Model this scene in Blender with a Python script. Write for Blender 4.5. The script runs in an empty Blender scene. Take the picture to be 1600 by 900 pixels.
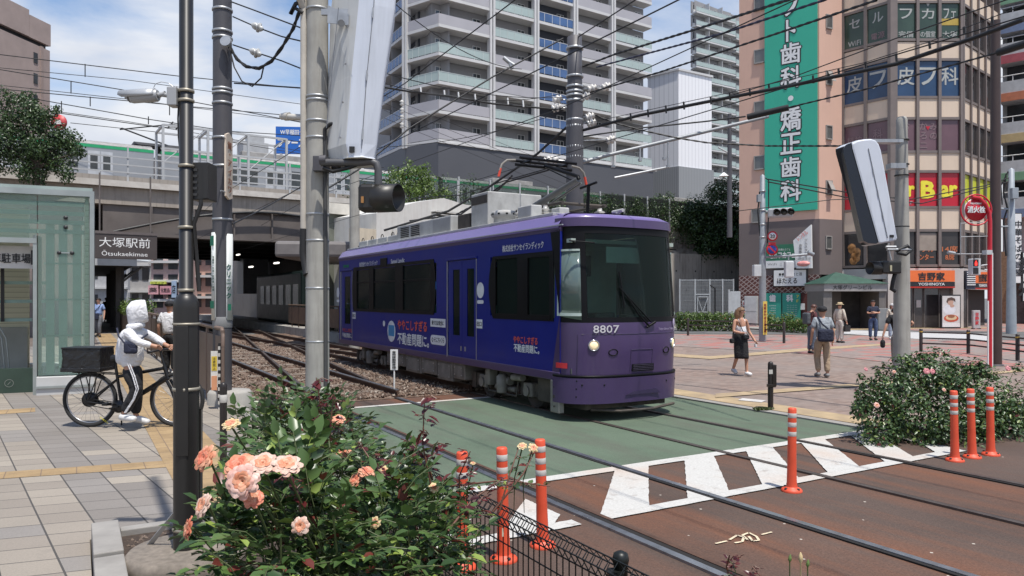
import bpy,bmesh,math,random
from mathutils import Vector,Matrix,Euler
D =bpy.data;SC =bpy.context.scene
COL =SC.collection
R =math.radians;PI =math.pi
V =Vector
# ---------------------------------------------------------------- camera, sky, sun, exposure
cam =D.cameras.new('camera');camo =D.objects.new('camera',cam);COL.objects.link(camo)
camo.location =(0,0,1.9);camo.rotation_euler =(R(90),0,0)
cam.sensor_width =36;cam.lens =36*1155/1600;cam.shift_y =15/1600
cam.clip_start =0.05;cam.clip_end =3000
SC.camera =camo
SUN_EL,SUN_AZ =70.0,150.0          # azimuth: clockwise from +Y (the view direction)
w =D.worlds.new("World");SC.world =w;w.use_nodes =True
nt =w.node_tree;nt.nodes.clear()
out =nt.nodes.new('ShaderNodeOutputWorld');bg =nt.nodes.new('ShaderNodeBackground')
sky =nt.nodes.new('ShaderNodeTexSky');sky.sky_type ='NISHITA';sky.sun_disc =False
sky.sun_elevation =R(SUN_EL);sky.sun_rotation =R(SUN_AZ);sky.air_density =1.0;sky.dust_density =.8;sky.ozone_density =2.6
tc =nt.nodes.new('ShaderNodeTexCoord')
mp =nt.nodes.new('ShaderNodeMapping');mp.inputs['Scale'].default_value =(1.0,1.0,2.1)
mp.inputs['Location'].default_value =(0.35,0.1,0.2)
n1 =nt.nodes.new('ShaderNodeTexNoise');n1.inputs['Scale'].default_value =2.6;n1.inputs['Detail'].default_value =9;n1.inputs['Roughness'].default_value =.56
n1.inputs['Distortion'].default_value =.35
cr =nt.nodes.new('ShaderNodeValToRGB');cr.color_ramp.elements[0].position =.43;cr.color_ramp.elements[1].position =.61
n2 =nt.nodes.new('ShaderNodeTexNoise');n2.inputs['Scale'].default_value =5.0;n2.inputs['Detail'].default_value =6
cr2 =nt.nodes.new('ShaderNodeValToRGB');cr2.color_ramp.elements[0].position =.3;cr2.color_ramp.elements[1].position =.72
cr2.color_ramp.elements[0].color =(3.2,3.55,4.3,1);cr2.color_ramp.elements[1].color =(5.3,5.4,5.6,1)
mx =nt.nodes.new('ShaderNodeMix');mx.data_type ='RGBA'
sep =nt.nodes.new('ShaderNodeSeparateXYZ');mr =nt.nodes.new('ShaderNodeMapRange')
mr.inputs[1].default_value =.12;mr.inputs[2].default_value =.75;mr.inputs[3].default_value =.12;mr.inputs[4].default_value =-.13
ad =nt.nodes.new('ShaderNodeMath');ad.operation ='ADD'
L =nt.links.new
L(tc.outputs['Generated'],mp.inputs[0]);L(mp.outputs[0],n1.inputs['Vector']);L(mp.outputs[0],n2.inputs['Vector'])
L(tc.outputs['Generated'],sep.inputs[0]);L(sep.outputs['Z'],mr.inputs[0])
L(n1.outputs[0],ad.inputs[0]);L(mr.outputs[0],ad.inputs[1]);L(ad.outputs[0],cr.inputs[0])
L(n2.outputs[0],cr2.inputs[0]);L(cr.outputs[0],mx.inputs[0])
L(sky.outputs[0],mx.inputs[6]);L(cr2.outputs[0],mx.inputs[7]);L(mx.outputs[2],bg.inputs[0])
bg.inputs[1].default_value =0.115
L(bg.outputs[0],out.inputs[0])
sl =D.lights.new('sun','SUN');slo =D.objects.new('sun',sl);COL.objects.link(slo)
sl.energy =3.4;sl.angle =R(0.9);sl.color =(1,.955,.88)
_d =V((math.sin(R(SUN_AZ))*math.cos(R(SUN_EL)),math.cos(R(SUN_AZ))*math.cos(R(SUN_EL)),math.sin(R(SUN_EL))))
slo.rotation_euler =_d.to_track_quat('Z','Y').to_euler();slo.location =_d*60
SC.view_settings.view_transform ='Standard';SC.view_settings.look ='None';SC.view_settings.exposure =0.62;SC.view_settings.gamma =1
SC.view_settings.use_curve_mapping =False
SC.cycles.max_bounces =6;SC.cycles.diffuse_bounces =3;SC.cycles.glossy_bounces =3;SC.cycles.transmission_bounces =4
SC.cycles.transparent_max_bounces =12;SC.cycles.caustics_reflective =False;SC.cycles.caustics_refractive =False
SC.cycles.use_denoising =True
# ---------------------------------------------------------------- places: ground frame of the tracks, and surveyed points
CH =1.9
def P(u,v,Y): return V(((u-800)/1155*Y,Y,CH-(v-465)/1155*Y))
def G(u,v,z=0.0):
 Y =1155*(CH-z)/(v-465);return V(((u-800)/1155*Y,Y,z))
TE =V((-.5075,.8616,0));TN =V((.8616,.5075,0))       # along the tracks (away), across them (to the far side)
def T(s,o,z=0.0): return TE*s+TN*o+V((0,0,z))
BD =V((.8290,.5592,0));BN =V((-.5592,.8290,0))       # along the railway bridge, and behind it
B0 =V((-19.9,33.5,0))
def B(t,d=0.0,z=0.0): return B0+BD*t+BN*d+V((0,0,z))
def XF(origin,xdir,zdir=V((0,0,1))):                     # frame with x along xdir, z up
 x =V(xdir).normalized();z =V(zdir).normalized();y =z.cross(x).normalized();z =x.cross(y)
 m =Matrix((x,y,z)).transposed().to_4x4();m.translation =V(origin);return m
# ---------------------------------------------------------------- object helpers
def tag(o,label=None,cat=None,group=None,kind=None):
 if label: o['label'] =label
 if cat: o['category'] =cat
 if group: o['group'] =group
 if kind: o['kind'] =kind
 return o
def thing(name,label,cat,loc=(0,0,0),rz=0,group=None,mw=None):
 o =D.objects.new(name,None);COL.objects.link(o);o.empty_display_size =.1
 if mw is not None: o.matrix_world =mw
 else: o.location =loc;o.rotation_euler =(0,0,rz)
 return tag(o,label,cat,group)
def wm(o):
 m =Matrix.LocRotScale(o.location,o.rotation_euler,o.scale)
 return (wm(o.parent) @ m) if o.parent else m
class MB:
 def __init__(s,M=None): s.v =[];s.f =[];s.mi =[];s.sm =[];s.M =M
 def add(s,vs,fs,M=None,mi=0,sm=False):
  b =len(s.v);M =(s.M @ M) if (s.M is not None and M is not None) else (M if M is not None else s.M)
  for p in vs:
   p =V(p);s.v.append(tuple(M @ p if M is not None else p))
  for f in fs: s.f.append([b+i for i in f]);s.mi.append(mi);s.sm.append(sm)
  return s
 def box(s,x0,x1,y0,y1,z0,z1,M=None,mi=0):
  vs =[(x,y,z) for z in (z0,z1) for y in (y0,y1) for x in (x0,x1)]
  return s.add(vs,[(0,2,3,1),(4,5,7,6),(0,1,5,4),(2,6,7,3),(0,4,6,2),(1,3,7,5)],M,mi)
 def cbox(s,c,sz,M=None,mi=0):
  return s.box(c[0]-sz[0]/2,c[0]+sz[0]/2,c[1]-sz[1]/2,c[1]+sz[1]/2,c[2]-sz[2]/2,c[2]+sz[2]/2,M,mi)
 def poly(s,pts,M=None,mi=0): return s.add(pts,[list(range(len(pts)))],M,mi)
 def prism(s,pts,z0,z1,M=None,mi=0):          # pts: 2D, extruded along z
  n =len(pts)
  a =sum(pts[i][0]*pts[(i+1) % n][1]-pts[(i+1) % n][0]*pts[i][1] for i in range(n))
  if a < 0: pts =pts[::-1]
  vs =[(p[0],p[1],z0) for p in pts]+[(p[0],p[1],z1) for p in pts]
  return s.add(vs,[list(range(n))[::-1],[n+i for i in range(n)]]+[(i,(i+1) % n,n+(i+1) % n,n+i) for i in range(n)],M,mi)
 def tube(s,pts,r,n=8,M=None,mi=0,cap=True):
  pts =[V(p) for p in pts];k =len(pts);rs =r if isinstance(r,(list,tuple)) else [r]*k
  vs =[];fs =[];up =None
  for i,p in enumerate(pts):
   d =(pts[min(i+1,k-1)]-pts[max(i-1,0)])
   if d.length < 1e-9: d =V((0,0,1))
   d.normalize()
   if up is None:
    up =d.cross(V((0,0,1)) if abs(d.z) < .9 else V((1,0,0))).normalized()
   else:
    up =(up-d*up.dot(d)).normalized()
   b =d.cross(up)
   for j in range(n):
    a =2*PI*j/n;vs.append(p+(up*math.cos(a)+b*math.sin(a))*rs[i])
  for i in range(k-1):
   for j in range(n): fs.append((i*n+j,i*n+(j+1) % n,(i+1)*n+(j+1) % n,(i+1)*n+j))
  s.add(vs,fs,M,mi,n > 5)
  if cap: s.add([vs[j] for j in range(n)],[list(range(n))[::-1]],M,mi);s.add(vs[-n:],[list(range(n))],M,mi)
  return s
 def lathe(s,prof,n=20,M=None,mi=0,sm=True):   # prof [(r,z)] from bottom to top
  vs =[];fs =[];k =len(prof)
  for r,z in prof:
   for j in range(n): a =2*PI*j/n;vs.append((r*math.cos(a),r*math.sin(a),z))
  for i in range(k-1):
   for j in range(n): fs.append((i*n+j,i*n+(j+1) % n,(i+1)*n+(j+1) % n,(i+1)*n+j))
  s.add(vs,fs,M,mi,sm)
  s.add(vs[:n],[list(range(n))[::-1]],M,mi);s.add(vs[-n:],[list(range(n))],M,mi)
  return s
 def build(s,name,mat,parent=None,world=True,bev=0,sub=0,solid=0):
  me =D.meshes.new(name)
  vs =s.v
  if parent is not None and world:
   iv =wm(parent).inverted();vs =[tuple(iv @ V(p)) for p in vs]
  me.from_pydata(vs,[],s.f)
  for m in (mat if isinstance(mat,(list,tuple)) else [mat]): me.materials.append(m)
  me.polygons.foreach_set('material_index',s.mi);me.polygons.foreach_set('use_smooth',s.sm)
  me.update()
  o =D.objects.new(name,me);COL.objects.link(o)
  if parent is not None: o.parent =parent
  if solid: m =o.modifiers.new('solid','SOLIDIFY');m.thickness =solid;m.offset =0
  if bev: m =o.modifiers.new('bevel','BEVEL');m.width =bev;m.segments =2;m.limit_method ='ANGLE';m.angle_limit =R(40)
  if sub: m =o.modifiers.new('sub','SUBSURF');m.levels =sub;m.render_levels =sub
  return o
def one(mb,name,mat,label,cat,group=None,kind=None,loc=None,**k):   # a thing that is one mesh
 loc =V(loc) if loc is not None else V(mb.v[0])
 mb.v =[tuple(V(p)-loc) for p in mb.v]
 o =mb.build(name,mat,None,**k);o.location =loc
 return tag(o,label,cat,group,kind)
def struct(mb,name,mat,**k): return tag(mb.build(name,mat,None,**k),kind='structure')
def dup(o,loc=None,rz=None,label=None,parent=None):
 c =o.copy();COL.objects.link(c)
 if parent is not None: c.parent =parent
 if loc is not None: c.location =loc
 if rz is not None: c.rotation_euler =(0,0,rz)
 if label: c['label'] =label
 for ch in [x for x in D.objects if x.parent == o]: dup(ch,parent=c)
 return c
def arc(c,r,a0,a1,n,ax='xz'):
 res =[]
 for i in range(n+1):
  a =a0+(a1-a0)*i/n;p =[c[0],c[1],c[2]]
  i0 ='xyz'.index(ax[0]);i1 ='xyz'.index(ax[1]);p[i0] += r*math.cos(a);p[i1] += r*math.sin(a);res.append(tuple(p))
 return res
_tc ={}
def lettering(body,M,mat,parent,w=None,h=None,bold=0.0,depth=.0,name='lettering',vertical=False,gap=1.08):
 """writing as a mesh; M maps text plane (x right, y up, z towards the reader) into the world; centred at M's origin"""
 mb =MB()
 def glyph(t):
  key =t
  if key not in _tc:
   c =D.curves.new('txt','FONT');c.body =t;c.resolution_u =2
   o =D.objects.new('txt',c);COL.objects.link(o);bpy.context.view_layer.update()
   me =D.meshes.new_from_object(o.evaluated_get(bpy.context.evaluated_depsgraph_get()))
   vs =[tuple(v.co) for v in me.vertices];fs =[tuple(p.vertices) for p in me.polygons]
   D.objects.remove(o);D.curves.remove(c);D.meshes.remove(me);_tc[key] =(vs,fs)
  return _tc[key]
 if vertical:
  n =len(body);y =0
  for i,ch in enumerate(body):
   vs,fs =glyph(ch)
   if not vs: continue
   xs =[v[0] for v in vs];ys =[v[1] for v in vs];cx =(min(xs)+max(xs))/2;cy =(min(ys)+max(ys))/2
   if ch == 'ー': vs =[(-(v[1]-cy),v[0]-cx,0) for v in vs];cx =cy =0
   mb.add([(v[0]-cx,v[1]-cy-(i-(n-1)/2)*gap,0) for v in vs],fs)
 else:
  vs,fs =glyph(body);mb.add(vs,fs)
 xs =[v[0] for v in mb.v];ys =[v[1] for v in mb.v]
 x0,x1,y0,y1 =min(xs),max(xs),min(ys),max(ys)
 sx =(w/(x1-x0)) if w else None;sy =(h/(y1-y0)) if h else None
 if sx is None: sx =sy
 if sy is None: sy =sx
 cx,cy =(x0+x1)/2,(y0+y1)/2
 base =[((x-cx)*sx,(y-cy)*sy) for x,y,z in mb.v];f0 =list(mb.f)
 if not bold: mb.v =[tuple(M @ V((x,y,0))) for x,y in base]
 else:                                              # heavier strokes: the same outline repeated a hair apart, each layer a little further out
  b_ =bold*sy*.8;mb =MB()
  for i in range(8 if bold > .045 else 4):
   a =PI*2*i/(8 if bold > .045 else 4)+PI/4;dx,dy =b_*math.cos(a),b_*math.sin(a)
   mb.add([M @ V((x+dx,y+dy,i*.0012)) for x,y in base],f0)
 return mb.build(name,mat,parent,solid=depth)
def face(c,right,up=V((0,0,1)),off=0.0):     # text frame at point c: right = reading direction
 x =V(right).normalized();y =V(up).normalized();z =x.cross(y).normalized();y =z.cross(x)
 m =Matrix((x,y,z)).transposed().to_4x4();m.translation =V(c)+z*off;return m
# ---------------------------------------------------------------- materials
def nmat(name):
 m =D.materials.new(name);m.use_nodes =True;nt =m.node_tree;b =nt.nodes['Principled BSDF'];return m,nt,b
def noise(nt,scale,detail=4,src=None,rough=.55):
 n =nt.nodes.new('ShaderNodeTexNoise');n.inputs['Scale'].default_value =scale;n.inputs['Detail'].default_value =detail
 n.inputs['Roughness'].default_value =rough
 if src is None:
  t =nt.nodes.new('ShaderNodeTexCoord');src =t.outputs['Object']
 nt.links.new(src,n.inputs['Vector']);return n
def ramp(nt,src,stops):
 r =nt.nodes.new('ShaderNodeValToRGB');e =r.color_ramp.elements
 while len(e) < len(stops): e.new(.5)
 for i,(p,c) in enumerate(stops):
  e[i].position =p;e[i].color =(c[0],c[1],c[2],1) if not isinstance(c,(int,float)) else (c,c,c,1)
 nt.links.new(src,r.inputs[0]);return r
def mixc(nt,fac,a,b,mode='MIX'):
 m =nt.nodes.new('ShaderNodeMix');m.data_type ='RGBA';m.blend_type =mode
 for i,x in ((0,fac),(6,a),(7,b)):
  if hasattr(x,'links') or hasattr(x,'is_linked'): nt.links.new(x,m.inputs[i])
  elif isinstance(x,(int,float)): m.inputs[i].default_value =x
  else: m.inputs[i].default_value =(x[0],x[1],x[2],1)
 return m.outputs[2]
def math2(nt,op,a,b=None,c=None):
 m =nt.nodes.new('ShaderNodeMath');m.operation =op
 for i,x in enumerate((a,b,c)):
  if x is None: continue
  if hasattr(x,'is_linked'): nt.links.new(x,m.inputs[i])
  else: m.inputs[i].default_value =x
 return m.outputs[0]
def dotp(nt,src,vec):
 m =nt.nodes.new('ShaderNodeVectorMath');m.operation ='DOT_PRODUCT';nt.links.new(src,m.inputs[0]);m.inputs[1].default_value =vec
 return m.outputs['Value']
def bump(nt,b,h,strength=.3,dist=.01):
 n =nt.nodes.new('ShaderNodeBump');n.inputs['Strength'].default_value =strength;n.inputs['Distance'].default_value =dist
 nt.links.new(h,n.inputs['Height']);nt.links.new(n.outputs[0],b.inputs['Normal'])
_mc ={}
def M_(name,col,rough=.6,metal=0.0,var=.12,scale=3.0,bmp=0.0,spec=.5,coat=0.0,dirt=0.0,tint=None,streak=False):
 if name in _mc: return _mc[name]
 m,nt,b =nmat(name)
 n =noise(nt,scale,6)
 c0 =[max(0,x*(1-var)) for x in col];c1 =[min(1,x*(1+var)) for x in col]
 r =ramp(nt,n.outputs[0],[(.3,c0),(.7,c1)]);col_out =r.outputs[0]
 if dirt:
  t =nt.nodes.new('ShaderNodeTexCoord');mpn =nt.nodes.new('ShaderNodeMapping')
  mpn.inputs['Scale'].default_value =(6,6,.5) if streak else (1,1,1);nt.links.new(t.outputs['Object'],mpn.inputs[0])
  n3 =noise(nt,1.3,8,mpn.outputs[0],.7);r3 =ramp(nt,n3.outputs[0],[(.48,0.0),(.72,dirt)])
  col_out =mixc(nt,r3.outputs[0],col_out,tint or [x*.35 for x in col])
 nt.links.new(col_out,b.inputs['Base Color'])
 b.inputs['Metallic'].default_value =metal;b.inputs['Specular IOR Level'].default_value =spec
 rr =ramp(nt,n.outputs[0],[(.2,max(0,rough-.07)),(.8,min(1,rough+.07))]);nt.links.new(rr.outputs[0],b.inputs['Roughness'])
 if coat: b.inputs['Coat Weight'].default_value =coat;b.inputs['Coat Roughness'].default_value =.08
 if bmp: nb =noise(nt,scale*12,5);bump(nt,b,nb.outputs[0],bmp,.004)
 _mc[name] =m;return m
def glassm(name,tint=(.5,.6,.58),dark=.5,rough=.03,base=(.02,.025,.025)):
 """window glass: partly clear, partly a base tint, mirror-like at a slant"""
 if name in _mc: return _mc[name]
 m,nt,b =nmat(name)
 b.inputs['Base Color'].default_value =(*base,1);b.inputs['Roughness'].default_value =rough;b.inputs['IOR'].default_value =1.6
 tr =nt.nodes.new('ShaderNodeBsdfTransparent');tr.inputs[0].default_value =(*tint,1)
 mxs =nt.nodes.new('ShaderNodeMixShader')
 fr =nt.nodes.new('ShaderNodeFresnel');fr.inputs[0].default_value =1.5
 f =math2(nt,'ADD',fr.outputs[0],dark);f =math2(nt,'MINIMUM',f,1.0)
 nt.links.new(f,mxs.inputs[0]);nt.links.new(tr.outputs[0],mxs.inputs[1]);nt.links.new(b.outputs[0],mxs.inputs[2])
 nt.links.new(mxs.outputs[0],nt.nodes['Material Output'].inputs[0]);_mc[name] =m;return m
def emis(name,col,s=1.0):
 if name in _mc: return _mc[name]
 m,nt,b =nmat(name);b.inputs['Base Color'].default_value =(*col,1)
 b.inputs['Emission Color'].default_value =(*col,1);b.inputs['Emission Strength'].default_value =s;_mc[name] =m;return m
def leafm(name,dark,light,red=None,redamt=0.0,rough=.38,trans=.25,yellow=None,spec=.5):
 if name in _mc: return _mc[name]
 m,nt,b =nmat(name)
 g =nt.nodes.new('ShaderNodeNewGeometry')
 r =ramp(nt,g.outputs['Random Per Island'],[(0,dark),(.55,[(a+c)/2 for a,c in zip(dark,light)]),(1,light)])
 c =r.outputs[0]
 if yellow:
  f =math2(nt,'GREATER_THAN',math2(nt,'FRACT',math2(nt,'MULTIPLY',g.outputs['Random Per Island'],37.3)),.93)
  c =mixc(nt,f,c,yellow)
 if red:
  f =math2(nt,'LESS_THAN',math2(nt,'FRACT',math2(nt,'MULTIPLY',g.outputs['Random Per Island'],91.7)),redamt)
  c =mixc(nt,f,c,red)
 nt.links.new(c,b.inputs['Base Color']);b.inputs['Roughness'].default_value =rough
 b.inputs['Specular IOR Level'].default_value =spec
 tr =nt.nodes.new('ShaderNodeBsdfTranslucent');nt.links.new(c,tr.inputs[0])
 ms =nt.nodes.new('ShaderNodeMixShader');ms.inputs[0].default_value =trans
 nt.links.new(b.outputs[0],ms.inputs[1]);nt.links.new(tr.outputs[0],ms.inputs[2]);nt.links.new(ms.outputs[0],nt.nodes['Material Output'].inputs[0])
 _mc[name] =m;return m
# ---------------------------------------------------------------- ground materials
def gpos(nt):
 g =nt.nodes.new('ShaderNodeNewGeometry');return g.outputs['Position']
def m_asphalt():
 m,nt,b =nmat('tram_asphalt');p =gpos(nt)
 n =noise(nt,.55,6,p,.6);fine =noise(nt,60,3,p,.7);o =dotp(nt,p,(TN.x,TN.y,0))
 base =ramp(nt,n.outputs[0],[(.25,(.050,.032,.024)),(.5,(.076,.049,.037)),(.8,(.094,.066,.052))]).outputs[0]
 x =nt.nodes.new('ShaderNodeCombineXYZ');nt.links.new(o,x.inputs[0]);nt.links.new(math2(nt,'MULTIPLY',dotp(nt,p,(TE.x,TE.y,0)),.09),x.inputs[1])
 st =noise(nt,1.55,7,x.outputs[0],.6)
 nearT =ramp(nt,math2(nt,'MULTIPLY',math2(nt,'SUBTRACT',o,3.0),.1),[(.0,0.0),(.12,1.0),(.52,1.0),(.66,.1)])
 f =math2(nt,'MULTIPLY',ramp(nt,st.outputs[0],[(.42,0.0),(.66,.85)]).outputs[0],nearT.outputs[0])
 c =mixc(nt,f,base,(.15,.056,.025))
 sp =ramp(nt,fine.outputs[0],[(.3,.72),(.7,1.3)]);c =mixc(nt,1.0,c,sp.outputs[0],'MULTIPLY')
 v =nt.nodes.new('ShaderNodeTexVoronoi');v.inputs['Scale'].default_value =7;nt.links.new(p,v.inputs['Vector'])
 pick =math2(nt,'GREATER_THAN',dotp(nt,v.outputs['Color'],(1,0,0)),.80)
 dots =math2(nt,'MULTIPLY',math2(nt,'LESS_THAN',v.outputs['Distance'],.085),pick)
 c =mixc(nt,dots,c,(.45,.40,.34))
 nt.links.new(c,b.inputs['Base Color']);b.inputs['Roughness'].default_value =.82
 bump(nt,b,fine.outputs[0],.5,.006);return m
def m_road():
 m,nt,b =nmat('road_asphalt');p =gpos(nt);n =noise(nt,.4,6,p);fine =noise(nt,50,3,p,.7)
 c =ramp(nt,n.outputs[0],[(.3,(.085,.085,.085)),(.7,(.13,.128,.125))]).outputs[0]
 c =mixc(nt,1.0,c,ramp(nt,fine.outputs[0],[(.3,.8),(.7,1.2)]).outputs[0],'MULTIPLY')
 nt.links.new(c,b.inputs['Base Color']);b.inputs['Roughness'].default_value =.85;return m
def m_green():
 m,nt,b =nmat('green_surfacing');p =gpos(nt);n =noise(nt,.9,7,p,.62);fine =noise(nt,70,3,p,.7)
 x =nt.nodes.new('ShaderNodeCombineXYZ');nt.links.new(dotp(nt,p,(TN.x,TN.y,0)),x.inputs[1]);nt.links.new(math2(nt,'MULTIPLY',dotp(nt,p,(TE.x,TE.y,0)),.2),x.inputs[0])
 st =noise(nt,2.2,6,x.outputs[0],.65)
 c =ramp(nt,n.outputs[0],[(.25,(.070,.100,.066)),(.5,(.092,.128,.086)),(.75,(.104,.140,.096))]).outputs[0]
 c =mixc(nt,ramp(nt,st.outputs[0],[(.46,0.0),(.72,.75)]).outputs[0],c,(.085,.085,.066))
 c =mixc(nt,1.0,c,ramp(nt,fine.outputs[0],[(.3,.8),(.7,1.2)]).outputs[0],'MULTIPLY')
 nt.links.new(c,b.inputs['Base Color']);b.inputs['Roughness'].default_value =.85;bump(nt,b,fine.outputs[0],.3,.004);return m
def m_whiteline():
 m,nt,b =nmat('worn_white_paint');p =gpos(nt);n =noise(nt,5,8,p,.72);n2 =noise(nt,.7,5,p);fine =noise(nt,45,4,p,.75)
 c =ramp(nt,fine.outputs[0],[(.3,(.40,.39,.365)),(.7,(.54,.53,.50))]).outputs[0]
 c =mixc(nt,ramp(nt,n.outputs[0],[(.56,0.0),(.70,.75)]).outputs[0],c,(.19,.145,.12))
 c =mixc(nt,ramp(nt,n2.outputs[0],[(.5,0.0),(.7,.45)]).outputs[0],c,(.46,.30,.20))
 nt.links.new(c,b.inputs['Base Color']);b.inputs['Roughness'].default_value =.75;bump(nt,b,fine.outputs[0],.3,.004);return m
def m_slabs():
 """large paving slabs: rows and columns cross at a slant; two grey columns, two beige columns"""
 m,nt,b =nmat('paving_slabs');p =gpos(nt)
 r =V((.94,.342));c_ =V((-.616,.788));det =r.x*c_.y-r.y*c_.x
 pp =dotp(nt,p,(c_.y/det,-c_.x/det,0));qq =dotp(nt,p,(-r.y/det,r.x/det,0))
 W,Hh =.30,.30
 cb =nt.nodes.new('ShaderNodeCombineXYZ')
 a =math2(nt,'DIVIDE',pp,.338);d =math2(nt,'DIVIDE',qq,.31)
 col =math2(nt,'FLOOR',a);row =math2(nt,'FLOOR',d)
 fa =math2(nt,'SUBTRACT',a,col);fd =math2(nt,'SUBTRACT',d,row)
 def edge(f,w): return math2(nt,'LESS_THAN',math2(nt,'MINIMUM',f,math2(nt,'SUBTRACT',1.0,f)),w*1.45)
 joint =math2(nt,'MAXIMUM',edge(fa,.014),edge(fd,.013))
 nt.links.new(col,cb.inputs[0]);nt.links.new(row,cb.inputs[1])
 wn =nt.nodes.new('ShaderNodeTexWhiteNoise');nt.links.new(cb.outputs[0],wn.inputs['Vector'])
 cb2 =nt.nodes.new('ShaderNodeCombineXYZ');nt.links.new(math2(nt,'FLOOR',math2(nt,'DIVIDE',col,2.0)),cb2.inputs[0])
 nt.links.new(math2(nt,'FLOOR',math2(nt,'DIVIDE',row,14.0)),cb2.inputs[1])
 band =math2(nt,'MODULO',math2(nt,'ABSOLUTE',math2(nt,'FLOOR',math2(nt,'DIVIDE',math2(nt,'ADD',col,1.0),2.0))),2.0)
 odd =math2(nt,'GREATER_THAN',wn.outputs['Value'],.955)
 band =math2(nt,'ABSOLUTE',math2(nt,'SUBTRACT',band,math2(nt,'MULTIPLY',odd,1.0)))
 grey =mixc(nt,wn.outputs['Value'],(.190,.170,.152),(.232,.212,.193));beige =mixc(nt,wn.outputs['Value'],(.24,.208,.175),(.31,.272,.225))
 c =mixc(nt,band,grey,beige)
 big =noise(nt,.5,6,p);fine =noise(nt,90,3,p,.8);st =noise(nt,4,7,p,.7)
 c =mixc(nt,1.0,c,ramp(nt,fine.outputs[0],[(.25,.82),(.75,1.15)]).outputs[0],'MULTIPLY')
 c =mixc(nt,1.0,c,ramp(nt,big.outputs[0],[(.3,.84),(.7,1.08)]).outputs[0],'MULTIPLY')
 c =mixc(nt,ramp(nt,st.outputs[0],[(.58,0.0),(.74,.3)]).outputs[0],c,(.13,.12,.11))
 c =mixc(nt,joint,c,(.065,.060,.055))
 nt.links.new(c,b.inputs['Base Color']);b.inputs['Roughness'].default_value =.85;bump(nt,b,math2(nt,'SUBTRACT',1.0,joint),.4,.004);return m
def m_bricks(name,cols,joint=(.16,.14,.13),bw=.21,bh=.105,pink=False):
 m,nt,b =nmat(name);p =gpos(nt)
 x =nt.nodes.new('ShaderNodeCombineXYZ');nt.links.new(dotp(nt,p,(TN.x,TN.y,0)),x.inputs[0]);nt.links.new(dotp(nt,p,(TE.x,TE.y,0)),x.inputs[1])
 br =nt.nodes.new('ShaderNodeTexBrick');nt.links.new(x.outputs[0],br.inputs['Vector']);br.inputs['Scale'].default_value =1
 br.inputs['Brick Width'].default_value =bw;br.inputs['Row Height'].default_value =bh;br.inputs['Mortar Size'].default_value =.005
 br.inputs['Color1'].default_value =(*cols[0],1);br.inputs['Color2'].default_value =(*cols[1],1);br.inputs['Mortar'].default_value =(*joint,1)
 n =noise(nt,.35,5,x.outputs[0]);n2 =noise(nt,2.2,6,p,.7)
 c =mixc(nt,ramp(nt,n.outputs[0],[(.42,0.0),(.62,.75)]).outputs[0],br.outputs['Color'],cols[2])
 if pink:
  wn =nt.nodes.new('ShaderNodeTexWhiteNoise');sn =nt.nodes.new('ShaderNodeVectorMath');sn.operation ='SNAP'
  nt.links.new(x.outputs[0],sn.inputs[0]);sn.inputs[1].default_value =(.62,.33,1);nt.links.new(sn.outputs[0],wn.inputs['Vector'])
  c =mixc(nt,math2(nt,'MULTIPLY',math2(nt,'GREATER_THAN',wn.outputs['Value'],.62),.75),c,pink)
 c =mixc(nt,1.0,c,ramp(nt,n2.outputs[0],[(.3,.82),(.7,1.12)]).outputs[0],'MULTIPLY')
 nt.links.new(c,b.inputs['Base Color']);b.inputs['Roughness'].default_value =.8;return m
def m_tactile():
 m,nt,b =nmat('yellow_tactile_paving');p =gpos(nt)
 x =nt.nodes.new('ShaderNodeCombineXYZ');nt.links.new(dotp(nt,p,(TN.x,TN.y,0)),x.inputs[0]);nt.links.new(dotp(nt,p,(TE.x,TE.y,0)),x.inputs[1])
 br =nt.nodes.new('ShaderNodeTexBrick');nt.links.new(x.outputs[0],br.inputs['Vector']);br.inputs['Scale'].default_value =1;br.offset =0
 br.inputs['Brick Width'].default_value =.3;br.inputs['Row Height'].default_value =.3;br.inputs['Mortar Size'].default_value =.006
 br.inputs['Color1'].default_value =(.30,.205,.105,1);br.inputs['Color2'].default_value =(.36,.25,.13,1);br.inputs['Mortar'].default_value =(.2,.14,.09,1)
 sn =nt.nodes.new('ShaderNodeVectorMath');sn.operation ='MODULO';sn.inputs[1].default_value =(.06,.06,1);
 ab =nt.nodes.new('ShaderNodeVectorMath');ab.operation ='ABSOLUTE';nt.links.new(x.outputs[0],ab.inputs[0]);nt.links.new(ab.outputs[0],sn.inputs[0])
 ds =nt.nodes.new('ShaderNodeVectorMath');ds.operation ='DISTANCE';nt.links.new(sn.outputs[0],ds.inputs[0]);ds.inputs[1].default_value =(.03,.03,0)
 h =math2(nt,'LESS_THAN',ds.outputs['Value'],.018)
 n2 =noise(nt,3,6,p,.7)
 c =mixc(nt,1.0,br.outputs['Color'],ramp(nt,n2.outputs[0],[(.3,.75),(.7,1.1)]).outputs[0],'MULTIPLY')
 nt.links.new(c,b.inputs['Base Color']);b.inputs['Roughness'].default_value =.8;bump(nt,b,h,.6,.005);return m
def m_ballast():
 m,nt,b =nmat('ballast_stone');p =gpos(nt)
 v =nt.nodes.new('ShaderNodeTexVoronoi');v.inputs['Scale'].default_value =17;nt.links.new(p,v.inputs['Vector'])
 r =ramp(nt,dotp(nt,v.outputs['Color'],(1,0,0)),[(0,(.07,.045,.033)),(.4,(.14,.095,.07)),(.7,(.20,.145,.11)),(1,(.30,.25,.21))])
 n =noise(nt,.8,5,p);c =mixc(nt,ramp(nt,n.outputs[0],[(.4,0.0),(.65,.6)]).outputs[0],r.outputs[0],(.14,.075,.045))
 nt.links.new(c,b.inputs['Base Color']);b.inputs['Roughness'].default_value =.95
 bump(nt,b,v.outputs['Distance'],1.0,.05);return m
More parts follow.
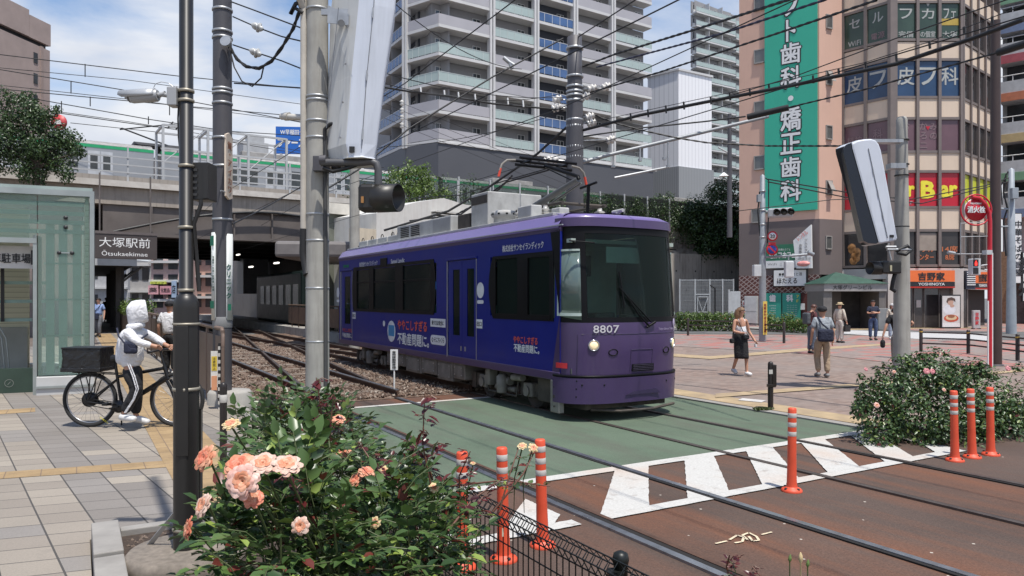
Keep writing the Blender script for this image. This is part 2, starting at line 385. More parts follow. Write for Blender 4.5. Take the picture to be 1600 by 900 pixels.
ASPH =m_asphalt();ROAD =m_road();GREEN =m_green();WHITE =m_whiteline();SLAB =m_slabs();TACT =m_tactile();BALL =m_ballast()
PLAZA =m_bricks('plaza_bricks',[(.19,.13,.105),(.27,.20,.165),(.21,.175,.155)])
PLTACT =M_('worn_yellow_band',(.36,.27,.16),.85,var=.2,scale=3,dirt=.6,tint=(.24,.18,.14))
PINK =m_bricks('pink_bricks',[(.22,.165,.145),(.28,.215,.19),(.23,.195,.18)],pink=(.36,.13,.11))
CONC =M_('concrete',(.36,.345,.32),.85,var=.18,scale=2.5,bmp=.3,dirt=.5,tint=(.13,.12,.11))
KERB =M_('kerb_stone',(.27,.255,.235),.85,var=.12,scale=6,bmp=.3,dirt=.45,tint=(.2,.18,.16))
RAILM =M_('rail_steel',(.30,.32,.35),.3,.75,var=.2,scale=8)
RUST =M_('rusty_rail',(.085,.045,.03),.8,.2,var=.3,scale=9)
DARKG =M_('rail_groove_black',(.012,.010,.009),.9)
def sheet(name,pts,z,mat,th=None):
 mb =MB()
 if th: mb.prism([(p.x,p.y) for p in pts],z-th,z)
 else: mb.poly([(p.x,p.y,z) for p in pts])
 return struct(mb,name,mat)
def rect(s0,s1,o0,o1): return [T(s0,o0),T(s0,o1),T(s1,o1),T(s1,o0)]
mb =MB();mb.poly([(-900,-60,-.004),(900,-60,-.004),(900,2000,-.004),(-900,2000,-.004)]);struct(mb,'ground',ROAD)
sheet('tram_roadway',rect(-14,13.1,2.3,60),.004,ASPH)
sheet('green_crossing',rect(6.5,12.3,2.32,9.72),.010,GREEN)
mk =MB()
def q(s0,s1,o0,o1,z=.016): mk.poly([tuple(T(s,o,z)) for s,o in ((s0,o0),(s0,o1),(s1,o1),(s1,o0))])
random.seed(4)
q(12.22,12.36,2.4,9.0)
def jag(a,b,n=26,j=.004):      # worn edge between two ground points
 return [(a[0]+(b[0]-a[0])*i/n+random.uniform(-j,j)*(0 < i < n),a[1]+(b[1]-a[1])*i/n+random.uniform(-j,j)*(0 < i < n)) for i in range(n)]
def strip(pts,z=.016):
 r_ =[]
 for i in range(len(pts)): r_ += jag(pts[i],pts[(i+1) % len(pts)])
 mk.poly([tuple(T(s,o,z)) for s,o in r_])
strip([(6.36,3.9),(6.36,9.72),(6.53,9.72),(6.53,3.9)]);strip([(5.0,3.9),(5.0,9.45),(5.15,9.45),(5.15,3.9)],.0164)
strip([(6.36,2.1),(6.36,3.62),(6.53,3.62),(6.53,2.1)]);strip([(5.0,2.1),(5.0,3.62),(5.15,3.62),(5.15,2.1)],.0164)
strip([(6.53,9.6),(6.53,9.72),(5.1,9.47),(5.0,9.3)],.0168)
for k in range(-2,6):
 o0 =3.90+1.02*k;w_ =.55
 a,b_ =(5.12,o0),(6.40,o0+1.18)
 if k == -2: strip([(5.12,2.15),(5.12,2.36),(5.6,2.9),(5.6,2.4)],.0172);continue
 if k == -1: strip([(5.12,2.9),(5.12,3.42),(5.32,3.62),(5.9,3.62)],.0172);continue
 if k == 5: strip([(5.12,9.0),(5.12,9.4),(5.3,9.45),(5.6,9.45)],.0172);continue
 strip([a,(a[0],a[1]+w_),(b_[0],b_[1]+w_*.86),b_],.0172)
struct(mk,'road_markings',WHITE)
PZ =.18
sheet('left_pavement',[T(-14,-40),T(-14,0.08),T(6.05,0.08),T(6.05,2.12),T(60,2.12),T(60,-40)],PZ,SLAB,.2)
kb =MB()
for i in range(40):
 s =6.1+i*1.0;kb.prism([(T(a,b).x,T(a,b).y) for a,b in ((s,2.12),(s,2.3),(s+.99,2.3),(s+.99,2.12))],0,PZ+.004)
struct(kb,'pavement_kerb',KERB,bev=.012)
sheet('tactile_path',rect(6.08,40,.78,1.40),PZ+.006,TACT)
tm =MB()
for (a,b_,hw) in (((-60,747),(262,724.5),5.2),((-30,646),(55,640),3.2)):
 tm.poly([tuple(G(a[0] if False else a[0],a[1]-hw,PZ+.004)),tuple(G(b_[0],b_[1]-hw,PZ+.004)),tuple(G(b_[0],b_[1]+hw,PZ+.004)),tuple(G(a[0],a[1]+hw,PZ+.004))])
for f in tm.f: f.reverse()
struct(tm,'tactile_strip',TACT)
SOIL =M_('dark_soil',(.055,.038,.028),.95,var=.5,scale=30,bmp=.9)
struct(MB().prism([(T(a,b).x,T(a,b).y) for a,b in ((-3,.26),(-3,2.05),(5.94,2.05),(5.94,.26))],0,.20),'soil_bed',SOIL)
kb =MB()
for i in range(9):
 s =5.30-i*.92;kb.prism([(T(a,b).x,T(a,b).y) for a,b in ((s,.09),(s,.26),(s+.74 if i == 0 else s+.905,.26),(s+.74 if i == 0 else s+.905,.09))],0,.30-.02*(i > 0))
for i in range(3): kb.prism([(T(a,b).x,T(a,b).y) for a,b in ((5.94,.27+i*.6),(5.94,.86+i*.6),(6.04,.86+i*.6),(6.04,.27+i*.6))],0,.245)
struct(kb,'flower_bed_kerb',KERB,bev=.008)
cl =MB();random.seed(9)
for i in range(420):
 s =random.uniform(4,5.9);o =random.uniform(.3,1.3);r_ =random.uniform(.006,.02);c =T(s,o,.20)
 a =random.uniform(0,3)
 cl.add([c+V((math.cos(a+k*1.57)*r_,math.sin(a+k*1.57)*r_*.7,random.uniform(-.002,.006))) for k in range(4)]+[c+V((0,0,r_))],[(0,1,4),(1,2,4),(2,3,4),(3,0,4)])
tag(cl.build('soil_clods',M_('clods',(.16,.12,.095),.95,var=.6,scale=40)),'crumbs of soil, bark and pale chips on the flower bed','soil crumbs',kind='stuff')
mb =MB();mb.prism([(T(a,b).x,T(a,b).y) for a,b in ((6.6,9.9),(6.2,11.3),(6.2,24),(24.0,36),(36.5,9.9))],-.02,.03);struct(mb,'plaza_paving',PLAZA)
mb =MB();mb.prism([(T(a,b).x,T(a,b).y) for a,b in ((6.55,9.72),(6.55,9.9),(34,9.9),(34,9.72))],-.02,.036);struct(mb,'plaza_kerb',KERB)
sheet('plaza_tactile_path',rect(6.75,32,9.95,10.55),.036,PLTACT)
def band(name,pts,z,mat):
 mb =MB();mb.poly([tuple(G(u,v,z)) for u,v in pts]);
 if mb.v and (V(mb.v[1])-V(mb.v[0])).cross(V(mb.v[2])-V(mb.v[1])).z < 0: mb.f[0].reverse()
 return struct(mb,name,mat)
band('pink_paving',[(1040,522),(1300,524),(1700,530),(1800,575),(1420,570),(1300,556),(1235,551),(1040,540)],.040,PINK)
band('yellow_band',[(1040,556),(1110,561),(1260,548),(1420,536.5),(1420,534.5),(1260,544),(1110,556.5),(1040,551.5)],.046,PLTACT)
band('yellow_stripe',[(1118,621),(1345,603),(1600,580),(1600,577),(1345,598.5),(1118,615)],.046,PLTACT)
band('service_road',[(1000,521),(1330,523),(1700,536),(1900,548),(1900,520),(1330,515),(1000,512)],.044,ROAD)
band('setts_crossing',[(1316,521),(1440,530),(1560,533),(1560,522),(1440,519),(1316,515.5)],.050,M_('pale_setts',(.42,.42,.42),.8,var=.15,scale=20))
band('kerb_line',[(1000,511.8),(1330,515),(1330,512),(1000,508.6)],.052,KERB)
band('far_pavement',[(1140,511.6),(1330,514.6),(1700,520),(1900,523),(1900,503),(1140,503)],.048,PINK)
band('far_yellow_band',[(1300,516),(1430,513.5),(1560,512.5),(1560,511.5),(1430,512),(1300,513.8)],.056,PLTACT)
for nm,pts in (('pale_slab',[(1160,622),(1197,625.5),(1190,628.5),(1153,625)]),):
 band(nm,pts,.044,M_('pale_slab_stone',(.48,.46,.44),.8))
# ---------------------------------------------------------------- track bed beyond the crossing
bb =MB();nS,nO =90,60
vs =[];random.seed(2)
for i in range(nS+1):
 for j in range(nO+1):
  s =13.05+i*26/nS;o =2.32+j*9.5/nO
  p =T(s,o,.012+random.uniform(-.022,.022)*(0 < i) + (.02 if 0 < i else 0));vs.append(tuple(p))
bb.add(vs,[(i*(nO+1)+j,i*(nO+1)+j+1,(i+1)*(nO+1)+j+1,(i+1)*(nO+1)+j) for i in range(nS) for j in range(nO)])
struct(bb,'ballast_bed',BALL)
st =MB()
for i in range(7000):
 s =13.15+19*random.random()**1.6;o =random.uniform(2.4,7.4)
 r_ =random.uniform(.018,.042);c =T(s,o,.05);
 M =Matrix.Translation(c) @ Euler((random.uniform(0,6),random.uniform(0,6),random.uniform(0,6))).to_matrix().to_4x4()
 st.add([(r_,0,0),(-r_,0,0),(0,r_*.8,0),(0,-r_*.8,0),(0,0,r_*.7),(0,0,-r_*.7)],
           [(0,2,4),(2,1,4),(1,3,4),(3,0,4),(2,0,5),(1,2,5),(3,1,5),(0,3,5)],M)
def m_stones():
 m,nt,b =nmat('ballast_stones');g =nt.nodes.new('ShaderNodeNewGeometry')
 nt.links.new(ramp(nt,g.outputs['Random Per Island'],[(0,(.06,.038,.028)),(.4,(.15,.10,.075)),(.75,(.22,.165,.125)),(1,(.36,.31,.26))]).outputs[0],b.inputs['Base Color'])
 b.inputs['Roughness'].default_value =.95;return m
tag(st.build('ballast_stones',m_stones()),'loose brown and grey ballast stones between the rails','ballast',kind='stuff')
sm =M_('concrete_sleeper',(.20,.165,.135),.9,var=.3,scale=7,dirt=.7,tint=(.16,.11,.08));first =None
wsm =M_('timber_sleeper',(.11,.075,.055),.9,var=.3,scale=6)
for tr,c in ((0,4.49),(1,7.49)):
 for i in range(14):
  s =14.0+i*1.35
  mb =MB().box(-.11,.11,-1.0,1.0,-.05,.0)
  M =Matrix.Translation(T(s,c,.058)) @ Matrix.Rotation(math.atan2(-TE.x*-1,1) if False else R(30.5),4,'Z') @ Matrix.Rotation(R(90),4,'Z')
  if first is None:
   first =mb.build('railway_sleeper',sm,None,bev=.01);first.matrix_world =M;o =first
  else:
   o =first.copy();COL.objects.link(o);o.matrix_world =M
  tag(o,'weathered concrete sleeper half buried in ballast under the '+('near' if tr == 0 else 'far')+' track','sleeper','sleepers of the '+('near' if tr == 0 else 'far')+' track')
def rail(o,s0,s1,label,s0g=None,inner=1,slope=0.0,wear=RAILM,guard=False):
 t =thing('track_rail',label,'rail',T(s0,o,0),group='tram rails')
 def oo(s): return o+slope*(s-s0)
 a =MB();g =MB();wb =MB()
 def bar(mb,x0,x1,z0,z1,sa,sb):
  n =1;
  mb.add([T(sa,oo(sa)+x0,z0),T(sa,oo(sa)+x1,z0),T(sa,oo(sa)+x1,z1),T(sa,oo(sa)+x0,z1),T(sb,oo(sb)+x0,z0),T(sb,oo(sb)+x1,z0),T(sb,oo(sb)+x1,z1),T(sb,oo(sb)+x0,z1)],
               [(0,1,2,3),(7,6,5,4),(1,0,4,5),(2,1,5,6),(3,2,6,7),(0,3,7,4)])
 sg =min(s1,13.1)
 if s0 < 13.1:
  bar(a,-.034,.034,-.02,.026,s0,sg)
  gw =.105 if guard else .072;x0,x1 =(.034,gw) if inner > 0 else (-gw,-.034)
  bar(g,x0,x1,-.02,.018,s0,sg)
  if guard:
   x2,x3 =(.105,.15) if inner > 0 else (-.15,-.105)
   bar(wb,x2,x3,-.02,.024,s0,sg)
 if s1 > 13.1:
  s2 =max(s0,13.1)
  bar(a,-.033,.033,.155,.17,s2,s1);bar(wb,-.031,.031,.12,.155,s2,s1);bar(wb,-.009,.009,.05,.12,s2,s1);bar(wb,-.065,.065,.03,.05,s2,s1)
 a.build('rail_head',wear,t)
 if g.v: g.build('flange_groove',DARKG,t)
 if wb.v: wb.build('rail_web',RUST,t)
 return t
DULL =M_('dull_rail',(.10,.080,.070),.5,.5,var=.2,scale=8)
rail(3.77,-6,60,'bright steel rail nearest the mesh fence, with a black flange groove',inner=1,guard=True)
rail(5.21,-6,60,'polished rail second from the mesh fence, crossing the hatched markings',inner=-1)
rail(6.78,-6,60,'dull rail third from the mesh fence, running under the purple tram nose',inner=1,wear=DULL)
rail(8.20,-6,60,'dull rail farthest from the mesh fence, under the far wheels of the tram',inner=-1,wear=DULL)
rail(3.86,15.0,46.0,'rusty crossover rail that starts beside the near rail and drifts right across both tracks',slope=.135,wear=DULL)
rail(5.30,15.0,42.0,'rusty crossover rail branching right from the second rail toward the platform',slope=.12,wear=DULL)
rail(8.10,17.0,44.0,'rusty crossover rail branching left from the far rail behind the concrete pole',slope=-.10,wear=DULL)
ck =MB();CHALK =M_('chalk_paint',(.62,.52,.36),.9,var=.2,scale=30)
def dash(px,w=.020):
 pts =[G(u,v,.014) for u,v in px]
 for i in range(len(pts)-1):
  d =(pts[i+1]-pts[i]).normalized();n =V((-d.y,d.x,0))*w/2
  ck.poly([pts[i]-n,pts[i+1]-n,pts[i+1]+n,pts[i]+n])
dash([(1118,849),(1136,845)]);dash([(1140,843),(1152,836),(1162,839),(1160,846),(1148,848)]);dash([(1168,843),(1160,836),(1170,832),(1182,838),(1186,844),(1176,845),(1170,838)])
dash([(1190,835),(1206,831)])
struct(ck,'sprayed_marks',CHALK)
# ---------------------------------------------------------------- the tram
def build_tram():
 S0 =9.30                                            # where the nose begins, along the track
 mw_ =Matrix((( .5075,.8616,0),(-.8616,.5075,0),(0,0,1))).transposed()
 mw_ =Matrix(((-TE.x,TN.x,0),(-TE.y,TN.y,0),(0,0,1))).to_4x4();mw_.translation =T(S0,7.49,.02)
 t =thing('tram','purple and blue single-car tram with an advertising wrap, crossing the green surfacing','tram',mw=mw_)
 PURP =M_('tram_purple',(.058,.034,.105),.36,var=.05,scale=2,coat=.2,dirt=.3,tint=(.045,.032,.07),streak=True)
 PURP_SKY =M_('tram_purple_skylit',(.17,.125,.31),.35,var=.05,scale=2,coat=.4)  # roof purple with the light of the sky painted in as lavender
 BLUE =M_('tram_blue_wrap',(.007,.016,.20),.34,var=.05,scale=2,coat=.10,spec=.25,dirt=.10,streak=True,tint=(.02,.02,.10))
 BLK =M_('tram_black_trim',(.006,.006,.007),.42,var=.2,scale=3,spec=.15)
 GREY =M_('tram_roof_grey',(.42,.42,.41),.6,var=.12,scale=4,dirt=.6,tint=(.14,.13,.12))
 UND =M_('tram_underframe',(.055,.048,.042),.75,.2,var=.4,scale=5,dirt=.5,tint=(.16,.12,.09))
 UNDL =M_('tram_equipment_grey',(.20,.185,.165),.7,.1,var=.3,scale=5,dirt=.5,tint=(.08,.06,.05))
 GL =glassm('tram_glass',(.60,.70,.66),.10,.02,(.045,.056,.052))  # base lifted to grey-green, a painted sheen for reflections on the panes
 WG =glassm('tram_windscreen',(.70,.82,.78),.06,.01,(.055,.070,.065))  # grey-green base paints the reflected sky into the windscreen
 INT =M_('tram_interior',(.36,.42,.38),.7);INTD =M_('tram_interior_dark',(.07,.075,.075),.8)
 WHT =M_('white_lettering',(.80,.80,.80),.5,var=.02);REDL =M_('coral_lettering',(.78,.12,.07),.5,var=.02)
 ALU =M_('brushed_aluminium',(.55,.55,.56),.35,.8,var=.1)
 XR =-11.28;W =1.1
 def TW(u,v,y=-1.1):                                # a point of the photograph on the near wall -> local x, z
  o =7.49+y;r =(u-800)/1155
  s =(TN.x*o-r*TN.y*o)/(-TE.x+r*TE.y);Y =TN.y*o+TE.y*s
  return S0-s,CH-(v-465)/1155*Y-.02
 L_ =lambda mb,n,m,par=t,**k: mb.build(n,m,par,world=False,**k)
 wins =[(TW(551,450)[0],TW(682,450)[0]),(TW(766,450)[0],TW(867,450)[0])]
 doors =[(TW(533,480)[0],TW(550,480)[0]),(TW(700,480)[0],TW(744,480)[0])]
 ZB,ZT,Z0,Z1 =.70,2.93,1.56,2.60
 def wall(y0,y1,name,mat,mirror=False):
  mb =MB();xs =[XR+.25]
  spans =sorted([(a,b,Z0,Z1) for a,b in wins]+[(a,b,.0,2.62) for a,b in doors]);x =XR+.12
  for a,b,z0,z1 in spans:
   mb.box(x,a,y0,y1,ZB,ZT)
   if z0 > ZB: mb.box(a,b,y0,y1,ZB,z0)
   mb.box(a,b,y0,y1,z1,ZT);x =b
  mb.box(x,-.10,y0,y1,ZB,ZT)
  return L_(mb,name,mat)
 body =wall(-1.1,-1.04,'side_wall',BLUE);wall(1.04,1.1,'side_wall',BLUE)
 mb =MB().box(XR+.12,-.10,-1.115,-1.03,.60,.73).box(XR+.12,-.10,1.03,1.115,.60,.73);L_(mb,'skirt_band',PURP,bev=.01)
 mb =MB().box(XR+.12,-.10,-1.108,-1.05,2.90,2.97);L_(mb,'cantrail',PURP)
 prof =[(-1.125,2.955),(-1.125,3.0),(-1.02,3.155),(-.9,3.20),(0,3.235),(.9,3.20),(1.02,3.155),(1.125,3.0),(1.125,2.955)]
 mb =MB();n =len(prof);xs =[XR+.02,XR+.2,-.35,-.1]
 vs =[];sc_ =[.97,1,1,1]
 for x,k in zip(xs,sc_): vs += [(x,y*k,2.955+(z-2.955)*(k if k < 1 else 1)) for y,z in prof]
 mb.add(vs,[(i*n+j,i*n+j+1,(i+1)*n+j+1,(i+1)*n+j) for i in range(3) for j in range(n-1)],mi=0)
 mb.add(vs[:n],[list(range(n))]);mb.sm =[False]*len(mb.f)
 L_(mb,'roof',PURP_SKY,solid=.0)
 mb =MB().box(XR+.3,-.55,-.93,.93,3.19,3.245);L_(mb,'roof_deck',GREY,bev=.01)
 L_(MB().box(XR+.1,.0,-1.13,-1.105,2.985,3.0),'rain_gutter',ALU)
 L_(MB().box(XR+.2,.1,-1.03,1.03,.72,.80),'floor',INTD)
 L_(MB().box(XR+.2,.1,-1.03,1.03,2.72,2.78),'ceiling',INT)
 L_(MB().box(XR+.15,XR+.2,-1.03,1.03,.8,2.72),'rear_bulkhead',INTD)
 for k in range(9):
  x =XR+1.3+k*.95
  if doors[1][0]-.6 < x < doors[1][1]+.2: continue
  for y in (-.75,.75):
   mb =MB().box(x,x+.45,y-.22,y+.22,1.14,1.25).box(x,x+.08,y-.22,y+.22,1.25,1.7)
   s_ =L_(mb,'seat',M_('seat_moquette',(.06,.16,.12),.9),bev=.03)
 for x in (-8.2,-5.9,-2.6): L_(MB().tube([(x,-.5,.8),(x,-.5,2.72)],.016),'grab_pole',ALU)
 mb =MB().box(-1.45,-1.40,-1.03,-.30,.8,2.72).box(-1.45,-1.40,.30,1.03,.8,2.72).box(-1.45,-1.40,-.3,.3,2.35,2.72);L_(mb,'cab_partition',INT)
 mb =MB().box(-.35,.12,-.88,.7,.8,1.50);L_(mb,'driver_desk',M_('desk_dark',(.03,.03,.03),.7),bev=.04)
 mb =MB().box(-.28,.0,-.5,-.1,1.50,1.64).box(-.3,-.05,.2,.5,1.50,1.60);L_(mb,'driver_desk_screen',INTD,bev=.02)
 L_(MB().box(.16,.175,-.42,.30,2.42,2.67),'destination_blind',M_('blind_green',(.50,.62,.56),.5),bev=.004)
 mb =MB();mb.tube([(-.85,-.25,1.15),(-.82,-.25,1.45),(-.8,-.25,1.72),(-.8,-.25,1.8)],[.17,.19,.2,.06],12);mb.tube([(-.8,-.25,1.78),(-.8,-.25,1.84),(-.79,-.25,1.95),(-.8,-.25,2.03)],[.05,.085,.095,.05],12)
 mb.tube([(-.8,-.42,1.66),(-.6,-.5,1.45),(-.35,-.45,1.5)],[.06,.05,.035],8);mb.tube([(-.8,-.08,1.66),(-.6,-.02,1.45),(-.35,-.05,1.5)],[.06,.05,.035],8)
 def ns(tt,z,off=0.0):
  cs,sn =math.cos(tt),math.sin(tt)
  k =(z-1.4)/1.7;a =.70 - (.17*max(0,k)**1.2) - (.05*max(0,(1.1-z)/.5) if z < 1.1 else 0)
  hw =1.1+off - .035*max(0,k)
  y =-hw*(1 if cs > 0 else -1)*abs(cs)**(2/3.2);x =-.25+(a+off)*max(sn,0)**(2/2.3)
  return (x,y,z)
 def strip_(name,m,t0,t1,zs,off=0.0,th=.03,par=t,nseg=28,zf=None):
  mb =MB();nz =len(zs);vs =[]
  for oo in (off,off-th):
   for i in range(nseg+1):
    for j,z in enumerate(zs):
     a =t0+(t1-t0)*i/nseg
     vs.append(ns(a,zf(i/nseg,z) if zf else z,oo))
  N1 =(nseg+1)*nz;fs =[]
  for i in range(nseg):
   for j in range(nz-1):
    a =i*nz+j;fs.append((a,a+nz,a+nz+1,a+1));fs.append((N1+a,N1+a+1,N1+a+nz+1,N1+a+nz))
   fs.append((i*nz,N1+i*nz,N1+(i+1)*nz,(i+1)*nz));a =i*nz+nz-1;fs.append((a,a+nz,N1+a+nz,N1+a))
  for i in (0,nseg):
   for j in range(nz-1): a =i*nz+j;fs.append((a,a+1,N1+a+1,N1+a) if i == 0 else (a,N1+a,N1+a+1,a+1))
  mb.add(vs,fs,sm=True);o =L_(mb,name,m,par)
  md =o.modifiers.new('es','EDGE_SPLIT');md.split_angle =R(45)
  return o
 lin =lambda a,b,n: [a+(b-a)*i/n for i in range(n+1)]
 tg =lambda y: math.acos(min(1,max(-1,-math.copysign(abs(y/1.1)**1.6,y))))     # parameter for a given y
 A,B_ =0.0,PI
 strip_('nose_panel',PURP,A,B_,lin(.70,1.50,6),0)
 strip_('bumper',PURP,A+.0,B_,lin(.27,.66,4),.035,.12,nseg=36)
 L_(MB().box(-.7,.40,-1.09,-1.03,.27,.6),'bumper_return',PURP) if False else None
 strip_('windscreen_frame',BLK,A,tg(-.86),lin(1.50,2.98,4),0,.05)     # near corner pillar zone (with the cab window on it)
 strip_('windscreen_frame',BLK,tg(.86),B_,lin(1.50,2.98,4),0,.05)
 strip_('windscreen_frame',BLK,tg(-.86),tg(.86),lin(2.86,2.98,1),0.0,.04)
 strip_('windscreen_frame',BLK,tg(-.86),tg(.86),lin(1.50,1.58,1),0.0,.04)
 strip_('windscreen',WG,tg(-.87),tg(.87),lin(1.57,2.87,5),-.004,.012)
 strip_('roof_fairing',PURP,A,B_,lin(2.97,3.10,2),.03,.08)
 mb =MB();vs =[];ng =28
 for i in range(ng+1):
  a =PI*i/ng;p =ns(a,3.10,.03);q2 =ns(a,3.10,-.06);vs += [p,(q2[0]-.05,q2[1]*.96,3.17),(-.5,q2[1]*.9,3.225)]
 mb.add(vs,[(i*3+j,(i+1)*3+j,(i+1)*3+j+1,i*3+j+1) for i in range(ng) for j in range(2)],sm=True);L_(mb,'roof_fairing',PURP_SKY,solid=.006)
 def on(t_,z,off=.006): return ns(t_,z,off)
 for sgn in (0,1):
  mbp =MB();mbf =MB()
  ts =[.09+.62*i/8 for i in range(9)]
  f =lambda tt: (tt if sgn == 0 else PI-tt)
  top,bot =2.62,1.60
  vs =[on(f(x),z+(0.16*(x-.1)/.42 if False else 0)+(-.10*(x-.1) if z == bot else 0),.008) for x in ts for z in (bot,top)]
  mbp.add(vs,[(2*i,2*i+2,2*i+3,2*i+1) for i in range(8)],sm=True);L_(mbp,'cab_side_window',M_('cab_glass_pale',(.10,.14,.13),.06,spec=.8),solid=.004)
  for rng in ((1.60,1.645),(2.59,2.62)):
   vs =[on(f(x),z,.014) for x in ts for z in rng];mbf.add(vs,[(2*i,2*i+2,2*i+3,2*i+1) for i in range(8)])
  vs =[on(f(x),z,.014) for x in (.09,.12) for z in (1.60,2.62)];mbf.add(vs,[(0,2,3,1)])
  L_(mbf,'cab_window_trim',M_('pale_green_trim',(.42,.50,.46),.4),solid=.01)
 strip_('windscreen_reveal',M_('pale_green_trim',(.42,.50,.46),.4),tg(.80),tg(.85),lin(1.62,2.40,2),-.03,.02)
 mb =MB().box(.16,.20,-.86,-.72,2.2,2.52);L_(mb,'mirror',BLK,bev=.02)
 w1 =[ns(tg(y),z,.03) for y,z in ((.18,1.44),(-.02,1.62),(-.22,1.90),(-.36,2.04))]
 w2 =[ns(tg(y),z,.045) for y,z in ((-.20,1.58),(-.34,2.02),(-.40,2.28))]
 L_(MB().tube(w1,.014,6),'wiper',BLK);L_(MB().tube([ns(tg(y),z,.03) for y,z in ((-.34,2.28),(-.28,1.72))],.013,6).tube([ns(tg(y),z,.035) for y,z in ((-.30,1.98),(.22,1.50))],.012,6),'wiper',BLK)
 L_(MB().tube([ns(tg(.14),1.42,.02),ns(tg(.30),1.50,.035)],.02,6),'wiper_arm',BLK)
 L_(MB().tube([ns(tg(-.98),2.72,.0),ns(tg(-1.0),2.74,.14),ns(tg(-.72),2.70,.16)],.010,6),'marker_rod',BLK)
 L_(MB().tube([ns(tg(.98),2.68,.0),ns(tg(.9),2.66,.1)],.010,6),'marker_rod',BLK)
 def nf(y,z,off=.0):                     # frame on the nose: x to the reader's right, y up, z outward
  a =V(ns(tg(y-.03),z,off));b =V(ns(tg(y+.03),z,off));c =V(ns(tg(y),z,off));return face(c,b-a)
 HL =M_('headlamp_lens',(.75,.66,.5),.12,.6,var=.25,scale=40);CH_ =M_('chrome',(.6,.6,.6),.15,1)
 for y in (-.78,.80):
  M =nf(y,1.16,.0)
  hl =L_(MB().lathe([(.078,-.03),(.088,.012),(.08,.02),(.072,.012),(.07,.0)],20,M),'headlight',CH_)
  L_(MB().lathe([(.07,-.01),(.062,.010),(.035,.018),(.001,.02)],18,M),'lens',emis('headlamp_glow',(1.0,.78,.48),.22),hl)
  M2 =nf(y+(.30 if y < 0 else -.20),1.05,.0)
  L_(MB().lathe([(.085,-.02),(.085,.006),(.07,.007),(.06,-.015),(.001,-.02)],18,M2 @ Matrix.Scale(.62,4,(0,1,0))),'jumper_socket',BLK)
 for pts in ([(-.93,1.325),(.93,1.325)],[(-.97,1.32),(-.97,.72)],[(-.15,.74),(-.15,1.08),(.28,1.08),(.28,.74)]):
  L_(MB().tube([ns(tg(a+(b-a)*i/12),za+(zb-za)*i/12,.001) for (a,za),(b,zb) in zip(pts,pts[1:]) for i in range(13)],.006,4),'panel_seam',M_('seam_dark',(.03,.018,.06),.5))
 L_(MB().tube([ns(a,.685,.02) for a in lin(.0,PI,30)],.022,6),'bumper_gap',BLK)
 M =nf(.10,.80,.006);mb =MB().box(-.22,.22,-.055,.055,-.02,.006,M)
 gr =L_(mb,'lower_grille',BLK,bev=.006)
 for i in range(4): L_(MB().box(-.2,.2,-.04+.025*i,-.033+.025*i,.006,.012,M),'grille_bar',M_('grille_bar',(.05,.04,.07),.5),gr)
 M =nf(.1,.42,.038);L_(MB().add([(-.34,-.035,.0),(.36,-.035,.0),(.26,.035,.0),(-.2,.015,.0)],[(0,1,2,3)],M),'bumper_recess',M_('bumper_recess',(.03,.02,.06),.5),solid=.012)
 for y in (-.9,-.6,.6,.9):
  L_(MB().lathe([(.016,0),(.012,.006),(.001,.007)],8,nf(y,.56,.036)),'bolt',BLK)
 for i in range(3): L_(MB().lathe([(.014,0),(.001,.008)],8,nf(-.96,.62-.12*i,.034)),'bolt',BLK)
 def TM(M): return mw_ @ M
 lettering('8807',TM(nf(-.60,1.405,.008)),M_('number_silver',(.62,.60,.62),.35,.3),t,w=.42,h=.115,bold=.012,name='fleet_number')
 lettering('Tokyo Sakura Tram',TM(nf(.58,1.385,.008)),M_('mark_grey',(.38,.33,.46),.5),t,w=.40,h=.045,name='operator_name')
 L_(MB().lathe([(.075,0),(.07,.004),(.001,.005)],16,nf(.86,1.47,.006)),'operator_emblem',M_('mark_grey',(.38,.33,.46),.5))
 L_(MB().box(-.012,.012,-.11,0,0,.004,nf(.86,1.45,.006)),'operator_emblem',M_('mark_grey',(.38,.33,.46),.5))
 L_(MB().add([ns(a,z,.012) for a in (.06,.16,.26,.38) for z in (.80,.88)],[(2*i,2*i+2,2*i+3,2*i+1) for i in range(3)]),'red_marker',M_('marker_red',(.55,.03,.04),.35),solid=.006)
 L_(MB().add([(-.32,-1.104,.70),(-.10,-1.104,.70),(-.10,-1.104,1.62),(-.10,-1.104,1.62)],[(0,1,2)]),'wrap_edge',PURP)
 L_(MB().add([(-.36,-1.106,2.93),(-.10,-1.106,1.62),(-.09,-1.106,2.93)],[(0,1,2)]),'black_corner',BLK,solid=.004)
 # ---- side windows
 def pill(x0,x1,z0,z1,bulge_l=0,bulge_r=0,n=10):
  pts =[]
  for i in range(n+1): k =i/n;pts.append((x0-bulge_l*math.sin(PI*k)**.8 if bulge_l else x0,z0+(z1-z0)*k))
  for i in range(n+1): k =i/n;pts.append((x1+bulge_r*math.sin(PI*k)**.8 if bulge_r else x1,z1-(z1-z0)*k))
  return pts
 def frame_panel(outer,holes,name):       # dark band with window openings: strips between holes
  mb =MB();x0,x1,z0,z1,bl,br_ =outer
  hs =sorted(holes);
  pts =pill(x0,hs[0][0],z0,z1,bl,0);mb.prism([(a,b) for a,b in pts],1.100,1.112,Matrix(((1,0,0,0),(0,0,-1,0),(0,1,0,0),(0,0,0,1))))
  pts =pill(hs[-1][1],x1,z0,z1,0,br_);mb.prism([(a,b) for a,b in pts],1.100,1.112,Matrix(((1,0,0,0),(0,0,-1,0),(0,1,0,0),(0,0,0,1))))
  for i,(a,b,c,d) in enumerate(hs):
   mb.box(a,b,-1.112,-1.03,z0,c).box(a,b,-1.112,-1.03,d,z1)
   if i+1 < len(hs): mb.box(b,hs[i+1][0],-1.112,-1.03,z0,z1)
  return L_(mb,name,BLK)
 X =lambda u: TW(u,450)[0]
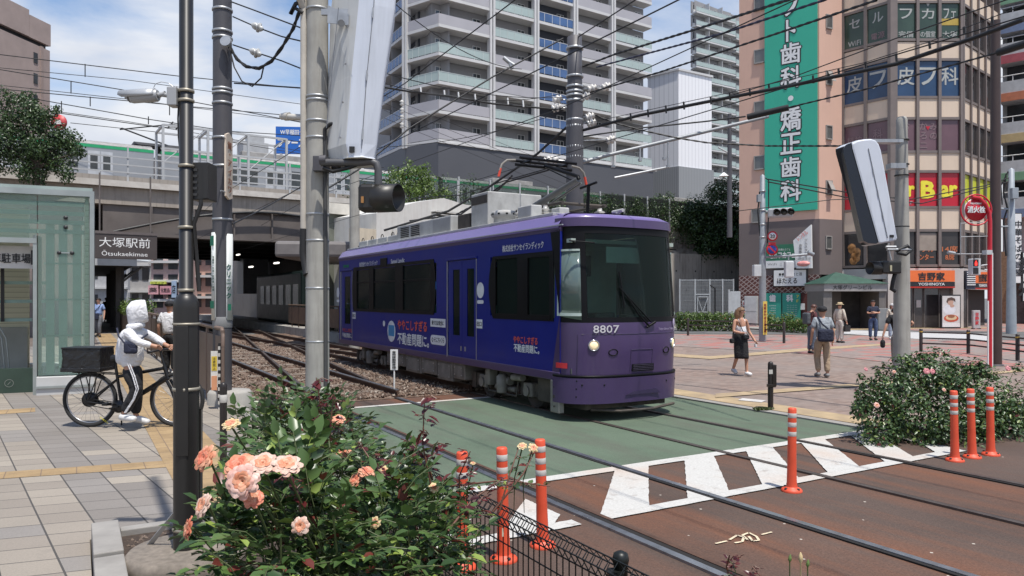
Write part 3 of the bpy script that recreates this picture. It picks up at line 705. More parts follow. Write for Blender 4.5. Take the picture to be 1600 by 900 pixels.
 zt1,zb1 =TW(620,411)[1],TW(620,489)[1]
 h1 =[(X(584),X(618),zb1+.07,zt1-.07),(X(630),X(673),zb1+.07,zt1-.07),(X(558),X(577),zb1+.07,zt1-.07)]
 f1 =frame_panel((X(553),X(678),zb1,zt1,.12,.10),h1,'window_surround')
 for a,b,c,d in h1:
  wn =L_(MB().box(a,b,-1.085,-1.078,c,d),'window',GL);L_(MB().box(a,b,-1.10,-1.075,d-.36,d-.32),'transom',BLK,wn)
 zt2,zb2 =TW(820,396)[1],TW(820,500)[1]
 h2 =[(X(775),X(809),zb2+.09,zt2-.06),(X(825),X(859),zb2+.09,zt2-.08)]
 frame_panel((X(771),X(865.5),zb2,zt2,.16,0),h2,'window_surround')
 for a,b,c,d in h2: L_(MB().box(a,b,-1.085,-1.078,c,d),'window',GL)
 L_(MB().box(h2[1][0]-.02,h2[1][1]+.02,-1.125,-1.10,zb2+.02,zb2+.09),'window_sill',BLK)
 for (a,b) in wins:      # far side windows
  L_(MB().box(a,b,1.06,1.07,Z0,Z1),'window',GL)
  for k in range(1,4): L_(MB().box(a+(b-a)*k/4-.04,a+(b-a)*k/4+.04,1.03,1.09,Z0,Z1),'window_pillar',BLK)
 for (a,b),us in ((doors[1],((707,717.5),(729,740))),(doors[0],((538,547),))):
  zt =2.60;n_ =len(us)
  for i,(ua,ub) in enumerate(us):
   xa =a+(b-a)*i/n_;xb =a+(b-a)*(i+1)/n_
   zg0,zg1 =(TW(715,524)[1],TW(715,421)[1]) if n_ == 2 else (TW(542,506)[1],TW(542,432)[1])
   ga,gb =X(ua),X(ub)
   dr =L_(MB().box(xa+.005,ga,-1.09,-1.05,.72,zt).box(gb,xb-.005,-1.09,-1.05,.72,zt).box(ga,gb,-1.09,-1.05,.72,zg0).box(ga,gb,-1.09,-1.05,zg1,zt),'door',BLUE)
   L_(MB().box(ga,gb,-1.082,-1.075,zg0,zg1),'door_glass',GL,dr)
   if n_ == 2: L_(MB().box((gb+.05 if i == 0 else ga-.09),(gb+.09 if i == 0 else ga-.05),-1.10,-1.088,TW(720,548)[1],TW(720,541)[1]),'handle',ALU,dr)
  L_(MB().box(a-.03,a,-1.115,-1.09,.70,zt).box(b,b+.02,-1.105,-1.09,.70,zt).box(a-.03,b+.02,-1.11,-1.09,.69,.715),'door_edge',ALU)
  L_(MB().box(a-.05,b+.05,-1.125,-1.10,zt+.01,zt+.05),'door_rail',BLUE,bev=.006)
 # ---- lettering of the wrap
 def sidetext(s_,u,v,w_,h_,m,bold=.02,name='lettering'):
  x,z =TW(u,v);lettering(s_,TM(face((x,-1.104,z),(1,0,0))),m,t,w=w_,h=h_,bold=bold,name=name)
 def wpx(u0,u1): return X(u1)-X(u0)
 def hpx(u,v0,v1): return TW(u,v0)[1]-TW(u,v1)[1]
 sidetext('株式会社サンセイランディック',816,385.5,wpx(785,849),hpx(816,380,391),WHT)
 sidetext('株式会社サンセイランディック',575.5,412,wpx(562,590),hpx(575,408,415.5),WHT)
 sidetext('Sansei Landic',621.5,407.5,wpx(611,632),hpx(620,404,411),WHT)
 sidetext('ややこしすぎる',643.5,508.5,wpx(621,666.5),hpx(643,501,516.5),REDL,.035)
 sidetext('不動産問題に。',645,531,wpx(620.5,669),hpx(645,522.5,541),WHT,.035)
 sidetext('ややこしすぎる',821,531.5,wpx(802.5,840),hpx(821,526,537),REDL,.03)
 sidetext('不動産問題に。',822.5,545,wpx(802.5,842),hpx(822,538.5,551),WHT,.03)
 sidetext('ややこしすぎる',542.5,516,wpx(535,549),hpx(542,513,519),REDL);sidetext('不動産問題に。',542.5,524,wpx(535,550),hpx(542,521,528),WHT)
 GRN =M_('leaf_green_mark',(.03,.35,.12),.5)
 sidetext('都営交通',541,416,wpx(538,546),hpx(541,413.5,418),GRN)
 def plate(u0,u1,v0,v1,m,name='notice',y=-1.106,txt=None,tm=None,rnd=0):
  x0,z1 =TW(u0,v0);x1,z0 =TW(u1,v1);z1 =TW((u0+u1)/2,v0)[1];z0 =TW((u0+u1)/2,v1)[1]
  mb =MB()
  if rnd:
   rr =min(x1-x0,z1-z0)/2*rnd;pts =[]
   for cx_,cz_,a0 in ((x1-rr,z1-rr,0),(x0+rr,z1-rr,90),(x0+rr,z0+rr,180),(x1-rr,z0+rr,270)):
    for k in range(5): a =R(a0+k*22.5);pts.append((cx_+rr*math.cos(a),y,cz_+rr*math.sin(a)))
   mb.poly(pts[::-1])
  else: mb.poly([(x0,y,z0),(x1,y,z0),(x1,y,z1),(x0,y,z1)])
  o =L_(mb,name,m,solid=.003)
  if txt: lettering(txt,TM(face(((x0+x1)/2,y-.003,(z0+z1)/2),(1,0,0))),tm,o,w=(x1-x0)*.8,h=(z1-z0)*.55,bold=.02)
  return o
 WP =M_('notice_white',(.72,.73,.75),.5);INK =M_('notice_ink',(.03,.03,.04),.6)
 plate(673,696.5,498,511,WP,txt='乗り方は安全に',tm=INK);plate(673,697,524,539,WP,txt='Q そこちくら',tm=INK,rnd=1)
 plate(551,556,488,498,WP,txt='出口',tm=INK);plate(745,754,499,513,WP,txt='出口',tm=INK)
 plate(677,682,440,452,M_('notice_blue',(.03,.16,.5),.5));plate(678.5,680.5,455,461,WP)
 for (u,v0,v1,hw) in ((612,501,534,6.2),(751,441,466,5.5),(528.5,449,465,2)):
  plate(u-hw,u+hw,v0,v1,WP,rnd=1,name='round_badge')
 plate(607.5,616.5,508,525,M_('badge_blue',(.05,.25,.5),.5),y=-1.109,name='round_badge');
 sidetext('50',612,516.5,wpx(608.5,615.5),hpx(612,511,522),WP,.04,'badge_number')
 D.objects[-1] if False else None
 plate(746,756,469,474.5,WP,rnd=1);plate(526.5,530.5,468,472,WP,rnd=1);plate(598.5,602,501,510,WP,rnd=1,name='round_badge')
 x,z =TW(600,409);L_(MB().box(x-.22,x+.22,-1.12,-1.05,z-.11,z+.09),'side_display',BLK,bev=.01)
 # ---- underframe
 for xc in (-2.15,-9.0):
  bg_ =L_(MB().box(xc-1.1,xc+1.1,-.72,-.60,.36,.50).box(xc-1.1,xc+1.1,.60,.72,.36,.50).box(xc-.2,xc+.2,-.9,.9,.34,.62),'bogie_frame',UND,bev=.03)
  for dx in (-.8,.8):
   ax =L_(MB().tube([(xc+dx,-.68,.30),(xc+dx,.68,.30)],.055,10),'axle',UND,bg_)
   for y in (-.70,.66):
    M =Matrix.Translation((xc+dx,y,.30)) @ Matrix.Rotation(R(90),4,'X')
    L_(MB().lathe([(.33,-.07),(.33,-.06),(.30,-.05),(.30,.045),(.27,.05),(.26,.02),(.09,.0),(.08,.05),(.0,.05)],28,M),'wheel',UND,bg_)
   L_(MB().box(xc+dx-.14,xc+dx+.14,-.92,-.74,.20,.44).tube([(xc+dx,-.93,.3),(xc+dx,-.95,.3)],.09,10),'axle_box',UNDL,bg_,bev=.03)
   for kx in (-.24,.24):
    L_(MB().tube([(xc+dx+kx,-.84,.22+.012*k) if k % 2 else (xc+dx+kx,-.84,.22+.012*k) for k in range(20)],.055,8),'spring',UND,bg_)
  L_(MB().tube([(xc-.35,-.86,.26),(xc+.35,-.86,.26)],.05,8).tube([(xc-.15,-.90,.44),(xc+.22,-.90,.40)],.07,10),'brake_cylinder',UNDL,bg_)
  L_(MB().box(xc-1.25,xc-1.1,-.9,-.6,.16,.46).tube([(xc-.5,-.95,.18),(xc+.5,-.95,.18)],.02,6).tube([(xc-.5,-.95,.18),(xc-.55,-.93,.5)],.02,6).tube([(xc+.5,-.95,.18),(xc+.55,-.93,.5)],.02,6),'brake_rod',UND,bg_)
  L_(MB().lathe([(.09,0),(.1,.1),(.1,.28),(.06,.32)],12,Matrix.Translation((xc+.05,-.98,.20))),'sand_box',UNDL,bg_)
  L_(MB().box(xc-.55,xc-.38,-1.0,-.82,.28,.58).tube([(xc+.42,-.97,.5),(xc+.75,-.97,.52)],.06,10),'brake_cylinder',UNDL,bg_,bev=.02)
 random.seed(12)
 for a,b,z0 in ((-7.6,-7.0,.26),(-6.95,-6.45,.30),(-6.4,-5.55,.22),(-5.5,-4.75,.26),(-4.7,-4.0,.20),(-3.95,-3.45,.28)):
  e =L_(MB().box(a,b,-1.04,-.4,z0,.62),'equipment_box',UNDL if random.random() < .7 else UND,bev=.02)
  L_(MB().box(a+.06,b-.06,-1.055,-1.04,z0+.05,.55),'cover_plate',UNDL,e,bev=.006)
  for bx in (a+.1,b-.1):
   for bz in (z0+.09,.51): L_(MB().tube([(bx,-1.055,bz),(bx,-1.066,bz)],.014,6),'bolt',ALU,e)
 L_(MB().box(XR+.2,-.5,-.95,.95,.56,.72),'underframe',UND)
 L_(MB().box(-.9,-.35,-1.0,-.5,.2,.6),'equipment_box',UND,bev=.02)
 e =L_(MB().box(-.34,-.10,-1.12,-1.02,.10,.60),'step_plate',M_('step_plate_metal',(.26,.25,.24),.5,.5,var=.2,scale=8,dirt=.4),bev=.01)
 for bz in (.2,.35,.5): L_(MB().tube([(-.22,-1.12,bz),(-.22,-1.135,bz)],.03 if bz == .35 else .014,8),'bolt',UND,e)
 L_(MB().tube([(.15,-.7,.16),(.38,-.3,.14),(.42,.3,.14),(.25,.9,.16)],.022,6),'life_guard',UND)
 L_(MB().box(-.6,.15,-.8,.8,.16,.27),'life_guard',UND)
 # ---- roof equipment
 def rb(x0,x1,y0,y1,z0,z1,n='air_conditioner',m=GREY,bev=.02): return L_(MB().box(x0,x1,y0,y1,z0,z1),n,m,bev=bev)
 ac =rb(-7.6,-4.6,-.78,.5,3.25,3.60)
 for k in range(2):
  xg =-7.35+k*.62
  for r_ in range(6): L_(MB().box(xg,xg+.5,-.79,-.782,3.31+r_*.042,3.33+r_*.042),'vent_slot',BLK,ac)
 L_(MB().box(-5.5,-4.62,-.785,-.779,3.3,3.56),'side_cover',M_('cover_grey',(.30,.30,.30),.6),ac)  # plain cover in a darker grey than the unit
 a2 =rb(-4.45,-3.9,-.7,.7,3.25,3.58,'resistor_box',UND);a3 =rb(-3.8,-3.1,-.72,.5,3.25,3.92,'roof_cabinet');L_(MB().box(-3.78,-3.12,-.73,-.72,3.7,3.86),'vent_slot',UND,a3)
 for k in range(4): rb(-10.6+k*.74,-9.92+k*.74,-.72,.4,3.25,3.43,'resistor_box')
 for k in range(4): L_(MB().tube(arc((-10.3+k*.74,-.7,3.42),.09,0,PI,8),.012,6),'lifting_eye',UND)
 dv =L_(MB().lathe([(.2,3.25),(.2,3.36),(.24,3.38),(.24,3.48),(.16,3.5),(0,3.5)],20,Matrix.Translation((-2.65,-.62,0))),'roof_vent',GREY)
 for k in range(10): a =2*PI*k/10;L_(MB().box(-.02,.02,-.005,.005,3.41,3.44,Matrix.Translation((-2.65,-.62,0)) @ Matrix.Rotation(a,4,'Z') @ Matrix.Translation((0,-.243,0))),'vent_hole',BLK,dv)
 INS =M_('insulator_grey',(.45,.44,.42),.3,var=.1)
 for x,y in ((-2.1,-.62),(-1.35,-.55),(-2.0,.5),(-1.2,.5)):
  L_(MB().lathe([(.05,3.24),(.05,3.27),(.11,3.29),(.05,3.31),(.11,3.34),(.05,3.36),(.10,3.39),(.04,3.42),(.04,3.46)],14,Matrix.Translation((x,y,0))),'insulator',INS)
 L_(MB().box(-1.7,-1.25,-.9,-.68,3.24,3.45).box(-.95,-.7,-.7,-.5,3.24,3.36),'roof_cabinet',GREY,bev=.02)
 pn =L_(MB().tube([(-2.4,-.5,3.47),(-.9,-.5,3.47)],.03,6).tube([(-2.4,.4,3.47),(-.9,.4,3.47)],.03,6).tube([(-2.3,-.5,3.47),(-2.3,.4,3.47)],.03,6).tube([(-1.0,-.5,3.47),(-1.0,.4,3.47)],.03,6),'pantograph_base',UND)
 L_(MB().tube([(-2.95,0,3.52),(-1.16,0,3.93)],[.075,.05],8).tube([(-2.7,.12,3.50),(-1.2,.1,3.88)],.02,6),'pantograph_lower_arm',M_('panto_grey',(.13,.13,.13),.5,.4))
 L_(MB().tube([(-1.14,0,3.93),(-1.16,0,3.98),(-2.2,0,4.32)],.035,6).tube([(-1.3,.06,3.9),(-2.2,.06,4.27)],.014,5),'pantograph_upper_arm',BLK)
 for dx in (-.16,.16): L_(MB().tube([(-2.24+dx,-.62,4.40),(-2.24+dx,.62,4.40)],.028,6),'collector_strip',BLK)
 L_(MB().tube([(-2.24,-.62,4.30),(-2.24,.62,4.30)],.03,6).tube([(-2.42,-.4,4.36),(-2.06,-.4,4.36)],.02,5).tube([(-2.42,.4,4.36),(-2.06,.4,4.36)],.02,5),'pantograph_head',BLK)
 for sg in (-1,1): L_(MB().tube([(-2.24,.62*sg,4.38),(-2.24,.80*sg,4.36),(-2.24,.90*sg,4.28),(-2.24,.95*sg,4.16)],.022,6),'pantograph_horn',UNDL);L_(MB().tube([(-2.24,.93*sg,4.20),(-2.24,.97*sg,4.05)],.026,6),'horn_tip',M_('horn_red',(.60,.06,.03),.5))
 L_(MB().tube([(-.75,-.1,3.25),(-.72,-.1,3.75)],.03,8).tube([(-.95,-.1,3.74),(-.5,-.1,3.78)],.022,6),'roof_antenna',BLK)
 L_(MB().tube([(-.2,.1,3.2),(-.2,.1,3.27)],.045,10).tube([(-.32,.1,3.28),(-.06,.1,3.29)],.03,8),'roof_horn',GREY)
 return t
TRAM =build_tram()
# ---------------------------------------------------------------- towers and far buildings
LAVP =M_('balcony_parapet',(.39,.38,.405),.7,var=.06,scale=.4);GRNG =M_('balcony_glass_green',(.38,.46,.44),.25,var=.08,scale=.3)
BLUG =M_('balcony_glass_blue',(.07,.13,.27),.15,var=.25,scale=.4);TWALL =M_('tower_wall',(.27,.265,.27),.85,var=.1,scale=.3)
TWH =M_('tower_white',(.56,.555,.55),.7,var=.05,scale=.5);TDK =M_('tower_dark',(.045,.05,.065),.7,var=.1,scale=.3)
TWIN =M_('tower_window',(.05,.055,.06),.12,var=.5,scale=.4,spec=.8);PODI =M_('podium_grey',(.085,.088,.10),.55,var=.06,scale=.2)
BWH =M_('baluster_white',(.55,.56,.58),.5)
def floor_bay(tw,p0,p1,z,kind,depth=1.6,part='balcony',win=True,rot=0,ph=2.95,seed=0,wallm=TWALL,splitwall=True,div=.95):
 """one storey of one bay: slab, parapet and, behind them, wall and windows"""
 d =(p1-p0);w =d.length;M =XF(V((p0.x,p0.y,z)),d)     # local x along, y into the building
 rnd =random.Random(seed)
 e_ =(seed % 7)*.012;b =MB(M).box(.04,w-.04,0,depth,-.20-e_,.12-e_)
 o =b.build(part,TWH,tw)
 if kind == 'lav':
  MB(M).box(.06,w-.06,.03,.12,.12,1.18).build('railing',LAVP,o)
 else:
  m =GRNG if kind == 'green' else BLUG
  r_ =MB(M).box(.06,w-.06,.05,.08,.2,1.12,mi=0);r_.box(.04,w-.04,.03,.10,1.12,1.18,mi=1);n =max(2,int(w/div))
  for i in range(n+1): x =.06+(w-.14)*i/n;r_.box(x,x+.05,.02,.05,.12,1.16,mi=1)
  r_.build('railing',[m,BWH if kind == 'blue' else M_('rail_pale',(.48,.53,.52),.5)],o)
 b =MB(M).box(0,w,depth,depth+.2,.12,ph-.2)
 wo =b.build('wall',TDK if kind == 'blue' else wallm,tw)
 n =max(1,int(w/3.4))
 for i in range(n):
  a =w*i/n;c =w*(i+1)/n
  if i: MB(M).box(a-.05,a+.05,.15,depth,.12,ph-.2).build('screen',TWH if kind != 'blue' else TWALL,wo)
  if win:
   for (x,ww,z0,z1) in ((a+.5,.95,.75,2.05),(c-1.5,.9,.15,2.1)):
    if x+ww < c-.1 and c-a > 2.2:
     wi =MB(M).box(x,x+ww,depth-.04,depth,z0,z1).build('window',TWIN,wo)
     MB(M).box(x-.06,x,depth-.06,depth,z0-.06,z1+.06).box(x+ww,x+ww+.06,depth-.06,depth,z0-.06,z1+.06).box(x-.06,x+ww+.06,depth-.06,depth,z1,z1+.06).box(x+ww*.5-.03,x+ww*.5+.03,depth-.07,depth-.04,z0,z1).build('frame',TWH,wi)
   if rnd.random() < .6: MB(M).box(a+.15,a+.75,depth-.5,depth-.15,.12,.8).build('air_conditioner',TWH,wo)
 return o
def build_tower():
 p1 =V((-7.67,77,0));p0 =V((-11.54,79.8,0));pl =p0+V((TE.x,TE.y,0))*8.6
 def along(u):
  r =(u-800)/1155;t =(r*77-(-7.67))/(.829-r*.559);return p1+BD*t
 t =thing('apartment_tower','tall grey and white apartment tower with green, lavender and blue balconies rising behind the tram','tower',(p1.x,p1.y,0))
 us =[685,769,838,899,958,1019]
 pts =[along(u) for u in us]
 nf_ =9;z0 =18.4
 for k in range(nf_):
  z =z0+3*k;a ='lav' if (k//2) % 2 == 0 else 'green';b ='green' if a == 'lav' else 'lav'
  floor_bay(t,pl,p0,z,'blue',seed=k)
  floor_bay(t,p0,p1,z,a,seed=k+20,win=False)
  floor_bay(t,pts[0],pts[1],z,a,seed=k+40)
  floor_bay(t,pts[1],pts[2],z,b,seed=k+60);floor_bay(t,pts[2],pts[3],z,'blue',seed=k+80)
  floor_bay(t,pts[3],pts[4],z,a if k % 3 else b,seed=k+100);floor_bay(t,pts[4],pts[5],z,b,seed=k+120)
 for p,d in ((p0,(p1-p0)),(pts[1],BD),(pts[2],BD),(pts[3],BD),(pts[4],BD)):
  M =XF(V((p.x,p.y,0)),d);MB(M).box(-.34,-.06,-.14,.5,z0-.4,z0+27).box(.06,.34,-.14,.5,z0-.4,z0+27).build('pilaster',TWH,t)
 bn =BN
 q0,q1,q2,q3 =pl+V((TN.x,TN.y,0))*1.9,p0+V((1.4,1.3,0)),p1+bn*1.9,pts[5]+bn*1.9-BD*1.6
 core =[q0,q1+V((.3,.3,0)),q2,q3,q3+bn*16,q0+bn*16+BD*4]
 mb =MB();mb.prism([(p.x,p.y) for p in core],z0-.2,z0+27);mb.build('core_wall',TWALL,t)
 out_ =[pl+V((TN.x,TN.y,0))*.05,p0,p1,pts[5]+BD*.2,pts[5]+bn*20,pl+bn*20+BD*3]
 mb =MB();mb.prism([(p.x,p.y) for p in out_],0,z0-.24);mb.build('podium',PODI,t)
 M =XF(V((p1.x,p1.y,0)),BD);m =MB(M)
 for i in range(30):                                        # panel band along the podium foot, behind the train
  x =.2+i*1.04;m.box(x,x+1.0,-.05,-.004,12.0+(i % 3)*.0,13.1+(i % 2)*.5)
 m.build('louvre_band',M_('louvre_band',(.36,.38,.40),.5,var=.3,scale=.6),t)
 mb =MB();mb.prism([(p.x,p.y) for p in out_],z0+27,z0+27.6);mb.build('roof',TWH,t)
 mb =MB(XF(V((p1.x,p1.y,0)),BD));mb.box(-.1,31.5,-.12,.02,z0-.36,z0-.2);mb.build('ledge',TWH,t)
build_tower()
def build_tower2():
 Y =165;p0 =P(1088,300,Y);p0.z =0;p1 =P(1150,300,172);p1.z =0
 t =thing('apartment_tower','slim pale apartment tower with green glass balconies between the tall tower and the peach building','tower',(p0.x,p0.y,0))
 p2 =p1+(p1-p0)*.6
 for k in range(18):
  z =14+3.05*k
  floor_bay(t,p0,p1,z,'green',seed=k,depth=1.5,div=1.4)
  floor_bay(t,p1+V((.5,1.5,0)),p2+V((.5,1.5,0)),z,'green',seed=k+50,depth=1.2,win=False,div=1.4)
 d =(p1-p0).normalized();n =V((-d.y,d.x,0))
 MB().prism([(p.x,p.y) for p in (p0+n*1.7+V((.8,0,0)),p2+n*3,p2+V((8,14,0)),p0+V((5,14,0)))],0,14+3.05*18).build('core_wall',TWALL,t)
 MB().prism([(p.x,p.y) for p in (p0,p1,p1+n*1.6,p0+n*1.6)],0,13.7).build('podium',TWALL,t)
build_tower2()
def white_block():
 c =P(1060,255,105);c.z =0;a =P(1012,255,108.5);a.z =0;b =P(1112,255,108.5);b.z =0;bk =V((c.x+2,124,0))
 t =thing('white_block','plain white windowless block with a grey corrugated base beside the tall tower','building',(c.x,c.y,0))
 m,nt,bs =nmat('white_cladding');tcn =nt.nodes.new('ShaderNodeTexCoord');wv =nt.nodes.new('ShaderNodeTexWave');wv.inputs['Scale'].default_value =.55
 nt.links.new(tcn.outputs['Object'],wv.inputs[0]);rr =ramp(nt,wv.outputs[0],[(.0,(.62,.62,.64)),(.12,(.80,.80,.82))]);nt.links.new(rr.outputs[0],bs.inputs['Base Color']);bs.inputs['Roughness'].default_value =.6
 m2,nt,bs =nmat('grey_corrugated');tcn =nt.nodes.new('ShaderNodeTexCoord');wv =nt.nodes.new('ShaderNodeTexWave');wv.inputs['Scale'].default_value =1.2
 nt.links.new(tcn.outputs['Object'],wv.inputs[0]);rr =ramp(nt,wv.outputs[0],[(.0,(.20,.21,.22)),(.3,(.27,.28,.29))]);nt.links.new(rr.outputs[0],bs.inputs['Base Color']);bs.inputs['Roughness'].default_value =.6
 zb =1.9+205/1155*105;zt =1.9+355/1155*105
 MB().prism([(p.x,p.y) for p in (c,b,bk,a)],zb,zt).build('upper_wall',m,t)
 k =.25
 MB().prism([(p.x,p.y) for p in (c+V((0,-k,0)),b+V((k,-k,0)),bk,a+V((-k,-k,0)))],0,zb).build('lower_wall',m2,t)
 MB().prism([(p.x,p.y) for p in (c+V((0,-.2,0)),b+V((.2,-.1,0)),bk,a+V((-.2,-.1,0)))],zt,zt+.3).build('coping',TWH,t)
white_block()
# ---------------------------------------------------------------- peach office building on the right
def hexc(h): return tuple(((int(h[i:i+2],16)/255)**2.2) for i in (0,2,4))
PEACH =M_('peach_render',(.62,.40,.31),.85,var=.05,scale=.5,dirt=.12,streak=True,tint=(.42,.26,.2))
BROWN =M_('brown_render',(.155,.125,.12),.85,var=.07,scale=.5)
CREAM =M_('cream_panel',(.66,.53,.41),.6,var=.05,scale=.6,dirt=.15,streak=True,tint=(.5,.38,.3))
MULL =M_('mullion_bronze',(.20,.165,.15),.5,.3,var=.08,scale=2)
def zat(v,Y): return CH-(v-465)/1155*Y
def peach_building():
 A0 =P(1155,465,49.6);A1 =P(1280,465,46.4);A2 =P(1317,465,47.2);A3 =P(1390,465,45.0);A4 =P(1502,465,45.0);A5 =P(1560,465,49.4)
 for p in (A0,A1,A2,A3,A4,A5): p.z =0
 t =thing('office_building','corner office building, peach wall with small windows and a curtain wall of cream panels','building',(A2.x,A2.y,0))
 zb =6.85;zt =24.5;zbr =3.35
 back =[A5+V((2,12,0)),A0+V((5.2,13,0))]
 def seg(a,b,z0,z1,m,name,th=.5,off=0.0):
  d =(b-a).normalized();n =V((-d.y,d.x,0));a_ =a-n*off;b_ =b-n*off
  return MB().prism([(p.x,p.y) for p in (a_,b_,b_+n*th,a_+n*th)],z0,z1).build(name,m,t)
 inner =[A0+V((.2,.6,0)),A1+V((0,.6,0)),A2+V((0,.6,0)),A3+V((0,.7,0)),A4+V((-.3,.7,0)),A5+V((-.6,.5,0))]+back
 MB().prism([(p.x,p.y) for p in inner],0,zt).build('core_wall',M_('room_dark',(.05,.045,.042),.9),t)
 m,nt,bs =nmat('brick_lattice');tcn =nt.nodes.new('ShaderNodeTexCoord');br =nt.nodes.new('ShaderNodeTexBrick')
 cb =nt.nodes.new('ShaderNodeCombineXYZ');sp =nt.nodes.new('ShaderNodeSeparateXYZ');nt.links.new(tcn.outputs['Object'],sp.inputs[0])
 nt.links.new(math2(nt,'ADD',sp.outputs[0],sp.outputs[2]),cb.inputs[0]);nt.links.new(math2(nt,'SUBTRACT',sp.outputs[2],sp.outputs[0]),cb.inputs[1]);nt.links.new(cb.outputs[0],br.inputs[0])
 br.inputs['Scale'].default_value =1;br.inputs['Brick Width'].default_value =.34;br.inputs['Row Height'].default_value =.26;br.inputs['Mortar Size'].default_value =.035;br.offset =0
 br.inputs['Color1'].default_value =(.085,.028,.025,1);br.inputs['Color2'].default_value =(.12,.04,.034,1);br.inputs['Mortar'].default_value =(.34,.27,.25,1)
 nt.links.new(br.outputs[0],bs.inputs['Base Color']);bs.inputs['Roughness'].default_value =.8
 seg(A0,A1,zb,zt,PEACH,'side_wall');seg(A1,A2,zb,zt,PEACH,'side_wall')
 seg(A0,A1,zbr,zb,BROWN,'side_wall',off=.02);seg(A1,A2,zbr,zb,BROWN,'side_wall',off=.02)
 seg(A0,A1,0,zbr,m,'brick_wall',off=.05);
 BR2 =M_('dark_red_brick',(.10,.032,.028),.8,var=.2,scale=6)
 seg(A0+(A1-A0)*.1,A0+(A1-A0)*.98,0,2.15,BR2,'brick_wall',off=.10)
 WG_ =M_('office_glass',(.10,.10,.095),.1,var=.4,scale=.5,spec=.9);FR =M_('window_frame_grey',(.30,.28,.26),.5)
 def small(u,v,w_=.62,h_=.80,a=A0,b=A1,off=.0,tilt=False):
  r =(u-800)/1155;d =b-a;k =(r*a.y-a.x)/(d.x-r*d.y);p =a+d*k;z =zat(v,p.y);M =XF(V((p.x,p.y,z)),d)
  o =MB(M).box(-w_/2,w_/2,-.03-off,.0,-h_/2,h_/2).build('window',WG_,t)
  MB(M).box(-w_/2-.06,-w_/2,-.07-off,.0,-h_/2-.06,h_/2+.06).box(w_/2,w_/2+.06,-.07-off,.0,-h_/2-.06,h_/2+.06).box(-w_/2,w_/2,-.07-off,0,h_/2,h_/2+.06).box(-w_/2,w_/2,-.12-off,0,-h_/2-.08,-h_/2).build('frame',FR,o)
  if tilt:
   M2 =M @ Matrix.Translation((0,-.06-off,h_/2)) @ Matrix.Rotation(R(-28),4,'X');MB(M2).box(-w_/2+.04,w_/2-.04,-.03,.0,-h_,0).build('sash',FR,o)
 for v in (5,88,169,254): small(1187,v)
 small(1183,337)
 for v in (34,122,207,293): small(1295,v,.42,.78,A1,A2,tilt=v in (122,293))
 small(1294,379,.40,.72,A1,A2,.02)
 rows_w =[(5,60),(95,150),(187,235),(270,322),(362,413)]         # window rows at Y = 45
 W_Z =[(zat(b,45),zat(a,45)) for a,b in rows_w]
 P_Z =[(zat(90,45),zat(66,45)),(zat(183,45),zat(154,45)),(zat(267,45),zat(239,45)),(zat(359,45),zat(325,45)),(zat(2,45),zat(-22,45))]
 colr ={0: M_('film_green',(.045,.075,.055),.15,var=.25,scale=.7),1: M_('film_blue',(.025,.06,.13),.15,var=.2,scale=.7),2: M_('film_mauve',(.14,.075,.09),.15,var=.2,scale=.7),
   3: M_('film_red',(.50,.012,.03),.3,var=.1,scale=.7),4: M_('glass_dark',(.035,.032,.032),.1,var=.4,scale=.6)}
 yel =M_('film_yellow',(.52,.55,.04),.3,var=.1,scale=.7)
 bars =[]
 def cw(a,b,n,side=False):
  d =b-a;w =d.length;M =XF(a,d)
  for i in range(n):
   x0,x1 =w*i/n,w*(i+1)/n
   for r_,(z0,z1) in enumerate(W_Z):
    mm =colr[r_]
    if side: mm =yel if r_ == 3 else colr[4]
    o =MB(M).box(x0+.1,x1-.1,.06,.12,z0,z1).build('window',mm,t)
   for z0,z1 in P_Z: MB(M).box(x0+.08,x1-.08,.02,.1,z0-.03,z1+.03).build('cream_panel',CREAM,t)
  mb =MB(M)
  for i in range(n+1): x =w*i/n;mb.box(x-.09,x+.09,-.09,.3,zat(416,45),zt)
  for (z0,z1) in W_Z: mb.box(0,w,-.03,.2,z0-.16,z0-.001).box(0,w,-.03,.2,z1+.001,z1+.16)
  mb.build('mullion',MULL,t);return M,w
 M1,w1 =cw(A2,A3,2);M2,w2 =cw(A3+V((.35,0,0)),A4,3);M3,w3 =cw(A4+V((.25,.25,0)),A5,5,True)
 MB(XF(A3,V((1,0,0)))).box(-.0,.36,-.12,.3,zat(416,45),zt).build('mullion',MULL,t)
 WL =M_('window_writing_grey',(.40,.41,.39),.5);WL2 =M_('window_writing_dim',(.22,.15,.16),.5);YL =M_('yellow_writing',(.80,.70,.05),.5)
 def wtxt(s_,M,x,z,w_,h_,m,bold=.02,**k): lettering(s_,M @ Matrix.Translation((x,.045,z)) @ Matrix.Rotation(R(90),4,'X'),m,t,w=w_,h=h_,bold=bold,name='window_lettering',**k)
 mid =lambda r_: sum(W_Z[r_])/2
 g2 =w2/3;g1 =w1/2
 for i,ch in enumerate(('セ','ル')): wtxt(ch,M1,g1*(i+.5),mid(0)+.45,.65,.6,WL)
 for i,ch in enumerate(('フ','カ','フェ')): wtxt(ch,M2,g2*(i+.5),mid(0)+.45,.75,.6,WL)
 wtxt('WiFi',M1,g1*.5,mid(0)-.8,.8,.32,WL);wtxt('電源',M1,g1*1.5,mid(0)-.7,.8,.4,WL2)
 for i,s_ in enumerate(('完備','の個室','大塚')): wtxt(s_,M2,g2*(i+.5),mid(0)-.8,.9,.38,WL)
 MB(M2).box(g2*2+.12,g2*3-.12,.045,.058,mid(0)-.25,mid(0)+.15).build('window_film',M_('film_ochre',(.45,.32,.06),.5),t)
 for i,ch in enumerate('皮フ'): wtxt(ch,M1,g1*(i+.5),mid(1)+.1,.95,1.0,WL)
 for i,ch in enumerate('皮フ科'): wtxt(ch,M2,g2*(i+.5),mid(1)+.15,1.0,1.05,WL)
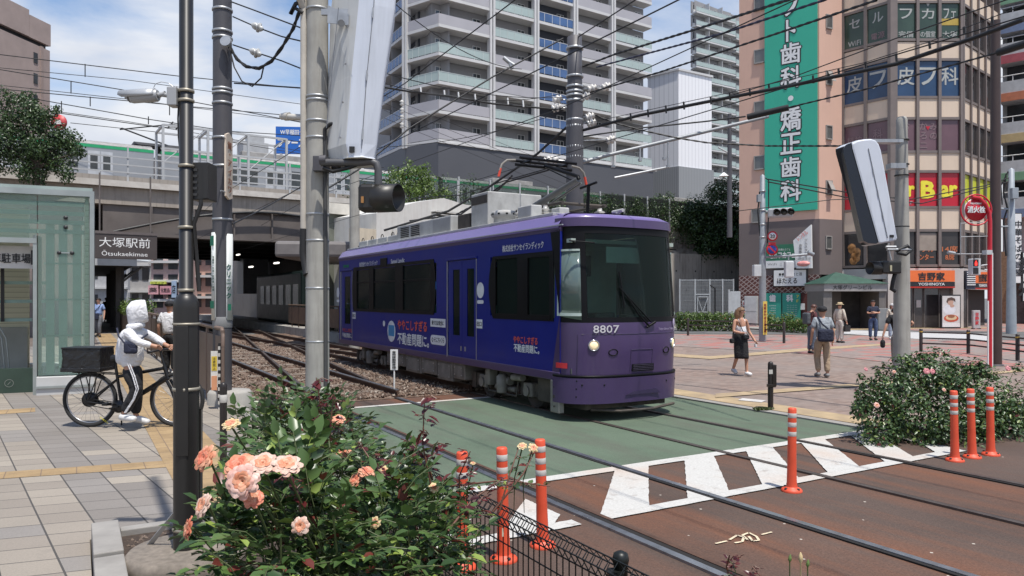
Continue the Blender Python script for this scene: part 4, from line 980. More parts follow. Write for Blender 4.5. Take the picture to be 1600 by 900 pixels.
 for i,ch in enumerate('精神'): pass
 wtxt('精神',M1,g1*.5,mid(2),.9,.5,WL2);wtxt('科',M1,g1*1.5,mid(2)+.2,.55,.6,WL2)
 wtxt('おこリ',M2,g2*.5,mid(2),None,1.55,WL2,vertical=True);wtxt('みの',M2,g2*1.75,mid(2)+.25,None,1.0,WL2,vertical=True);wtxt('かろニ',M2,g2*1.3,mid(2),None,1.55,WL2,vertical=True)
 for zz in (mid(0)+1.0,mid(2)+.42): MB(M2).add([(g2*1.5-.14,.04,zz+.12),(g2*1.5+.14,.04,zz+.12),(g2*1.5,.04,zz-.12)],[(0,2,1)]).build('window_film',WL if zz > mid(2)+1 else colr[3],t)
 wtxt('er',M2,g2*.55,mid(3)-.1,.85,.6,YL,.05);wtxt('B',M2,g2*1.5,mid(3)-.0,.75,.95,YL,.06);wtxt('ar',M2,g2*2.45,mid(3)-.1,.95,.65,YL,.05);wtxt('F',M2,g2*.75,mid(3)-.8,.12,.18,WL,.03)
 ORG =M_('orange_writing',(.55,.16,.06),.5)
 wtxt('ブル',M2,g2*1.5,mid(4)-.05,.75,.36,ORG);wtxt('ンター',M2,g2*1.45,mid(4)-.55,.85,.34,ORG);wtxt('14席',M2,g2*2.5,mid(4)-.05,.95,.36,ORG);wtxt('8席',M2,g2*2.5,mid(4)-.55,.55,.36,ORG)
 MB(M2).box(g2*1+.14,g2*2-.14,.04,.058,mid(4)-.15,W_Z[4][1]-.1).build('window_blind',M_('blind_tan',(.30,.25,.21),.8),t)
 fp =MB(M1).box(.35,g1-.2,.035,.058,W_Z[4][0]+.05,W_Z[4][1]-.12).build('window_poster',M_('poster_dark',(.05,.04,.035),.5,var=.3,scale=4),t)
 pm =MB(M1);random.seed(3)
 for i in range(7): pm.lathe([(.26,0),(.2,.02),(0,.02)],12,M1.inverted() @ M1 @ Matrix.Translation((.7+random.uniform(-.15,.35),.03,W_Z[4][0]+.3+.14*i)) @ Matrix.Rotation(R(90),4,'X'))
 pm.build('food_picture',M_('food_orange',(.42,.20,.07),.5,var=.5,scale=5),fp)
 STN =M_('pale_stone',(.50,.46,.43),.7,var=.08,scale=1.5)
 zg =zat(419,45)
 seg(A2,A3,zat(455,45)+.75,zg,STN,'fascia');seg(A3,A4,zat(452,45)+.2,zg,STN,'fascia',off=.02);seg(A4,A5,zat(452,45),zg,STN,'fascia',off=.02)
 for p in (A2,A3+V((.2,0,0)),A4+V((-.2,0,0))): MB().box(p.x-.32,p.x+.32,p.y-.04,p.y+.6,0,zg).build('pillar',STN if p is not A3 else STN,t)
 SF =M_('shop_frame',(.16,.14,.13),.5,.2);SG =M_('shop_glass',(.045,.04,.04),.08,var=.5,scale=.7,spec=.9)
 def px(u,Y=45): return (u-800)/1155*Y
 y =45.12
 for i,(u0,u1) in enumerate(((1408,1427),(1430,1443),(1446,1468),(1501,1512))):
  o =MB().box(px(u0),px(u1),y,y+.05,.1,2.45).build('shop_window' if i != 2 else 'shop_door',SG,t)
  MB().box(px(u0)-.08,px(u0),y-.04,y+.06,.02,2.55).box(px(u1),px(u1)+.08,y-.04,y+.06,.02,2.55).box(px(u0),px(u1),y-.04,y+.06,2.45,2.55).build('frame',SF,o)
 MB().box(px(1400),px(1515),y+.1,y+.3,0,3.1).build('shop_wall',M_('shop_wall',(.22,.19,.17),.7,var=.15),t)
 MB().box(px(1404),px(1500),y-.02,y+.12,2.58,3.0).build('shop_wall',SF,t)
 MB().box(px(1433),px(1440),y-.05,y-.01,1.3,1.75).build('door_notice',STN,t)
 return t,A0,A1,A2,A3,A4,A5
OFF,A0,A1,A2,A3,A4,A5 =peach_building()
def onwall(u,v,a=None,b=None,off=.0):
 a =a or A0;b =b or A1;r =(u-800)/1155;d =b-a;k =(r*a.y-a.x)/(d.x-r*d.y);p =a+d*k;n =V((-d.y,d.x,0)).normalized()
 p =p-n*off;return V((p.x,p.y,zat(v,p.y))),d.normalized()
WLT =M_('sign_white',(.74,.74,.73),.5,var=.03);BKL =M_('sign_black',(.02,.02,.022),.5)
def wallsign(name,label,u0,u1,v0,v1,m,texts=(),off=.12,th=.1,cat='sign',a=None,b=None,framem=None,group=None):
 p0,d =onwall(u0,v1,a,b,off);p1,_ =onwall(u1,v0,a,b,off);c =(p0+p1)/2;w_ =(V((p1.x,p1.y,0))-V((p0.x,p0.y,0))).length
 pm,_ =onwall((u0+u1)/2,v0,a,b,off);pn,_ =onwall((u0+u1)/2,v1,a,b,off);h_ =pm.z-pn.z;c.z =(pm.z+pn.z)/2
 t =thing(name,label,cat,tuple(c),group=group);M =XF(c,d)
 MB(M).box(-w_/2,w_/2,0,th,-h_/2,h_/2).build('board',m,t)
 if framem: MB(M).box(-w_/2-.06,w_/2+.06,.012,th+.02,-h_/2-.06,h_/2+.06).build('frame',framem,t)
 for tx in texts:
  s_,fx,fz,fw,fh,tm =tx[:6];k =tx[6] if len(tx) > 6 else {}
  lettering(s_,face(c+d*(fx*w_)+V((0,0,fz*h_)),d,off=.015),tm,t,w=None if fw is None else fw*w_,h=None if fh is None else fh*h_,**k)
 return t,M,w_,h_
TEAL =M_('banner_green',(.035,.40,.27),.6,var=.04,scale=.6)
pb,_d2 =onwall(1196,333,off=.16);pe,_ =onwall(1278,329,off=.16)
gt =thing('vertical_banner','huge green vertical banner with white outlined writing on the peach wall','banner',(pb.x,pb.y,pb.z))
wB =(V((pe.x,pe.y,0))-V((pb.x,pb.y,0))).length;MBn =XF(V((pb.x,pb.y,pb.z)),_d2)
MB(MBn).box(0,wB,0,.1,0,24-pb.z).build('board',TEAL,gt)
for ch,vc,hh in (('ラ',-60,40),('フ',6,34),('ト',47,33),('歯',83,32),('科',120.5,32),('・',153.5,12),('矯',186,35),('正',224,31),('歯',261,31),('科',297.5,32)):
 if ch == 'ラ': continue
 p,d =onwall(1237,vc,off=.19);hm =hh/1155*p.y
 wd =None if ch in '・ト' else 1.24
 if ch == '・': lettering('●',face(p,d),WLT,gt,w=.34,h=.34,bold=0);continue
 w_ ={'フ': .95,'ト': .55}.get(ch,1.24)
 lettering(ch,face(p,d,off=-.014),BKL,gt,w=w_+.02,h=hm+.02,bold=.075,name='lettering_outline')
 lettering(ch,face(p,d),WLT,gt,w=w_,h=hm,bold=.03)
GSN =M_('sign_green',(.03,.16,.09),.5,var=.2,scale=3)
wallsign('cafe_sign','green and white shop sign high on the brown wall beside the five-sided board',1196,1246,382,419,GSN,[('セルフカフェ',0.05,.05,.8,.26,WLT,dict(bold=.04)),('人気個室完備のカフェ',.0,.28,.6,.1,WLT)])
p,d =onwall(1221,413,off=.13);
cs =[o for o in D.objects if o.name == 'cafe_sign'][0]
MB(XF(p,d)).box(-1.08,1.08,-.012,.0,-.24,.24).build('board_foot',WLT,cs);lettering('WiFi ▯▯ ◎',face(p,d,off=.02),M_('grey_writing',(.25,.25,.25),.5),cs,w=1.7,h=.2)
def five_sided():
 pts =[(1244,376),(1271.5,351),(1272.5,419),(1249,419.5)]
 c,d =onwall(1258,419,off=.5);t =thing('five_sided_sign','white slanted-top projecting sign with pink and grey writing above the white lantern board','sign',tuple(c))
 M =XF(c,d);loc =[]
 for u,v in pts:
  p,_ =onwall(u,v,off=.5);q_ =M.inverted() @ p;loc.append((q_.x,q_.z))
 MB(M @ Matrix.Rotation(R(90),4,'X')).prism(loc,-.15,.1).build('board',WLT,t)
 PK =M_('pink_writing',(.75,.30,.28),.5);GR =M_('grey_writing',(.25,.25,.25),.5)
 cx =lambda u,v: onwall(u,v,off=.62)[0]
 lettering('レンタル',face(cx(1258,368),(d+V((0,0,.75))).normalized(),(V((0,0,1))-d*.75).normalized()),PK,t,w=.75,h=.3,bold=.03)
 lettering('ジムスタジオ',face(cx(1264,388),d),GR,t,h=1.2,vertical=True,bold=.03);lettering('会員募集',face(cx(1255.5,391),d),GR,t,h=.8,vertical=True,bold=.03)
 lettering('24時間 年中',face(cx(1260,404.5),d),GR,t,w=.85,h=.2)
 MB(XF(cx(1260,412),d)).lathe([(.01,-.01),(.40,0),(.40,.01),(.01,.011)],20,Matrix.Rotation(R(90),4,'X') @ Matrix.Scale(.42,4,(0,1,0))).build('oval_mark',PK,t)
five_sided()
wallsign('lantern_board','white illuminated shop board with black hiragana writing above the teal dental boards',1212,1262,422,446.5,WLT,[('ほたえる',-.08,-.18,.62,.34,BKL,dict(bold=.02)),('●● ワイ片と酒',.02,.24,.72,.2,BKL)],off=.35,th=.25,framem=BKL)
TL2 =M_('board_teal',(.03,.29,.22),.5,var=.05)
for (u0,u1,s_,lb) in ((1196,1222,'歯','teal dental board with one white character, nearer the signal pole'),(1224,1252,'科','teal dental board reading the second character and 7F, next to the brick pier')):
 tt,M,w_,h_ =wallsign('dental_board',lb,u0,u1,458,502,TL2,[(s_,0 if s_ == '歯' else -.08,.32,.36,.24,WLT,dict(bold=.05))]+([('7F',.36,.3,.14,.26,M_('yellow_writing',(.80,.70,.05),.5),dict(vertical=True))] if s_ == '科' else []),off=.2,group='teal dental boards')
 if s_ == '歯':
  for i,sx in enumerate(('診療科目','一般歯科','小児歯科','矯正歯科','予防','口腔外科')): lettering(sx,M @ Matrix.Translation((0,-.016,.10-.155*i)) @ Matrix.Rotation(R(90),4,'X'),WLT,tt,w=.42,h=.07)
  lettering('緑の歯科',M @ Matrix.Translation((.2,-.016,-.75)) @ Matrix.Rotation(R(90),4,'X'),WLT,tt,w=.6,h=.12)
 else:
  for i in range(6): lettering('○ ○ ○ ○',M @ Matrix.Translation((0.05,-.016,.12-.13*i)) @ Matrix.Rotation(R(90),4,'X'),WLT,tt,w=.62,h=.05)
p,d =onwall(1164,474,off=.16);M =XF(p,d);t =thing('wall_notice','small white notice with a red figure on the brick wall','notice',tuple(p));MB(M).box(-.11,.11,0,.03,-.19,.19).build('board',WLT,t);lettering('火',face(p,d,off=.01),M_('red_writing',(.6,.03,.04),.5),t,w=.13,h=.24,bold=.03)
p,d =onwall(1255,479,off=.16);one(MB(XF(p,d)).box(-.14,.14,0,.04,-.2,.2),'wall_plate',WLT,'blank white plate on the brick pier right of the teal boards','plate')
p,d =onwall(1176,482,off=.30);t =thing('meter_cupboard','grey steel cupboard standing against the brick wall behind the woman','cupboard',(p.x,p.y,0));M =XF(V((p.x,p.y,0)),d)
MB(M).box(-.42,.42,-.1,.3,.05,2.0).build('cupboard_body',M_('cupboard_grey',(.42,.43,.43),.6),t,bev=.02);MB(M).box(-.38,.38,-.12,-.1,.15,.95).box(-.38,.38,-.12,-.1,1.0,1.92).build('door',M_('cupboard_grey2',(.50,.50,.50),.6),t)
def awning():
 Y =43.2;x0,x1 =(1288-800)/1155*Y,(1386-800)/1155*Y;z0 =zat(443,Y);zt_ =zat(424,Y);xm =(1320-800)/1155*Y
 t =thing('entrance_canopy','dark green pyramid roofed entrance canopy with a grey name beam','canopy',((x0+x1)/2,Y,z0))
 MB().add([(x0-.1,Y-.1,z0),(x1+.1,Y-.1,z0),(x1+.1,Y+3,z0),(x0-.1,Y+3,z0),(xm,Y+1.2,zt_)],[(0,1,4),(1,2,4),(2,3,4),(3,0,4),(3,2,1,0)]).build('roof',M_('roof_green',(.022,.07,.05),.6,var=.2,scale=4),t)
 MB().box(x0,x1,Y,Y+2.9,zat(455,Y),z0-.002).build('name_beam',M_('beam_grey',(.30,.28,.27),.6),t)
 lettering('大塚グリーンビル',face(V(((1332-800)/1155*Y,Y-.015,zat(449,Y))),(1,0,0)),BKL,t,w=2.3,h=.27,bold=.01)
 for x,w_ in ((x0+.25,.25),(x1-.2,.2)): MB().box(x-w_,x+w_,Y+.12,Y+2.5,.05,zat(455,Y)).build('side_wall',M_('post_grey',(.16,.145,.135),.6),t)
 MB().box(x0+.2,x1-.2,Y+2.6,Y+2.8,.05,3.0).build('entrance_wall',M_('entrance_dark',(.05,.045,.045),.7,var=.3),t)
 MB().box(x0+1.2,x0+2.1,Y+2.54,Y+2.6,.1,2.3).build('entrance_door',M_('shop_frame',(.16,.14,.13),.5,.2),t)
awning()
ORS =M_('sign_orange',(.80,.17,.045),.45,var=.04);
def shop_sign(u0,u1,v0,v1,Y,lb,big,small,extra=False):
 x0,x1 =(u0-800)/1155*Y,(u1-800)/1155*Y;z1,z0 =zat(v0,Y),zat(v1,Y);h =z1-z0
 t =thing('shop_sign',lb,'sign',((x0+x1)/2,Y,z0))
 MB().box(x0,x1,Y,Y+.3,z0+h*.36,z1).build('board',ORS,t)
 MB().box(x0,x1,Y-.004,Y+.3,z0+h*.09,z0+h*.35).build('name_strip',BKL,t);MB().box(x0,x1,Y-.006,Y+.3,z0,z0+h*.085).build('edge_strip',M_('edge_red',(.45,.03,.02),.4),t)
 if big: lettering(big,face(V(((x0+x1)/2,Y-.015,z0+h*.66)),(1,0,0)),BKL,t,w=(x1-x0)*.56,h=h*.44,bold=.045)
 if small: lettering(small,face(V(((x0+x1)/2+.0,Y-.02,z0+h*.22)),(1,0,0)),WLT,t,w=(x1-x0)*.56,h=h*.15,bold=.03)
 return t
shop_sign(1418.5,1492,422.5,450,44.6,'long orange shop sign with black characters over the glass shop door','吉野家','YOSHINOYA')
shop_sign(1524,1547,425,452,45.0,'short orange shop sign on the corner, left of the red pole','吉野家','YOSHINOYA')
t =thing('striped_panel','dark panel of pale horizontal slats between the two orange shop signs','panel',((1515-800)/1155*45,45,2.3))
MB().box((1508-800)/1155*45,(1522.5-800)/1155*45,44.9,45.15,zat(452,45),zat(423,45)).build('panel_back',M_('panel_navy',(.04,.045,.07),.5),t)
mb =MB()
for i in range(7): mb.box((1509-800)/1155*45,(1522-800)/1155*45,44.85,44.9,zat(445-i*3.2,45)-.03,zat(445-i*3.2,45)+.03)
mb.build('slat',WLT,t)
def poster():
 Y =44.3;x0,x1 =(1472.5-800)/1155*Y,(1500-800)/1155*Y
 t =thing('poster_stand','tall black framed poster of a person eating over a bowl, beside the shop door','poster',((x0+x1)/2,Y,.02))
 MB().box(x0-.06,x1+.06,Y+.02,Y+.15,.0,2.08).build('frame',BKL,t);MB().box(x0,x1,Y,Y+.03,.14,2.0).build('poster_sheet',M_('poster_paper',(.62,.60,.58),.5),t)
 def pic(n,m,pts,k): MB().poly([(x0+(x1-x0)*a,Y-.002*k,.14+1.86*b) for a,b in pts]).build(n,m,t)
 circ =lambda cx,cy,rx,ry,n=16: [(cx+rx*math.cos(2*PI*i/n),cy+ry*math.sin(2*PI*i/n)) for i in range(n)]
 pic('picture',M_('print_white_shirt',(.70,.70,.72),.5),circ(.40,.56,.36,.16),1)
 pic('picture',M_('print_skin',(.52,.32,.24),.5),circ(.46,.80,.17,.10),2);pic('picture',M_('print_hair',(.10,.06,.045),.5),[(.22,.82),(.30,.93),(.52,.96),(.72,.91),(.74,.80),(.64,.85),(.48,.86),(.34,.84),(.28,.76)],3)
 pic('picture',M_('print_skin',(.52,.32,.24),.5),circ(.55,.68,.13,.05),3)
 pic('picture',M_('print_red',(.55,.10,.05),.5),circ(.5,.28,.42,.12),3);pic('picture',M_('print_cream',(.65,.50,.30),.5),circ(.5,.30,.32,.08),4);pic('picture',M_('print_brown',(.30,.12,.06),.5),circ(.5,.34,.2,.05),5)
 MB().box(x0,x1,Y-.006,Y,.14,.36).build('poster_foot',WLT,t)
poster()
def stand_sign(u,v,w_,h_,lb,m,txt,tm,cat='sign',Y=None,nm='standing_sign'):
 g =G(u,v,.05);t =thing(nm,lb,cat,(g.x,g.y,.05));MB().box(g.x-w_/2,g.x+w_/2,g.y-.09,g.y+.09,.08,h_).build('board',m,t,bev=.02)
 MB().box(g.x-w_/2,g.x-w_/2+.06,g.y-.15,g.y+.15,.0,.1).box(g.x+w_/2-.06,g.x+w_/2,g.y-.15,g.y+.15,0,.1).build('foot',BKL,t)
 if txt: lettering(txt,face(V((g.x,g.y-.1,h_*.58)),(1,0,0)),tm,t,h=h_*.62,vertical=True,bold=.04)
 return t
stand_sign(1525,514,.42,1.15,'small standing sign with red vertical characters by the corner shop',M_('stand_grey',(.42,.40,.40),.6),'吉野家',M_('red_writing',(.6,.03,.04),.5))
stand_sign(1380,516.5,.62,1.3,'low sandwich board left of the striped barber pole',M_('board_slate',(.20,.20,.20),.6),None,None,nm='sandwich_board')
stand_sign(1404,516.5,.5,1.3,'red and white standing board between the man with crossed arms and the barber pole',M_('stand_red',(.45,.12,.12),.6,var=.5,scale=6),None,None) if False else None
def barber():
 g =G(1409,515,.05);t =thing('barber_pole','leaning red, white and blue striped barber pole in front of the entrance','barber pole',(g.x,g.y,.05))
 m,nt,b =nmat('barber_stripes');tcn =nt.nodes.new('ShaderNodeTexCoord');sp =nt.nodes.new('ShaderNodeSeparateXYZ');nt.links.new(tcn.outputs['Object'],sp.inputs[0])
 ang =math2(nt,'ARCTAN2',sp.outputs[1],sp.outputs[0]);k =math2(nt,'FRACT',math2(nt,'ADD',math2(nt,'MULTIPLY',sp.outputs[2],1.15),math2(nt,'DIVIDE',ang,2*PI)))
 r =ramp(nt,k,[(0,(.7,.7,.7)),(.25,(.50,.04,.05)),(.5,(.7,.7,.7)),(.75,(.03,.07,.28))]);r.color_ramp.interpolation ='CONSTANT';nt.links.new(r.outputs[0],b.inputs['Base Color'])
 MB(Matrix.Translation((g.x,g.y,.05))).lathe([(.17,.25),(.17,1.85)],18).build('striped_tube',m,t)
 MB(Matrix.Translation((g.x,g.y,.05))).lathe([(.2,0),(.2,.25)],18).lathe([(.18,1.85),(.18,1.92),(.12,2.02),(.03,2.06)],18).build('cap',M_('chrome',(.6,.6,.6),.15,1),t)
barber()
def right_block():
 a =P(1561,465,54);a.z =0;b =P(1720,465,50);b.z =0
 t =thing('balcony_building','white building with pastel balcony fronts at the right edge behind the brown pole','building',(a.x,a.y,0))
 d =(b-a).normalized();n =V((-d.y,d.x,0));w_ =(b-a).length
 MB().prism([(p.x,p.y) for p in (a+n*1.3,b+n*1.3,b+n*11,a+n*11)],0,26).build('wall',M_('flat_wall',(.50,.50,.50),.8),t)
 cols =[M_('pastel_blue',(.22,.28,.42),.7),M_('pastel_green',(.22,.40,.24),.7),M_('pastel_ochre',(.62,.47,.24),.7),M_('pastel_orange',(.62,.22,.12),.7),M_('pastel_rose',(.5,.12,.14),.7),M_('flat_white',(.60,.60,.60),.7)]
 M =XF(a,d)
 for i,v in enumerate((322,265,205,141,82,35,-10)):
  z =zat(v,54)
  sl_ =MB(M).box(0,w_,0,1.4,z-.9,z).box(0,w_,0,.1,z,z+.55).build('balcony',M_('flat_white',(.60,.60,.60),.7),t)
  MB(M).box(0,w_,-.03,.0,z-.9,z-.3).build('coloured_band',cols[i % 5],sl_)
  r_ =MB(M).tube([(0,.05,z+.95),(w_,.05,z+.95)],.035,6)
  for k in range(8): r_.tube([(w_*k/7,.05,z+.55),(w_*k/7,.05,z+.95)],.03,6)
  r_.build('railing',WLT,sl_)
  for k in range(3): MB(M).box(.3+k*2.4,2.4+k*2.4,1.22,1.3,z+.1,z+2.0).build('window',TWIN,t)
 MB(M).box(-.2,.9,-1.0,.2,0,5.2).build('brick_front',M_('tan_brick',(.34,.21,.13),.8,var=.3,scale=8),t)
 MB(M).box(.9,w_,-.8,.1,0,2.9).build('shop_front',M_('shop_dim',(.10,.085,.08),.8,var=.5,scale=2),t)
 MB(M).box(.9,w_,-1.6,.1,2.9,3.3).build('shop_awning',M_('awning_red',(.32,.05,.06),.6),t)
right_block()
def blade_sign(u0,u1,v0,v1,Y,lb,m,txt,tm,nm='blade_sign',hfrac=.8,fr=BKL):
 x0,x1 =(u0-800)/1155*Y,(u1-800)/1155*Y;z1,z0 =zat(v0,Y),zat(v1,Y)
 t =thing(nm,lb,'sign',((x0+x1)/2,Y,z0));MB().box(x0,x1,Y,Y+.18,z0,z1).build('board',m,t);MB().box(x0-.05,x1+.05,Y+.02,Y+.16,z0-.05,z1+.05).build('frame',fr,t)
 lettering(txt,face(V(((x0+x1)/2,Y-.012,(z0+z1)/2)),(1,0,0)),tm,t,h=(z1-z0)*hfrac,vertical=True,bold=.03);return t
blade_sign(1586,1596,334,442,47,'tall white vertical restaurant sign with black brush characters behind the grey pole',WLT,'中華そばの旨屋',BKL)
blade_sign(1599,1612,395,470,44,'white vertical sign cut by the right edge of the picture',WLT,'麺処',BKL)
# ---------------------------------------------------------------- retaining wall, slope and fences right of the tram
def retaining():
 RW =M_('retaining_concrete',(.42,.38,.33),.9,var=.15,scale=.6,dirt=.7,tint=(.12,.105,.09),streak=True,bmp=.3)
 t =thing('retaining_wall','stained concrete retaining wall with drain holes below the dark trees','wall',tuple(B(28,1)))
 a,b =B(16,2.0),P(1158,465,58.5);a.z =b.z =0
 d =(b-a).normalized();w_ =(b-a).length;M =XF(a,d)
 MB(M).box(0,w_,0,1.2,-.1,5.2).build('wall_face',RW,t)
 dm =MB(M)
 for i in range(12): x =w_-1.0-i*1.9;dm.tube([(x,-.01,3.9),(x,.05,3.9)],.07,8)
 for i in range(12): x =w_-1.9-i*1.9;dm.tube([(x,-.01,2.5),(x,.05,2.5)],.07,8)
 dm.build('drain_hole',BKL,t)
 jm =MB(M)
 for i in range(8): jm.box(w_-i*4.2-.02,w_-i*4.2+.02,-.006,.01,0,5.2)
 jm.build('joint',M_('joint_dark',(.09,.08,.07),.9),t)
 random.seed(5);mb =MB(M);nx,nz =16,10;vs =[]
 for i in range(nx+1):
  for j in range(nz+1): vs.append((w_-8.5+8.5*i/nx,.3+j*.45+random.uniform(-.35,.35),5.2+j*.36+random.uniform(-.25,.25) if j else 5.1))
 mb.add(vs,[(i*(nz+1)+j,(i+1)*(nz+1)+j,(i+1)*(nz+1)+j+1,i*(nz+1)+j+1) for i in range(nx) for j in range(nz)])
 struct(mb,'rock_slope',M_('slope_rock',(.20,.175,.145),.95,var=.5,scale=1.2,bmp=.6))
 return M,w_
RM,RW_ =retaining()
def steel_fence():
 PALE =M_('galvanised',(.42,.44,.45),.5,.4)
 a =P(1062,465,50);b =P(1148,465,50);t =thing('steel_gate_fence','galvanised frame fence with a small gate standing before the retaining wall','fence',(a.x,50,0))
 xs =[(u-800)/1155*50 for u in (1062,1086,1109,1129,1146)];z1 =zat(437,50)
 fr =MB()
 for x in xs: fr.box(x-.04,x+.04,49.96,50.04,0,z1+.05)
 fr.box(xs[0],xs[-1],49.97,50.03,z1-.05,z1);fr.box(xs[1],xs[2],49.97,50.03,zat(460,50)-.04,zat(460,50)+.04)
 fr.build('frame',PALE,t)
 g =MB();x0,x1 =xs[1]+.12,xs[2]-.12;z0 =.9;zz =zat(463,50)
 g.box(x0,x0+.05,49.9,49.95,z0,zz).box(x1-.05,x1,49.9,49.95,z0,zz).box(x0,x1,49.9,49.95,z0,z0+.06).box(x0,x1,49.9,49.95,zz-.06,zz)
 g.tube([(x0,49.92,zz),((x0+x1)/2,49.92,z0)],.03,6).tube([(x1,49.92,zz),((x0+x1)/2,49.92,z0)],.03,6);g.build('gate',PALE,t)
 mb =MB()
 for i in range(60): x =xs[0]+(xs[-1]-xs[0])*i/60;mb.box(x-.006,x+.006,49.995,50.005,.1,z1)
 for i in range(12): mb.box(xs[0],xs[-1],49.995,50.005,.2+i*.25,.21+i*.25)
 mb.build('wire_mesh',PALE,t)
 one(MB().box((1139-800)/1155*46,(1157-800)/1155*46,46,46.08,.1,2.3).box((1139-800)/1155*46-.04,(1139-800)/1155*46+.04,45.96,46.12,0,2.4),'screen_panel',M_('screen_pale',(.40,.41,.42),.5),'plain pale grey screen panel between the retaining wall and the brick corner','screen')
 x =(1117-800)/1155*48
 one(MB().tube([(x,48,0),(x,48,2.55)],.05,8).tube([(x,48,2.5),(x-.3,48,2.72)],.05,8),'lamp_post',BKL,'short black floodlight post before the retaining wall','lamp post')
steel_fence()
# ---------------------------------------------------------------- railway bridge, train, station
DECKC =M_('bridge_concrete',(.30,.27,.24),.85,var=.12,scale=.5,dirt=.6,tint=(.14,.12,.10),streak=True)
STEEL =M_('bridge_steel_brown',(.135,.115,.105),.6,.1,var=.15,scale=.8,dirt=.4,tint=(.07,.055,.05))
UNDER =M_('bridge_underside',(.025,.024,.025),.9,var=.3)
WHR =M_('railing_white',(.40,.41,.42),.5,var=.08,dirt=.3,tint=(.3,.28,.25))
def bridge():
 t =thing('railway_bridge','railway bridge crossing over the tram tracks, with a brown steel girder and white railings','bridge',tuple(B(0,0)))
 def seg(t0,t1,d0,d1,z0,z1,n,m,**k):
  mb =MB(XF(B0,BD)).box(t0,t1,d0,d1,z0,z1);return mb.build(n,m,t,**k)
 seg(-22,15.5,0,26,6.3,7.05,'deck',DECKC);seg(-22,15.5,-.25,.4,7.06,7.34,'edge_beam',M_('edge_pale',(.52,.49,.45),.8,var=.1,dirt=.5,tint=(.25,.2,.17)))
 seg(-22,15.5,-.02,.5,6.25,7.05,'fascia',M_('fascia_stone',(.33,.29,.25),.8,var=.1,dirt=.5,streak=True))
 seg(1.2,15.5,.1,.6,4.95,6.26,'girder',STEEL)
 for i in range(7): seg(3.2+i*1.9,3.28+i*1.9,-.02,.1,4.95,6.25,'girder_stiffener',STEEL)
 seg(1.0,15.5,-.1,.7,4.8,4.95,'girder_flange',STEEL)
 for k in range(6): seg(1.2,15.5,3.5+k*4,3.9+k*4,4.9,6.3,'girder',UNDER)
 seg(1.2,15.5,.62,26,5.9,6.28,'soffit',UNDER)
 pts =[B(1.6+i*.75,-.22,4.95+1.35*math.sin(PI*min(1,i/10)/2)) for i in range(11)]+[B(9.1+i*1.2,-.22,6.3-1.3*math.sin(PI*i/12)**2) for i in range(1,6)]
 MB().tube(pts,.07,6).build('curved_pipe',BKL,t)
 seg(-22,.4,.3,26,0,6.2,'abutment',M_('abutment_tile',(.20,.165,.15),.8,var=.15,scale=1))
 seg(15.5,17.5,.0,26,0,7.05,'abutment',DECKC)
 for i in range(13):
  x =-8+i*2.55
  seg(x,x+.07,.05,.13,7.34,9.0,'railing_post',WHR)
 for z in (7.75,8.1,8.45): seg(-22,15.5,.02,.07,z,z+.06,'railing_rail',WHR)
 seg(-22,60,2.2,2.4,7.05,7.9,'parapet_wall',DECKC)
 seg(15.5,62,1.0,3,5.2,7.6,'embankment_wall',DECKC)
 for i in range(20):
  x =16+i*2.3;seg(x,x+.1,.9,1.0,7.4,9.4,'screen_post',WHR)
 return t
bridge()
PANE =glassm('screen_glass',(.72,.76,.74),.14,.1,(.12,.13,.12))
t =thing('glass_screen','row of dusty glass screens along the railway embankment beyond the tram','screen',tuple(B(16,.95)))
for i in range(19): MB(XF(B0,BD)).box(16.12+i*2.3,18.28+i*2.3,.94,.96,7.7,9.3).build('pane',PANE,t)
emb =MB(XF(B0,BD)).box(15.5,90,3.0,40,0,7.2).box(-90,-22,2,40,0,6.6);struct(emb,'embankment',DECKC)
mb =MB(XF(B0,BD)).box(-60,90,6.5,24,7.2,7.55);struct(mb,'rail_bed',BALL)
